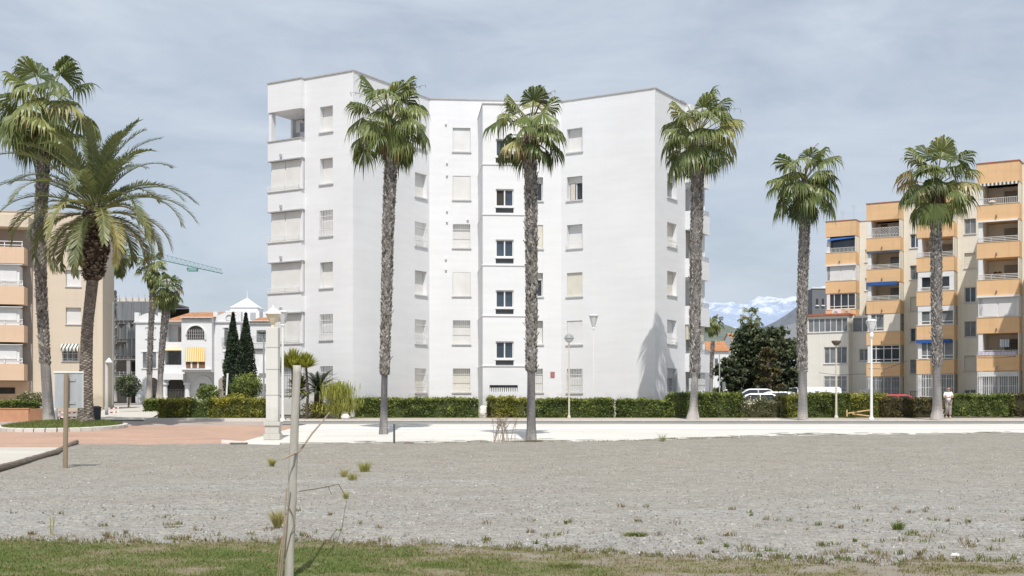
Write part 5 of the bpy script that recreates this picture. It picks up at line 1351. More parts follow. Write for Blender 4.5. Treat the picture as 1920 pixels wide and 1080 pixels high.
# ------------------------------------------------------------------ beige apartment block (left)
def beige_block():
    root = thing('apartment_building', 'beige apartment block with peach balconies at the left edge, behind the two big palms', 'apartment building', (-36, 94, g(94)))
    q = Vector((-30.7, 92.0)); d = Vector((.975, .22)).normalized(); FW = Face(q-d*22, q); SD = Face(q, Vector((-32.5, 100.2)))
    ZB, ZT = 1.0, 15.75
    def zz(py, Y=91.7): return ZC+(HY-py)*Y/F
    hs = []
    ua, ub = FW.u(123.5), FW.u(152)
    tops = (438, 506.5, 577)
    for py in tops: hs.append((ua, ub, zz(py+31), zz(py)))
    hs.append((FW.u(116), FW.u(146), zz(677), zz(649)))
    m = MB(); FW.wall(m, ZB, ZT, hs, .22); SD.wall(m, ZB, ZT)
    bk = SD.Q-d*22; m.quad((SD.Q.x, SD.Q.y, ZB), (bk.x, bk.y, ZB), (bk.x, bk.y, ZT), (SD.Q.x, SD.Q.y, ZT))
    m.quad(*[(p.x, p.y, ZT-.02) for p in (FW.P, FW.Q, SD.Q, bk)]); m.build('wall', 'beige', root)
    m = MB(); FW.box(m, 0, FW.L, -.2, .06, ZT+.002, ZT+.09); SD.box(m, .07, SD.L, -.2, .06, ZT+.002, ZT+.09); m.build('roof_coping', 'coping', root)
    for i, h in enumerate(hs[:3]): window(root, FW, *h, .22, 'shutter', shut='shutter_white' if i < 2 else 'shutter', sill=True)
    window(root, FW, *hs[3], .22, 'bars_glass', pane='glass', nm=2, frame='iron_white', hor=3)
    a, b = FW.u(115), FW.u(148); m = MB(); n = 12
    zt = zz(645); 
    m.quad(FW.p(a, .02, zt), FW.p(b, .02, zt), FW.p(b, .55, zt-.35), FW.p(a, .55, zt-.35))
    for i in range(n):
        u0, u1 = a+(b-a)*i/n, a+(b-a)*(i+1)/n; m.quad(FW.p(u0, .55, zt-.35), FW.p(u1, .55, zt-.35), FW.p(u1-.02, .56, zt-.55), FW.p((u0+u1)/2, .56, zt-.60), FW.p(u0+.02, .56, zt-.55))
    m.build('window_awning', 'stripe_dark', root)
    # balcony stack, projecting at the left
    BF = Face((q-d*22)+Vector((d.y, -d.x))*1.9, q-d*5.25+Vector((d.y, -d.x))*1.9); L = BF.L
    Yb = 88.6
    def zb_(py): return ZC+(HY-py)*Yb/F
    par = [(462, 493), (536, 570), (609, 641), (682, 713)]
    m = MB(); BF.box(m, 0, L+.3, -1.85, 0, zb_(424), zb_(402)); m.build('balcony_fascia', 'beige', root)
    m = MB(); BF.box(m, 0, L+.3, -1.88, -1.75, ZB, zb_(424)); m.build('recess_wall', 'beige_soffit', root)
    for i, (a, b) in enumerate(par):
        m = MB(); BF.box(m, 0, L, -1.74, 0, zb_(b), zb_(a)); p = m.build('balcony', 'peach', root)
        if i: 
            ztop = zb_((513, 513, 589-3, 657-10)[i] if i > 1 else 497); ztop = zb_(par[i-1][1]+(3 if i < 2 else 6))
            e0 = L-.35
            m = MB(); BF.box(m, 0, e0, -1.7, -.25, zb_(a)+.01, ztop); e = m.build('enclosure', 'white_trim', root)
            k = 10
            for s in range(k):
                u0 = e0-.12-(s+1)*1.92; m = MB(); BF.box(m, max(.02, u0+.08), u0+1.86, -.247, -.20, zb_(a)+.34, ztop-.28)
                if u0 > -1: m.build('shutter', 'shutter_white', e)
            m = MB(); BF.box(m, 0, e0+.25, -.3, .06, ztop+.004, ztop+.07); m.build('awning_box', 'sill', e)
        m = MB()
        for q_ in (.12, .38): BF.box(m, 0, L-.1, -.12, -.08, zb_(a)+q_, zb_(a)+q_+.05)
        for s in range(14): u0 = L-.15-s*1.2; BF.box(m, u0-.03, u0+.03, -.16, -.121, zb_(a)+.0, zb_(a)+.43)
        if i == 1: bars(m, BF, 0, L-.1, zb_(a)+.02, zb_(a)+.40, -.10, step=.16, w=.025, hor=1)
        m.build('railing', 'iron_white', p)
    # ground floor
    m = MB(); BF.box(m, L-5.6, L-4.2+.9, -1.74, -1.70, zb_(750), zb_(714)); gw = m.build('ground_window', 'interior', root)
    m = MB(); bars(m, BF, L-5.6, L-3.3, zb_(750), zb_(714), -1.6, step=.2, w=.05, hor=2); m.build('security_bars', 'beige_soffit', gw)
    m = MB(); BF.box(m, L-2.5, L-.9, -1.74, -1.70, zb_(738), zb_(726)); m.build('vent_opening', 'interior', root)
    m = MB(); BF.box(m, 0, L+.1, -1.745, -1.742, ZB, zb_(714)); m.build('ground_floor_wall', 'peach', root)
beige_block()

# ------------------------------------------------------------------ white townhouse, scaffolding, crane, far houses
def arch_pts(fc, u0, u1, z0, zs, off, n=14):
    r = (u1-u0)/2; c = (u0+u1)/2; pts = [fc.p(u0, off, z0), fc.p(u1, off, z0)]
    for i in range(n+1):
        a = PI*i/n; pts.append(fc.p(c+r*math.cos(a), off, zs+r*math.sin(a)))
    return pts
def townhouse():
    Y = 125.0; k = Y/F
    root = thing('townhouse', 'white three-storey townhouse with arches, terracotta roof and yellow striped blind', 'house', (X(350, Y), Y, g(Y)))
    def u(px): return (px-254)*k
    def z(py): return ZC+(HY-py)*k
    f = Face((X(254, Y), Y), (X(470, Y), Y))
    def solid(p0, p1, o0, o1, y0, y1, name='wall', mat='white', parent=root):
        m = MB(); f.box(m, u(p0), u(p1), o0, o1, z(y0), z(y1)); return m.build(name, mat, parent)
    ZB = 758
    def gable(p0, p1, o, ytop, ycorn, name):
        m = MB(); f.box(m, u(p0), u(p1), -8, o, z(ZB), z(ycorn)); n = 16; pts = []
        for i in range(n+1):
            s = i/n; yy = ytop+9-9*math.sin(PI*s)**1.4 if .12 < s < .88 else ytop+3; pts.append((u(p0)+(u(p1)-u(p0))*s, z(yy)))
        for (a, za), (b, zb) in zip(pts[:-1], pts[1:]):
            f.box(m, a, b, o-.5, o-.02, z(ycorn)+.001, min(za, zb)+abs(za-zb)*.5)
        t = m.build(name, 'white', root)
        m = MB(); f.box(m, u(p0)-.12, u(p1)+.12, o+.002, o+.16, z(ycorn+1), z(ycorn-1.5)); m.build('cornice', 'white_trim', t)
        for pp in (p0+2.5, p1-2.5): m = MB(); f.box(m, u(pp)-.22, u(pp)+.22, o-.6, o+.06, z(ycorn-2), z(ytop-1)); m.build('finial', 'white_trim', t)
        return t
    tl = gable(254, 303, .0, 587, 604, 'left_gable'); tr = gable(403, 452, .3, 586, 604, 'right_gable')
    m = MB(); c = f.p(u(431), .31, z(596)); m.tube([f.p(u(431)+.32*math.cos(a*PI/8), .33, z(596)+.32*math.sin(a*PI/8)) for a in range(17)], .06, 5); m.build('round_emblem', 'sill', tr)
    # middle part: loggias
    solid(303, 346, -8, -1.7, ZB, 602); solid(303, 346, -1.69, -.2, 657, 641, 'floor_slab'); solid(303, 346, -1.69, -.2, 700, 684, 'floor_slab'); solid(303, 346, -1.69, -.2, 607, 602.2, 'roof_edge')
    solid(303, 311, -1.69, -.25, 641, 607.3, 'pillar'); solid(340, 346, -1.69, -.25, 641, 607.3, 'pillar'); solid(303, 308, -1.69, -.25, 683.8, 657.2, 'pillar')
    solid(309, 345, -1.68, -1.6, 683.5, 657.3, 'loggia_door', 'glass_grey'); solid(326, 342, -1.68, -1.62, 640, 612, 'recess', 'beige_soffit'); solid(306, 346, -.19, .5, 712, 701, 'canopy', 'white_trim')
    m = MB(); m.quad(f.p(u(308), -.15, z(653)), f.p(u(346), -.15, z(653)), f.p(u(346), .4, z(657)), f.p(u(308), .4, z(657))); m.build('awning', 'stripe_yellow', root)
    # projecting right part
    solid(346.2, 402.8, -8, 1.2, 698, 597.5, 'projecting_wall'); solid(346.3, 402.7, -8, -.3, ZB, 698.2, 'ground_floor_wall')
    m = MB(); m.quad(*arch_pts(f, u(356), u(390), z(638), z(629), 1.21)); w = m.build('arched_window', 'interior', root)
    m = MB(); bars(m, f, u(357), u(389), z(638), z(619), 1.22, step=.22, w=.05, hor=3); m.build('window_bars', 'iron_grey', w)
    m = MB(); m.tube([Vector(p)+Vector((0, -.03, 0)) for p in arch_pts(f, u(355), u(391), z(638), z(629), 1.22)[1:]], .09, 5); m.build('arch_trim', 'white_trim', w)
    m = MB(); n = 22
    for i in range(n): a, b = u(354)+(u(390)-u(354))*i/n, u(354)+(u(390)-u(354))*(i+1)/n; m.quad(f.p(a, 1.25, z(652)), f.p(b, 1.25, z(652)), f.p(b, 1.42, z(679)), f.p(a, 1.42, z(679)))
    m.build('striped_blind', 'stripe_yellow', root)
    solid(355, 390, 1.202, 1.23, 691, 679, 'window', 'brown_wood')
    m = MB()
    for pp in (365, 377): f.box(m, u(pp)-.08, u(pp)+.08, 1.232, 1.27, z(691), z(679))
    f.box(m, u(348), u(402), 1.202, 1.42, z(694), z(692)); m.build('window_frame', 'white_trim', root)
    m = MB()
    for i in range(24): a = u(347)+(u(402)-u(347))*i/24; f.box(m, a, a+.09, 1.203, 1.35, z(602.5), z(599))
    m.build('dentils', 'sill', root)
    # tiled roof
    m = MB(); m.quad(f.p(u(303), .2, z(603)), f.p(u(347), .2, z(603)), f.p(u(346), -5.5, z(578.5)), f.p(u(330), -5.5, z(578.5)))
    m.quad(f.p(u(345), 1.5, z(597.2)), f.p(u(404), 1.5, z(597.2)), f.p(u(424), -5.5, z(578)), f.p(u(345), -5.5, z(578)))
    m.build('roof', 'tiles', root)
    for p0, p1, o, y0, y1 in ((304, 345, .24, 603.5, 601.5), (346, 404, 1.54, 598, 596)):
        m = MB(); n = int((p1-p0)*.45)
        for i in range(n): a = u(p0)+(u(p1)-u(p0))*i/n; f.box(m, a, a+(u(p1)-u(p0))/n*.62, o-.1, o, z(y0), z(y1))
        f.box(m, u(p0), u(p1), o-.14, o-.101, z(y0-.5), z(y1)); m.build('eaves_tiles', 'white_trim', root)
    # windows of the gables
    for p0, p1, y0, y1, o, par in ((274, 291, 634, 614, 0, tl), (267, 294, 690, 660, 0, tl), (421, 440, 650, 615, .3, tr), (421, 432, 690, 660, .3, tr)):
        m = MB(); f.box(m, u(p0), u(p1), o+.002, o+.02, z(y0), z(y1)); w = m.build('window', 'shutter_white' if p0 == 274 else 'glass_grey', root)
        m = MB(); f.box(m, u(p0)-.1, u(p1)+.1, o+.022, o+.10, z(y0+1.5), z(y0)); f.box(m, u(p0)-.1, u(p1)+.1, o+.022, o+.10, z(y1), z(y1-1.5))
        for s in range(4 if p1-p0 > 20 else 3): a = u(p0)+(u(p1)-u(p0)-.06)*s/(3 if p1-p0 > 20 else 2); f.box(m, a, a+.06, o+.022, o+.06, z(y0), z(y1))
        m.build('frame', 'white_trim', w)
        if o: m = MB(); bars(m, f, u(p0)-.1, u(p1)+.1, z(y0), z(y0)+.85, o+.3, step=.16, w=.03, hor=1); m.build('balcony_railing', 'iron_dark', w)
    # ground floor arches
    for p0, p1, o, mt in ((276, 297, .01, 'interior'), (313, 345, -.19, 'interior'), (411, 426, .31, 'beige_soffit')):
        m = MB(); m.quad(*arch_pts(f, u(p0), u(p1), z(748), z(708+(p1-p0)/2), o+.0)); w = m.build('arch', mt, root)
        m = MB(); bars(m, f, u(p0), u(p1), z(748), z(730), o+.05, step=.3, w=.04, hor=1); m.build('railing', 'iron_dark', w)
    solid(303, 346, -1.69, -.2, ZB, 700.2, 'ground_floor_wall')
    for pp in (309, 351): 
        m = MB(); m.tube_z(f.p(u(pp), -.05, 1.4), [(.3, 0), (.3, .8), (.26, .9), (.26, 2.0), (.4, 2.1), (.4, 2.3)], 10); m.build('column', 'white_trim', root)
    m = MB(); m.tube([Vector(p) for p in arch_pts(f, u(365), u(396), z(748), z(722), -.28)[1:]], .16, 5); m.build('arch_trim', 'white_trim', root)
    solid(373, 384, -.298, -.27, 748, 719, 'window', 'glass_grey')
    # low pyramid-roofed tower behind
    m = MB(); a0, a1 = u(384), u(452); f.box(m, a0, a1, -13, -9, z(640), z(570)); f.box(m, u(392), u(447), -12.6, -9.4, z(569.9), z(563)); ap = f.p(u(420), -11, z(541))
    c4 = [f.p(u(391), -9.3, z(563)+.003), f.p(u(448), -9.3, z(563)+.003), f.p(u(448), -12.7, z(563)+.003), f.p(u(391), -12.7, z(563)+.003)]
    for i in range(4): m.quad(c4[i], c4[(i+1) % 4], ap)
    tw = m.build('roof_tower', 'white', root); m = MB(); m.tube([ap, Vector(ap)+Vector((0, 0, .8))], [.05, .02], 5); m.build('finial', 'white_trim', tw)
    solid(434, 445, -8.99, -8.97, 588, 574, 'tower_louvre', 'iron_grey')
    # lower right wing
    root2 = thing('townhouse', 'white house with a small terracotta roof between the cypresses and the white pillar', 'house', (X(495, 128), 128, g(128)))
    def solid2(p0, p1, o0, o1, y0, y1, name, mat): 
        m = MB(); f.box(m, u(p0), u(p1), o0, o1, z(y0), z(y1)); return m.build(name, mat, root2)
    solid2(464, 530, -9, -.8, ZB, 600, 'wall', 'white'); solid2(476, 492, -6, -4.6, 594, 578, 'chimney', 'white'); solid2(498, 530, -6, -4, 600, 574, 'upper_wall', 'white')
    m = MB(); m.quad(f.p(u(465), -.5, z(602)), f.p(u(531), -.5, z(602)), f.p(u(531), -4, z(590)), f.p(u(472), -4, z(590))); m.build('roof', 'tiles', root2)
    m = MB(); 
    for i in range(26): a = u(465)+(u(530)-u(465))*i/26; f.box(m, a, a+.09, -.79, -.6, z(606), z(602.5))
    m.build('dentils', 'sill', root2)
    solid2(478, 496, -.798, -.77, 640, 618, 'window', 'glass_grey'); solid2(473, 492, -.798, -.77, 686, 655, 'window', 'shutter_white'); solid2(470, 494, -.768, -.5, 656, 653, 'awning_box', 'iron_dark'); solid2(486, 500, -.79, .3, 700, 676, 'terrace_pier', 'white'); solid2(464, 530, -.79, 0, 720, 692, 'terrace_wall', 'white')
    m = MB(); bars(m, f, u(465), u(497), z(640), z(631), -.4, step=.16, w=.03, hor=1); m.build('railing', 'iron_grey', root2)
townhouse()
def construction():
    Y = 150; k = Y/F; root = thing('construction_site', 'half-built concrete apartment frame draped in grey netting left of the white townhouse', 'building', (X(245, Y), Y, g(Y))); f = Face((X(200, Y), Y), (X(330, Y), Y))
    def u(px): return (px-200)*k
    def z(py): return ZC+(HY-py)*k
    fl = (565, 604, 638, 672, 704, 756)
    for i, py in enumerate(fl[:-1]):
        m = MB(); f.box(m, 0, u(318), -9, 0, z(py+3), z(py)); m.build('floor_slab', 'concrete', root)
    m = MB(); f.box(m, -9, u(318), -9.2, -9, z(756), z(568.5)); m.build('rear_wall', 'interior', root)
    for i in range(5):
        for pp in (203, 237, 272, 310): m = MB(); f.box(m, u(pp), u(pp)+.45, -.5, -.05, z(fl[i+1])+.001, z(fl[i]+3)-.001); m.build('column', 'concrete', root)
    for i, (p0, p1, y0, y1) in enumerate(((208, 318, 601, 566), (210, 262, 636, 612), (212, 240, 668, 650), (240, 262, 668, 622))):
        m = MB(); n = 60; prev = None
        for s in range(n+1):
            pp = p0+(p1-p0)*s/n; o = .25+.10*math.sin(s*1.3)+.12*noise.noise((s*.7, i, 0)); yt = y1+3*noise.noise((s*.25, i, 3))+(4*math.sin(s*.35) if i else 0)
            if prev and not (i and s % 7 == 3): m.quad(f.p(prev[0], prev[1], z(y0)), f.p(u(pp), o, z(y0)), f.p(u(pp), o, z(yt)), f.p(prev[0], prev[1], z(prev[2])), t=.5)
            prev = (u(pp), o, yt)
        m.build('netting', 'net', root)
    for s in range(9):
        pp = 212+s*12; m = MB(); m.tube([f.p(u(pp), .1, z(568)), f.p(u(pp), .1, z(552+4*noise.noise((s, 0, 0))))], .05, 5); m.build('formwork_post', 'steel', root)
    m = MB(); f.box(m, 0, u(316), -1, -.2, z(565)+.002, z(558)); m.build('formwork', 'curtain', root)
    for i in (1, 2, 3, 4):
        m = MB(); bars(m, f, u(210), u(262), z(fl[i]), z(fl[i]-8), .05, step=.5, w=.05, hor=2); m.build('guard_rail', 'steel', root)
    m = MB(); bars(m, f, u(210), u(238), z(752), z(722), .2, step=.28, w=.05, hor=2); m.build('site_gate', 'iron_dark', root)
construction()
def crane():
    Y = 260; root = thing('tower_crane', 'green tower crane whose lattice jib slopes across the sky behind the palms', 'crane', (X(120, Y), Y, g(Y))); k = Y/F
    a, b = Vector(W(120, 447, Y-20)), Vector(W(415, 512, Y)); n = 34; h = 1.6; m = MB(); dr = (b-a); up = Vector((0, 0, 1)); bk = Vector((0, 1, 0))*1.3
    def top(f): return a+dr*f+up*h*(1.15-.65*f)+bk*.5
    for o in (0, 1): m.tube([a+bk*o, b+bk*o], .085, 5)
    m.tube([top(0), top(1)], .06, 5)
    for i in range(n):
        f0, f1, fm = i/n, (i+1)/n, (i+.5)/n
        for o in (0, 1): m.tube([a+dr*f0+bk*o, top(fm), a+dr*f1+bk*o], .03, 4)
        m.tube([a+dr*f0, a+dr*f0+bk], .05, 4)
    m.build('jib', 'crane', root)
    m = MB(); c = a+dr*.80; m.box(c.x-1, c.x+1, c.y-.2, c.y+1.4, c.z-.9, c.z-.25); m.build('trolley', 'crane', root)
    m = MB(); x, y = a.x, a.y+.6
    for dx in (-.8, .8):
        for dy in (-.8, .8): m.tube([(x+dx, y+dy, g(Y)), (x+dx, y+dy, a.z+2)], .12, 4)
    for i in range(22):
        z0 = g(Y)+(a.z-g(Y))*i/22; z1 = g(Y)+(a.z-g(Y))*(i+1)/22
        for s in (-.8, .8): m.tube([(x-.8*(-1)**i, y+s, z0), (x+.8*(-1)**i, y+s, z1)], .07, 4); m.tube([(x+s, y-.8*(-1)**i, z0), (x+s, y+.8*(-1)**i, z1)], .07, 4)
    m.build('mast', 'crane', root)
    m = MB(); m.box(x-1, x+1, y-2.4, y-1, a.z-.5, a.z+1.6); m.build('cab', 'crane', root)
crane()
def small_house(name, label, p0, p1, ytop, Y, D, roofh, mat='white', wins=(), roof='tiles', flat=False, ybase=757):
    k = Y/F; root = thing(name, label, 'house', (X((p0+p1)/2, Y), Y+D/2, g(Y))); x0, x1 = X(p0, Y), X(p1, Y); z1 = Z(ytop, Y); f = Face((x0, Y), (x1, Y))
    m = MB(); f.box(m, 0, x1-x0, -D, 0, g(Y)-.2, z1); m.build('wall', mat, root)
    if not flat:
        m = MB(); e = .3; m.quad((x0-e, Y-e, z1), (x1+e, Y-e, z1), (x1+e, Y+D/2, z1+roofh), (x0-e, Y+D/2, z1+roofh)); m.quad((x1+e, Y+D+e, z1), (x0-e, Y+D+e, z1), (x0-e, Y+D/2, z1+roofh), (x1+e, Y+D/2, z1+roofh)); m.build('roof', roof, root)
        m = MB(); m.quad((x0, Y, z1), (x0, Y+D, z1), (x0, Y+D/2, z1+roofh)); m.quad((x1, Y, z1), (x1, Y+D, z1), (x1, Y+D/2, z1+roofh)); m.build('gable', mat, root)
    else:
        m = MB(); f.box(m, -.1, x1-x0+.1, -.3, .1, z1+.002, z1+.15); m.build('roof_coping', 'white_trim', root)
    for a, b, c, d, mt in wins:
        m = MB(); f.box(m, X(a, Y)-x0, X(b, Y)-x0, .002, .06, Z(c, Y), Z(d, Y)); w = m.build('window', mt, root)
        m = MB(); f.box(m, X(a, Y)-x0-.08, X(b, Y)-x0+.08, .003, .2, Z(c, Y)-.14, Z(c, Y)-.003); m.build('sill', 'white_trim', w)
    return root
small_house('house', 'white house with an orange tiled roof seen between the white block and the dark conifer', 1330, 1366, 658, 170, 10, 1.6, wins=((1340, 1346, 690, 672, 'glass_grey'), (1352, 1358, 690, 672, 'shutter_cream')))
small_house('house', 'small far white house high behind the dark conifer, upper right of the orange roofed one', 1372, 1398, 634, 300, 10, 1.5, wins=((1380, 1385, 650, 641, 'glass_grey'),))
small_house('house', 'far pale house just above the broad dark tree', 1462, 1500, 640, 320, 10, 1.4, wins=((1470, 1475, 655, 646, 'glass_grey'), (1485, 1490, 655, 646, 'glass_grey')))
small_house('apartment_building', 'dark grey windowed slab of a building behind the orange balconies', 1523, 1580, 541, 160, 2.5, 0, 'grey_render', ((1530, 1534, 572, 560, 'interior'), (1541, 1545, 572, 560, 'interior'), (1531, 1535, 605, 592, 'interior')), flat=True)
r = small_house('house', 'white house with stepped terraces beside the fourth street palm', 1508, 1536, 601, 132, 9, 0, 'white', ((1512, 1522, 655, 622, 'glass_grey'), (1526, 1531, 650, 625, 'glass_grey')), flat=True)
f = Face((X(1478, 128), 128), (X(1536, 128), 128))
for p0, p1, y0, y1, o in ((1495, 1532, 706, 660, .6), (1475, 1512, 705, 685, 1.6)):
    m = MB(); f.box(m, X(p0, 128)-f.P.x, X(p1, 128)-f.P.x, -4, o, Z(y0, 128), Z(y1, 128)); m.build('terrace', 'white', r)
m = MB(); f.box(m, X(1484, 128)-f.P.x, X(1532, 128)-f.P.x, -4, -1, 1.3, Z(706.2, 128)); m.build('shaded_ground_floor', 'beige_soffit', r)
m = MB(); f.box(m, X(1512, 128)-f.P.x, X(1530, 128)-f.P.x, .62, .68, Z(660, 128), Z(645, 128)); bars(m, f, X(1512, 128)-f.P.x, X(1532, 128)-f.P.x, Z(660, 128), Z(646, 128), .7, step=.3, w=.05, hor=1); m.build('railing', 'iron_dark', r)
# ------------------------------------------------------------------ street furniture
def pole(m, c, h, r0, r1, n=10): m.tube_z(c, [(r0*1.9, 0), (r0*1.9, .06), (r0*1.1, .16), (r0, .3), (r1, h)], n)
def lamp(label, px, Y, ybase_, ytop, kind, mat, hw, hh, r=.055):
    x = X(px, Y); zb = g(Y)+SW if Y > 62.3 else g(Y); zb = Z(ybase_, Y) if ybase_ else zb; zt = Z(ytop, Y); k = Y/F; w, h = hw*k/2, hh*k
    root = thing('street_lamp', label, 'street lamp', (x, Y, zb)); m = MB()
    pole(m, (x, Y, zb), zt-h-zb+.05, r, r*.62); m.build('pole', mat, root)
    if kind == 'cone':          # clear cone widening upwards under a flat lid
        m = MB(); m.tube_z((x, Y, zt-h), [(w*.22, 0), (w*.95, h*.86)], 14); m.build('lamp_glass', 'lamp_glass', root)
        m = MB(); m.tube_z((x, Y, zt-h*.135), [(w*1.08, 0), (w*1.08, h*.06), (w*.6, h*.12)], 16); m.build('lamp_lid', mat, root)
        m = MB(); m.tube_z((x, Y, zt-h-.06), [(w*.3, 0), (w*.34, .05), (w*.25, .09)], 12); m.build('collar', mat, root)
    if kind == 'ball':
        R_ = w; c = (x, Y, zt-R_)
        m = MB(); m.tube_z(c, [(R_*math.cos(a), R_*math.sin(a)) for a in np.linspace(-PI/2+.1, -.02, 8)], 18); m.build('globe', 'lamp_glass', root, smooth=True)
        m = MB(); m.tube_z(c, [(R_*1.1, -.02), (R_*1.1, .03)]+[(R_*1.04*math.cos(a), R_*1.0*math.sin(a)) for a in np.linspace(.05, PI/2-.1, 8)], 18); m.build('lamp_hood', 'lamp_grey', root, smooth=True)
    if kind == 'mushroom':
        m = MB(); m.tube_z((x, Y, zt-h), [(w*.4, 0), (w*.95, h*.7), (w, h), (w*.2, h*1.08)], 16); m.build('lamp_head', 'lamp_brown' if mat != 'lamp_grey' else 'iron_dark', root)
    if kind == 'disc':
        m = MB(); m.tube_z((x-w*.3, Y, zt-h), [(w*.7, 0), (w, h*.35), (w*.9, h*.7), (w*.3, h)], 16); m.build('lamp_head', 'iron_dark', root)
    if kind == 'lantern':
        m = MB(); m.tube_z((x, Y, zt-h), [(w*.35, 0), (w*.6, h*.22), (w*.95, h*.8)], 10); m.build('lamp_glass', 'lamp_glass', root)
        m = MB(); m.tube_z((x, Y, zt-h*.19), [(w, 0), (w, h*.09), (w*.55, h*.17)], 10); m.build('lamp_lid', mat, root)
        m = MB()
        for i in range(5):
            a = 2*PI*i/5+.3; m.tube([(x+w*.37*math.cos(a), Y+w*.37*math.sin(a), zt-h), (x+w*1.0*math.cos(a), Y+w*1.0*math.sin(a), zt-h*.19)], .018, 4)
        m.tube_z((x, Y, zt-h), [(.03, 0), (.07, h*.25), (.07, h*.55), (.02, h*.6)], 8); m.build('lantern_frame', mat, root)
        m = MB(); m.tube_z((x, Y, zt-h-.3), [(r*1.2, 0), (r*1.5, .1), (r*1.2, .3)], 10); m.build('collar', mat, root)
lamp('slender white lamp with an inverted cone head close to the wall of the right wing', 1113, 67.6, 786, 589, 'cone', 'lamp_white', 18, 26, .04)
lamp('grey lamp with a round half-dark globe in front of the right wing', 1067, 66.0, None, 626, 'ball', 'lamp_beige', 16.5, 15, .05)
lamp('beige lamp with a brown mushroom head before the cream extension', 1568, 65.8, None, 639, 'mushroom', 'lamp_beige', 18, 9, .06)
lamp('thick white lantern post in front of the orange block, left of the red car', 1634, 62.8, 787, 598, 'lantern', 'lamp_white', 20, 24, .075)
lamp('white lamp with an inverted cone head right behind the square white pillar', 530, 62.6, 790, 582, 'cone', 'lamp_white', 20, 27, .075)
lamp('dark lamp with a flat disc head left of the square white pillar', 494.5, 66.5, 783, 619, 'disc', 'lamp_grey', 19, 7, .06)
def small_column_lamp():
    Y = 69; x = X(200, Y); zb = Z(778, Y); root = thing('street_lamp', 'beige column lamp with a white cap at the corner of the beige block', 'street lamp', (x, Y, zb)); k = Y/F
    m = MB(); m.tube_z((x, Y, zb), [(.10, 0), (.09, 3.0), (.11, 3.05)], 10); m.build('column', 'pillar', root)
    m = MB(); m.tube_z((x+.13, Y, Z(681, Y)), [(.17, 0), (.21, .05), (.08, .24), (.04, .3)], 12); m.build('lamp_cap', 'lamp_white', root)
small_column_lamp()
m = MB(); Y = 96; x = X(210.5, Y); m.tube([(x, Y, Z(760, Y)), (x, Y, Z(571, Y))], .07, 8)
root = thing('post', 'thin tall white post at the right edge of the beige block', 'post', (x, Y, Z(760, Y))); m.build('shaft', 'lamp_white', root)
m = MB(); m.tube_z((x, Y, Z(571, Y)), [(.14, 0), (.14, .15), (.05, .2)], 8); m.build('cap', 'lamp_white', root)
Y = 80; m = MB(); x = X(427, Y); m.tube([(x-.1, Y, Z(752, Y)), (x, Y, Z(700, Y))], .06, 7); o = m.build('post', 'lamp_white', loc=(x, Y, Z(752, Y))); tag(o, 'short white stake left of the cypresses, behind the yellow-green hedge', 'post')
Y = 74; x = X(1349, Y); root = thing('post', 'thin grey signpost left of the dark trees, behind the flowered hedge', 'post', (x, Y, Z(760, Y)))
m = MB(); m.tube([(x, Y, Z(770, Y)), (x, Y, Z(664, Y))], .035, 6); m.build('shaft', 'iron_grey', root)
m = MB(); m.box(x+.17, x+.36, Y-.02, Y+.0, Z(730, Y), Z(716, Y)); m.tube([(x+.27, Y, Z(770, Y)), (x+.27, Y, Z(716, Y))], .02, 5); m.build('small_sign', 'glass_grey', root)

def pillar():
    Y = 46.2; x = X(512, Y); z0 = g(Y); root = thing('pillar', 'square white masonry pillar carrying a cream lantern, between the hedge and the pole', 'pillar', (x, Y, z0)); k = Y/F
    w = 22.5*k/2
    def bx(name, hw, a, b, mat='pillar', par=root):
        m = MB(); m.box(x-hw, x+hw, Y-hw, Y+hw, a, b); o = m.build(name, mat, par); bv = o.modifiers.new('bevel', 'BEVEL'); bv.width = .012; bv.segments = 2; return o
    zs = [Z(p, Y) for p in (825, 813, 798, 790.5, 741, 693, 652, 614)]
    bx('base', w*1.34, z0, zs[1]); bx('plinth', w*1.16, zs[1], zs[2]); bx('plinth_moulding', w*1.36, zs[2], zs[3])
    prev = zs[3]
    sh = bx('shaft', w, zs[3], zs[7])
    m = MB()
    for q in zs[4:7]: m.box(x-w-.003, x+w+.003, Y-w-.003, Y+w+.003, q-.02, q+.02)
    m.build('joint', 'joint', sh)
    zt = zs[7]
    m = MB(); m.tube_z((x, Y, zt), [(.10, 0), (.10, .06), (.05, .10), (.07, .16), (.13, .18), (.28, .50)], 6); m.build('lantern', 'lamp_cream', root)
    m = MB(); m.tube_z((x, Y, zt+.503), [(.32, 0), (.30, .05), (.10, .22), (.04, .25), (.03, .34)], 6); m.build('lantern_roof', 'lamp_white', root)
pillar()
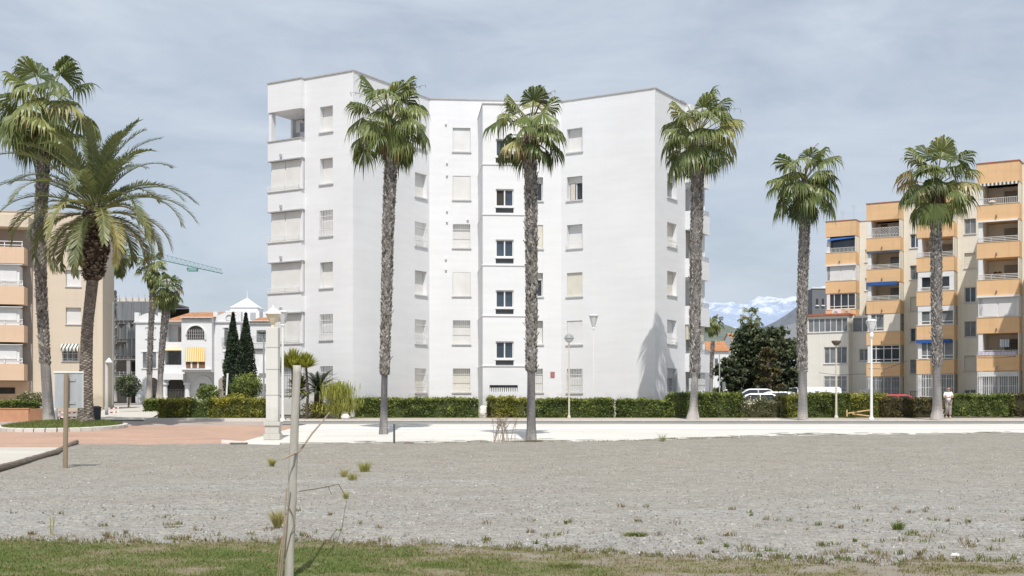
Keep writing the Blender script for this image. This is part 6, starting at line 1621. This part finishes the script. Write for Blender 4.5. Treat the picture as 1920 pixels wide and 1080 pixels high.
def signboard():
    Y = 30.2; x = X(123, Y); z0 = g(Y); root = thing('signboard', 'back of a grey metal signboard on a brown wooden post, left of the gravel', 'sign', (x, Y, z0)); k = Y/F
    m = MB(); m.tube([(x-.01, Y, z0-.1), (x+.02, Y, Z(701, Y))], [.062, .058], 10); m.build('post', 'post_wood', root)
    a = R(9); d = Vector((math.cos(a), math.sin(a), 0)); c = Vector((X(126, Y), Y+.10, 0)); w = 25.5*k
    def panel(name, s0, s1, za, zb, th, off, mat):
        m = MB(); nn = Vector((-d.y, d.x, 0)); p = [c+d*s0+nn*off, c+d*s1+nn*off, c+d*s1+nn*(off+th), c+d*s0+nn*(off+th)]
        m.hexa([(q.x, q.y, za) for q in p]+[(q.x, q.y, zb) for q in p]); return m.build(name, mat, root)
    panel('panel', -w, w, Z(765, Y), Z(699, Y), .02, 0, 'sheet_metal'); panel('top_rail', -w-.02, w+.02, Z(698.9, Y), Z(696, Y), .06, -.02, 'lamp_white')
    panel('edge_trim', -w-.012, -w-.001, Z(765, Y), Z(699, Y), .03, -.004, 'lamp_white'); panel('edge_trim', w+.001, w+.012, Z(765, Y), Z(699, Y), .03, -.004, 'lamp_white')
    for zz in (Z(712, Y), Z(755, Y)): panel('bracket', -.12, .16, zz-.03, zz+.03, .02, -.023, 'iron_grey')
signboard()
def timber_edge():
    m = MB(); rng = random.Random(2); pts = [(-15.4, 43.4), (-11.9, 28.5), (-9.4, 17.5)]
    n = 20
    for i in range(n):
        f0, f1 = i/n, (i+.985)/n
        def at(f): y = 43.4+(17.5-43.4)*f; return Vector((plot_left(y), y, g(y)+.02+.02*noise.noise((y*.4, 0, 0))))
        a, b = at(f0), at(f1); m.tube([a+Vector((0, 0, .06)), (a+b)/2+Vector((rng.uniform(-.02, .02), 0, .07)), b+Vector((0, 0, .06))], .085, 8, jit=.08)
    o = m.build('timber_edging', 'timber', loc=(-12.5, 30, g(30)))
    tag(o, 'dark old timber edging between the gravel and the light concrete path at the left', 'edging')
timber_edge()
def foreground_pole():
    Y = 10.8; c0, c1 = W(541, 1100, Y), W(557, 685, Y); k = Y/F; c0.z = .0
    root = thing('wooden_pole', 'weathered grey wooden pole leaning slightly in the grass at the front', 'pole', c0)
    m = MB(); n = 30; pts = [c0.lerp(c1, i/n)+Vector((.006*noise.noise((i*.3, 0, 0)), 0, 0)) for i in range(n+1)]
    m.tube(pts, [.041-.006*i/n+.002*noise.noise((i*.7, 3, 0)) for i in range(n+1)], 16, jit=.03); m.build('post', 'pole_wood', root, smooth=True)
    return c0, c1
pc0, pc1 = foreground_pole()
def sticks():
    Y = 10.72
    for i, (a, b, r, lab) in enumerate((((523, 1092), (536, 915), .009, 'longest thin dry stick leaning on the left of the pole'), ((527, 1092), (539, 950), .007, 'short dry stick against the pole, nearest to it'), ((520, 1092), (533, 985), .006, 'lowest thin dry stick leaning at the left of the pole'))):
        p, q = W(*a, Y), W(*b, Y); p.z = max(p.z, .03); m = MB(); mid = (p+q)/2+Vector((.012*(1-i), -.01, 0)); m.tube([p, mid, q+Vector((.0, .04, 0))], [r, r*.9, r*.6], 6, jit=.1)
        tag(m.build('dry_stick', 'twig', loc=p), lab, 'stick', 'dry sticks tied to the pole')
    # string wound round the pole
    m = MB(); Yp = 10.75; P = [W(x, y, Yp) for x, y in ((545, 922), (541, 950), (549, 965), (552, 985), (545, 1000), (538, 1030), (530, 1050))]; m.tube(P, .004, 5)
    tag(m.build('string', 'wire', loc=P[-1]), 'thin dark string wound round the lower part of the pole', 'string')
    m = MB(); P = [W(561, 921, 10.8), W(590, 917, 11.2), W(615, 912, 12.5), W(635, 908, 15), W(650, 903, 20)]; P[-1].z = g(20)+.05
    m.tube(P, .005, 5); e = W(622, 927, 12.6); m.tube([P[2], e], [.004, .002], 4); tag(m.build('wire', 'wire', loc=P[0]), 'rusty wire running from the pole out to the yellow grass tufts', 'wire')
    m = MB(); P = [W(510, 866, 24), W(532, 846, 17), W(553, 826, 12)]; 
    P = [W(562, 846, 10.85), W(585, 813, 12.2), W(603, 792, 13.4), W(618, 773, 14.6)]; m.tube(P, [.010, .010, .009, .006], 6); m2 = [W(514, 864, 9.6), W(540, 844, 10.5)]
    m.tube([W(562, 846, 10.85), W(549, 852, 10.7), W(528, 862, 10.6)], [.009, .008, .005], 6)
    tag(m.build('dry_branch', 'twig', loc=W(562, 846, 10.85)), 'thin bare branch tied across the pole and slanting up to the right', 'branch')
sticks()
def stake():
    Y = 43.6; x = X(739, Y); z0 = g(Y); m = MB(); m.tube([(x, Y, z0-.05), (x, Y, Z(795, Y))], [.04, .035], 7); tag(m.build('stake', 'iron_dark', loc=(x, Y, z0)), 'thin dark stake at the edge of the gravel right of the first palm', 'stake')
stake()
def rock(label, px, py, Y, sx, sy, sz, mat, name='boulder', cat='rock', z=None, n=3, seed=0):
    bm_ = MB(); import bmesh
    me = bpy.data.meshes.new(name); b = bmesh.new(); bmesh.ops.create_icosphere(b, subdivisions=3, radius=1)
    for v in b.verts:
        d = 1+.22*noise.noise(v.co*1.6+Vector((seed, 0, 0)))+.08*noise.noise(v.co*5)
        v.co = Vector((v.co.x*sx*d, v.co.y*sy*d, v.co.z*sz*d))
    b.to_mesh(me); b.free(); me.materials.append(MAT[mat]); o = bpy.data.objects.new(name, me); COL.objects.link(o)
    x = X(px, Y); o.location = (x, Y, (z if z is not None else g(Y)+SW)+sz*.6); return tag(o, label, cat)
rock('big white boulder in the gap of the hedge under the stair tower', 908, 780, 66.9, .34, .25, .42, 'stone_white', seed=2)
rock('white boulder at the foot of the weeping shrub', 648, 790, 64.0, .22, .18, .18, 'stone_white', seed=5)
rock('dark flat clod on the gravel right of the thin stake', 767, 841, 43.3, .17, .12, .045, 'timber', 'clod', 'debris', z=g(43.3)+.01, seed=7)
rock('small pale stone lying in the grass at the front right', 1791, 1042, 12.5, .045, .03, .02, 'stone_white', 'stone', 'stone', z=.04, seed=9)
def flat_bits():
    for lab, p0, p1, py, th, mat, nm, cat in (('dark flat board lying on the gravel near the brick paving', 433, 463, 838.5, .05, 'timber', 'board', 'board'),):
        Y = 43.0; a, b = X(p0, Y), X(p1, Y); z = g(Y)+.03; m = MB(); m.hexa([(a, Y-.2, z), (b, Y-.1, z), (b, Y+.12, z), (a, Y+.05, z), (a, Y-.2, z+th), (b, Y-.1, z+th), (b, Y+.12, z+th), (a, Y+.05, z+th)]); tag(m.build(nm, mat, loc=((a+b)/2, Y, z)), lab, cat)
    Y = 44.0; m = MB(); pr = None
    for i in range(15):
        f = i/14; x = X(416, Y)+(X(524, 42.8)-X(416, Y))*f; y = Y-1.1*f-.25*math.sin(f*PI); h = .09*(1-f*.75)
        cur = ((x, y-.09, g(y)), (x, y+.12, g(y)), (x, y+.10, g(y)+h+.03), (x, y-.07, g(y)+h+.03))
        if pr:
            for k in range(4): m.quad(pr[k], pr[(k+1) % 4], cur[(k+1) % 4], cur[k])
        else: m.quad(*cur)
        pr = cur
    m.quad(*pr); tag(m.build('kerb_stone', 'stone_white', loc=(-10, 43.5, g(43))), 'curved white kerb stone between the brick paving and the gravel', 'kerb')
    # dark soil ring at the foot of the second palm
    Y = 45; x = X(992, Y); m = MB(); n = 40; pts = []
    for i in range(n): a = 2*PI*i/n; r = 1+.2*noise.noise((math.cos(a), math.sin(a), 3)); pts.append((x+.62*r*math.cos(a), Y+.42*r*math.sin(a), g(Y)+.045))
    top = (x, Y, g(Y)+.09)
    for i in range(n): m.quad(pts[i], pts[(i+1) % n], top)
    struct(m.build('soil_ring', 'timber'))
    # covers and dropped kerb on the far pavement
    for p0, p1, nm, mat, hgt, lab in ((1403, 1464, 'dropped_kerb', 'kerb', .006, 'x'),):
        a, b = X(p0, 62.3), X(p1, 62.3); m = MB(); m.box(a, b, 62.31, 63.6, g(63)+SW-.02, g(63.6)+SW+.012); struct(m.build(nm, mat))
flat_bits()
def island():
    cx, cy, rx, ry = -20.05, 54.9, 2.45, 3.3; n = 72; m = MB(); k = MB()
    G = []
    for j in range(9):
        f = j/8; row = []
        for i in range(n):
            a = 2*PI*i/n; x, y = cx+rx*f*math.cos(a), cy+ry*f*math.sin(a); row.append((x, y, g(y)+.13+.16*(1-f*f)+.02*noise.noise((x*2, y*2, 0))))
        G.append(row)
    for j in range(8):
        for i in range(n): m.quad(G[j][i], G[j+1][i], G[j+1][(i+1) % n], G[j][(i+1) % n])
    struct(m.build('island_turf', 'turf', smooth=True))
    for i in range(36):
        a0, a1 = 2*PI*i/36+.008, 2*PI*(i+1)/36-.008; r0, r1 = 1.0, 1.0
        def p(a, s, z): x, y = cx+(rx+s)*math.cos(a), cy+(ry+s)*math.sin(a); return (x, y, g(y)+z)
        k.hexa([p(a0, 0, -.05), p(a0, .2, -.05), p(a1, .2, -.05), p(a1, 0, -.05), p(a0, 0, .17), p(a0, .2, .15), p(a1, .2, .15), p(a1, 0, .17)])
    struct(k.build('island_kerb', 'promenade'))
    m = MB()
    for i in range(9000):
        a = random.uniform(0, 2*PI); f = random.random()**.5; x, y = cx+rx*f*math.cos(a), cy+ry*f*math.sin(a)
        blade(m, x, y, g(y)+.12+.16*(1-f*f), random.uniform(.05, .16), .02, min(1, max(.2, random.gauss(.68, .2))), .7)
    stuff(m.build('island_grass', 'grass'))
island()
def garden_wall():
    root = thing('garden_wall', 'low orange brick garden wall with a hedge on top at the left edge', 'wall', (-26.5, 63.2, g(63))); Y = 63; m = MB()
    a, b, c = X(-60, Y), X(53, Y), X(82, 63.6); zt = Z(767, Y)
    m.box(a, b, Y, Y+.25, g(Y)-.05, zt); m.build('front_wall', 'brickwall', root)
    m = MB(); m.hexa([(b+.003, Y, g(Y)-.05), (c, Y+1.6, g(Y)-.05), (c, Y+1.9, g(Y)-.05), (b+.003, Y+.3, g(Y)-.05), (b+.003, Y, zt+.02), (c, Y+1.6, zt+.04), (c, Y+1.9, zt+.04), (b+.003, Y+.3, zt+.02)]); m.build('return_wall', 'brickwall', root)
    m = MB(); m.box(a, b+.05, Y-.03, Y+.28, zt+.002, zt+.05); m.build('coping', 'brickwall', root)
    m = MB(); m.quad((a, Y+.2, zt-.05), (b, Y+.2, zt-.05), (b, Y+9, zt+.1), (a, Y+9, zt+.1)); struct(m.build('raised_bed', 'soil'))
garden_wall()
def bin_():
    Y = 61; x = X(181, Y); z = g(Y); root = thing('litter_bin', 'dark litter bin just right of the foot of the date palm', 'bin', (x, Y, z)); m = MB()
    m.tube_z((x, Y, z), [(.18, .06), (.20, .1), (.22, .72), (.235, .74)], 14); m.build('body', 'plastic_dark', root)
    m = MB(); m.tube_z((x, Y, z+.741), [(.25, 0), (.25, .04), (.12, .10)], 14); m.build('lid', 'plastic_dark', root)
    m = MB(); m.tube([(x-.2, Y+.1, z), (x-.2, Y+.1, z+.95)], .025, 6); m.build('support_post', 'iron_grey', root)
bin_()
def barrier(label, p0, p1, y0, y1, Y):
    z = g(Y); a, b = X(p0, Y), X(p1, Y); root = thing('barrier_tape', label, 'barrier tape', ((a+b)/2, Y, z))
    for i, (f, dz) in enumerate(((0, 0), (1, 0))): m = MB(); x = a+(b-a)*f; m.tube([(x, Y, z-.05), (x, Y, Z(y0, Y)+.04)], .025, 6); m.build('stake', 'lamp_white', root)
    for zz in (Z(y0, Y), Z((y0+y1)/2+1, Y)):
        m = MB(); n = 14; pr = None
        for i in range(n+1):
            f = i/n; x = a+(b-a)*f; s = -.05*math.sin(PI*f); o = .02*math.sin(f*9)
            if pr: m.quad((pr[0], Y+pr[2]-.03, zz+pr[1]-.07), (x, Y+o-.03, zz+s-.07), (x, Y+o-.03, zz+s), (pr[0], Y+pr[2]-.03, zz+pr[1]))
            pr = (x, s, o)
        m.build('tape', 'tape', root)
barrier('red and white tape on two stakes across the light garden path', 197, 222, 763, 776, 70)
barrier('red and white tape between the two big palms, seen below the signboard', 111, 150, 771, 787, 62)
m = MB(); Y = 62.3; x = X(104, Y); m.box(x-.09, x+.09, Y-.06, Y+.06, g(Y), Z(764, Y)); o = m.build('post', 'lamp_white', loc=(x, Y, g(Y))); bv = o.modifiers.new('bevel', 'BEVEL'); bv.width = .02; tag(o, 'short square white post right beside the foot of the left big palm', 'post')
def trestle():
    Y = 65.2; z = g(Y)+SW; root = thing('wooden_barrier', 'broken yellowish wooden barrier lying in front of the scruffy hedge', 'barrier', (X(1610, Y), Y, z)); m = MB()
    for a, b in (((1590, 775), (1631, 769)), ((1598, 776), (1630, 780))): m.tube([W(*a, Y), W(*b, Y+.1)], .035, 5); 
    m.build('rail', 'yellow_wood', root); m = MB(); m.tube([W(1588, 781, Y), W(1588, 768, Y)], .04, 6); m.build('post', 'yellow_wood', root)
trestle()
def boxes():
    for lab, px, py0, py1, w, Y, dx in (('smaller pale box behind the hedge, left of the white lantern post', 1619, 731, 740, 8, 70, .0), ('larger tilted pale box behind the hedge, next to the white lantern post', 1629.5, 728.5, 746, 11, 69, .08)):
        k = Y/F; a, b = X(px-w/2, Y), X(px+w/2, Y); z0, z1 = Z(py1, Y), Z(py0, Y); root = thing('utility_box', lab, 'box', ((a+b)/2, Y, g(Y)+.1)); m = MB()
        m.hexa([(a+dx, Y, z0), (b+dx, Y, z0), (b+dx, Y+.3, z0), (a+dx, Y+.3, z0), (a, Y, z1), (b, Y, z1-.03), (b, Y+.3, z1-.03), (a, Y+.3, z1)]); o = m.build('case', 'pillar', root); bv = o.modifiers.new('bevel', 'BEVEL'); bv.width = .03; bv.segments = 2
        m = MB(); m.tube([((a+b)/2+dx, Y+.15, g(Y)), ((a+b)/2+dx, Y+.15, z0+.02)], .05, 7); m.build('stand', 'pillar', root)
boxes()

# ------------------------------------------------------------------ cars
def car(label, x, Y, yaw, paint, kind='hatch', z=None):
    z = g(Y)+.13 if z is None else z; root = thing('parked_car', label, 'car' if kind != 'van' else 'van', (x, Y, z)); c, s = math.cos(yaw), math.sin(yaw)
    def T(p): return (x+p[0]*c-p[1]*s, Y+p[0]*s+p[1]*c, z+p[2])
    def loft(prof, hw, top_in, name, mat, par=root, bevel=.05, smooth=True):
        m = MB(); n = len(prof); L, Rr = [], []
        zmax = max(p[1] for p in prof); zmin = min(p[1] for p in prof)
        for sg in (-1, 1):
            for (px, pz) in prof: q = (pz-zmin)/(zmax-zmin+1e-6); m.v.append(T((px, sg*(hw-top_in*q), pz)))
        m.f.append(tuple(range(n))); m.t.append(.5); m.f.append(tuple(range(n, 2*n))[::-1]); m.t.append(.5)
        for i in range(n): j = (i+1) % n; m.f.append((i, j, n+j, n+i)[::-1]); m.t.append(.5)
        o = m.build(name, mat, par)
        if bevel: b = o.modifiers.new('bevel', 'BEVEL'); b.width = bevel; b.segments = 3; b.limit_method = 'ANGLE'
        return o
    if kind == 'van': body = [(-2.5, .35), (2.45, .35), (2.5, .8), (2.3, 1.12), (1.75, 1.25), (-2.45, 1.25), (-2.5, 1.1)]; cab = [(-2.45, 1.252), (1.70, 1.252), (1.05, 2.0), (.8, 2.08), (-2.3, 2.08), (-2.43, 1.95)]; wh = (-1.5, 1.6); win = [(.98, 1.33, 1.5), (-.2, .9, 1.5)]
    else: body = [(-2.05, .32), (2.0, .30), (2.1, .62), (1.95, .82), (1.05, .95), (-1.85, .96), (-2.1, .85)]; cab = [(-1.8, .962), (1.02, .952), (.30, 1.40), (.05, 1.47), (-1.05, 1.47), (-1.3, 1.40)]; wh = (-1.25, 1.3); win = None
    hw = .95 if kind == 'van' else .86
    loft(body, hw, .06, 'body', paint); loft(cab, hw-.07, .17, 'cabin', paint, bevel=.06)
    zs = (cab[0][1]+.06, cab[3][1]-.09); hs = hw-.07
    def side_glass(x0, x1, x2, x3):
        for sg in (-1, 1):
            m = MB(); H = cab[3][1]-cab[0][1]
            def yy(zz): return sg*(hs-.17*(zz-cab[0][1])/H+.008)
            m.quad(*[T(p) for p in ((x0, yy(zs[0]), zs[0]), (x1, yy(zs[0]), zs[0]), (x2, yy(zs[1]), zs[1]), (x3, yy(zs[1]), zs[1]))]); m.build('side_window', 'glass', root)
    if kind == 'van': side_glass(.55, 1.5, 1.02, .55); 
    else: side_glass(-.42, .78, .16, -.42); side_glass(-1.55, -.50, -.50, -1.18)
    a, b = (cab[1], cab[2]); m = MB(); o = .012
    for (p, q, nm) in ((a, b, 'windscreen'), (cab[0], cab[5], 'rear_window')):
        sg = 1 if nm == 'windscreen' else -1
        if kind == 'van' and sg < 0: continue
        m = MB(); lo, hi = .10, .90; f0 = (p[0]+(q[0]-p[0])*lo+sg*o, p[1]+(q[1]-p[1])*lo+o); f1 = (p[0]+(q[0]-p[0])*hi+sg*o, p[1]+(q[1]-p[1])*hi+o)
        m.quad(T((f0[0], -hs+.09, f0[1])), T((f0[0], hs-.09, f0[1])), T((f1[0], hs-.20, f1[1])), T((f1[0], -hs+.20, f1[1]))); m.build(nm, 'glass', root)
    for wx in wh:
        for sg in (-1, 1):
            m = MB(); n = 20
            for yy in (sg*(hw-.2), sg*(hw+.01)):
                for i in range(n): a_ = 2*PI*i/n; m.v.append(T((wx+.31*math.cos(a_), yy, .31+.31*math.sin(a_))))
            for i in range(n): m.f.append((i, (i+1) % n, n+(i+1) % n, n+i)); m.t.append(.5)
            m.f.append(tuple(range(n))); m.f.append(tuple(range(n, 2*n))); m.t += [.5, .5]; w = m.build('wheel', 'rubber', root)
            m = MB(); m.quad(*[T((wx+.19*math.cos(2*PI*i/12), sg*(hw+.018), .31+.19*math.sin(2*PI*i/12))) for i in range(12)]); m.build('rim', 'iron_grey', w)
    for sg in (-1, 1):
        xf = 2.09 if kind != 'van' else 2.46
        m = MB(); q = [(xf-.16, sg*(hw-.03), .66), (xf+.006, sg*(hw-.3), .62), (xf-.06, sg*(hw-.3), .77), (xf-.25, sg*(hw-.03), .80)]; m.quad(*[T(p) for p in q]); m.build('headlight', 'lamp_glass', root)
        m = MB(); q = T((cab[1][0]-.15, sg*(hs+.12), cab[0][1]+.12)); m.tube([T((cab[1][0]-.15, sg*(hs-.02), cab[0][1]+.08)), q], [.05, .09], 6); m.build('door_mirror', paint, root)
        m = MB(); q = [(-xf-.004, sg*(hw-.05), .68), (-xf-.004, sg*(hw-.22), .68), (-xf+.0, sg*(hw-.22), .86), (-xf+.0, sg*(hw-.05), .86)]; m.quad(*[T(p) for p in q]); m.build('tail_light', 'car_red', root)
car('silver car parked farther back below the tall dark conifer', X(1406, 80), 80, R(176), 'car_grey')
car('white car parked nearer, right behind the white-flowering bush', X(1409, 72.5), 72.5, R(172), 'car_white', z=.72)
car('white car parked turned away below the broad dark tree', X(1447, 76), 76, R(150), 'car_white', z=.85)
car('white van parked behind the hedge at the fourth street palm', X(1506, 84), 84, R(178), 'car_white', 'van', z=.62)
car('red car whose roof shows above the brownish hedge', X(1690, 74), 74, R(4), 'car_red', z=.66)

# ------------------------------------------------------------------ the walking man
def skin_mesh(name, verts, edges, radii, mat, parent, sub=2, loc=(0, 0, 0)):
    me = bpy.data.meshes.new(name); L = rootloc(parent)
    me.from_pydata([tuple(Vector(v)-L) for v in verts], edges, []); o = bpy.data.objects.new(name+'_tmp', me); COL.objects.link(o)
    sk = o.modifiers.new('skin', 'SKIN'); sk.use_smooth_shade = True; ss = o.modifiers.new('sub', 'SUBSURF'); ss.levels = sub; ss.render_levels = sub
    lay = me.skin_vertices[0].data if me.skin_vertices else None
    if lay is None: me.skin_vertices.new() if hasattr(me.skin_vertices, 'new') else None; lay = me.skin_vertices[0].data
    for i, r in enumerate(radii): lay[i].radius = (r, r) if isinstance(r, (int, float)) else r; lay[i].use_root = (i == 0)
    bpy.context.view_layer.update()
    dg = bpy.context.evaluated_depsgraph_get(); nm = bpy.data.meshes.new_from_object(o.evaluated_get(dg))
    bpy.data.objects.remove(o); nm.materials.clear(); nm.materials.append(MAT[mat]); nm.polygons.foreach_set('use_smooth', [True]*len(nm.polygons))
    r = bpy.data.objects.new(name, nm); COL.objects.link(r); r.parent = parent; return r
def person():
    Y = 65.3; x = X(1778, Y); z = g(Y)+SW; h = 1.68/1.70
    root = thing('person', 'person in a white t-shirt and patterned trousers walking by the hedge, forearms raised in front', 'person', (x, Y, z))
    def p(a, b, c): return Vector((x+a*h, Y+b*h, z+c*h))
    # left/right as seen; walking towards the camera, one knee bent
    J = dict(pel=p(0, 0, .92), ab=p(0, .0, 1.06), ch=p(.0, .0, 1.26), nk=p(.0, -.01, 1.43), hd0=p(.0, -.03, 1.50), hd1=p(.005, -.045, 1.585), hd2=p(.008, -.03, 1.66),
             s1=p(-.17, .0, 1.37), e1=p(-.25, -.04, 1.12), w1=p(-.11, -.25, 1.13), s2=p(.17, .0, 1.37), e2=p(.245, -.02, 1.12), w2=p(.10, -.25, 1.12),
             h1=p(-.095, 0, .88), k1=p(-.10, -.10, .50), a1=p(-.085, .07, .10), t1=p(-.09, -.07, .04), h2=p(.095, 0, .88), k2=p(.085, -.03, .48), a2=p(.08, -.05, .075), t2=p(.085, -.19, .035))
    names = list(J); idx = {n: i for i, n in enumerate(names)}
    E = [('pel', 'ab'), ('ab', 'ch'), ('ch', 'nk'), ('nk', 'hd0'), ('hd0', 'hd1'), ('hd1', 'hd2'), ('ch', 's1'), ('s1', 'e1'), ('e1', 'w1'), ('ch', 's2'), ('s2', 'e2'), ('e2', 'w2'), ('pel', 'h1'), ('h1', 'k1'), ('k1', 'a1'), ('a1', 't1'), ('pel', 'h2'), ('h2', 'k2'), ('k2', 'a2'), ('a2', 't2')]
    rad = dict(pel=.12, ab=.115, ch=.135, nk=.055, hd0=.07, hd1=.088, hd2=.06, s1=.062, e1=.042, w1=.028, s2=.062, e2=.042, w2=.028, h1=.085, k1=.055, a1=.036, t1=.03, h2=.085, k2=.055, a2=.036, t2=.03)
    verts = [J[n] for n in names]; radii = [rad[n]*h for n in names]; edges = [(idx[a], idx[b]) for a, b in E]
    for w, sg in (('w1', 1), ('w2', -1)):
        wv = J[w]; palm = wv+Vector((sg*.05, -.05, .0))*h; verts.append(palm); radii.append(.030*h); pi = len(verts)-1; edges.append((idx[w], pi))
        for i in range(5):
            if i < 4: b0 = palm+Vector((sg*.018, -.022, .028-.019*i))*h; l = (.036, .042, .040, .030)[i]*h; d = Vector((sg*.7, -.7, .05))
            else: b0 = palm+Vector((0, -.01, .032))*h; l = .032*h; d = Vector((sg*.3, -.5, .8))
            q1 = b0+d*l; q2 = q1+(d+Vector((sg*.5, .6, -.3))).normalized()*l*.7
            for v in (b0, q1, q2): verts.append(v); radii.append((.0095 if v is not q2 else .007)*h)
            n = len(verts); edges += [(pi, n-3), (n-3, n-2), (n-2, n-1)]
    body = skin_mesh('body', verts, edges, radii, 'skin', root)
    sv = ['pel', 'ab', 'ch', 's1', 's2']; P = [J['pel']+Vector((0, 0, .0)), J['ab'], J['ch'], J['nk']-Vector((0, 0, .06)), J['s1'], J['s1'].lerp(J['e1'], .75), J['s2'], J['s2'].lerp(J['e2'], .75)]
    skin_mesh('t_shirt', P, [(0, 1), (1, 2), (2, 3), (2, 4), (4, 5), (2, 6), (6, 7)], [.150*h, .142*h, .158*h, .075*h, .078*h, .064*h, .078*h, .064*h], 'shirt', root)
    P = [J['pel']-Vector((0, 0, .02)), J['h1'], J['k1'], J['k1'].lerp(J['a1'], .75), J['h2'], J['k2'], J['k2'].lerp(J['a2'], .85)]
    skin_mesh('trousers', P, [(0, 1), (1, 2), (2, 3), (0, 4), (4, 5), (5, 6)], [.150*h, .118*h, .092*h, .080*h, .118*h, .092*h, .080*h], 'camo', root)
    P = [J['hd2']+Vector((0, -.012, .012)), J['hd1']+Vector((0, .045, .035)), J['hd0']+Vector((0, .055, .0))]
    skin_mesh('hair', P, [(0, 1), (1, 2)], [.078*h, .080*h, .045*h], 'hair', root)
    hc = J['hd1']; m = MB()
    for sg in (-1, 1): c = hc+Vector((sg*.032, -.083, .012))*h; m.tube([c, c+Vector((0, -.012, 0))], [.013, .009], 6)
    m.tube([hc+Vector((-.022, -.087, -.042))*h, hc+Vector((.022, -.087, -.042))*h], .006, 5); m.build('eyes_and_mouth', 'hair', root)
    m = MB(); m.tube([hc+Vector((0, -.075, .015))*h, hc+Vector((0, -.108, -.018))*h], [.010, .017], 6)
    for sg in (-1, 1): m.tube([hc+Vector((sg*.085, 0, .02))*h, hc+Vector((sg*.092, .01, -.02))*h], [.02, .014], 6)
    m.build('nose_and_ears', 'skin', root, smooth=True)
    for a, t in (('a1', 't1'), ('a2', 't2')):
        heel = J[a]+Vector((0, .05, -.03)); skin_mesh('shoe', [heel, J[a]-Vector((0, 0, .02)), J[t]], [(0, 1), (1, 2)], [.045, .05, .042], 'shoe', root)
person()
# ------------------------------------------------------------------ groups for repeated kinds
GROUPS = {'fan_palm': 'fan palms', 'hedge': 'hedges along the far pavement', 'street_lamp': 'street lamps', 'parked_car': 'vehicles parked behind the hedges', 'grass_tuft': 'grass tufts on the gravel', 'weed_clump': 'green weed clumps on the gravel',
          'bush': 'garden bushes', 'yucca': 'yuccas by the white pillar', 'barrier_tape': 'red and white tape barriers', 'utility_box': 'pale boxes behind the hedge', 'post': 'thin posts', 'broad_tree': 'dark trees in the gap', 'small_tree': 'small garden trees',
          'apartment_building': 'apartment blocks', 'house': 'far white houses', 'townhouse': 'white townhouses', 'boulder': 'white boulders'}
for o in COL.objects:
    if o.parent is None and o.get('label'):
        k = o.name.split('.')[0]
        if k in GROUPS and not o.get('group'): o['group'] = GROUPS[k]
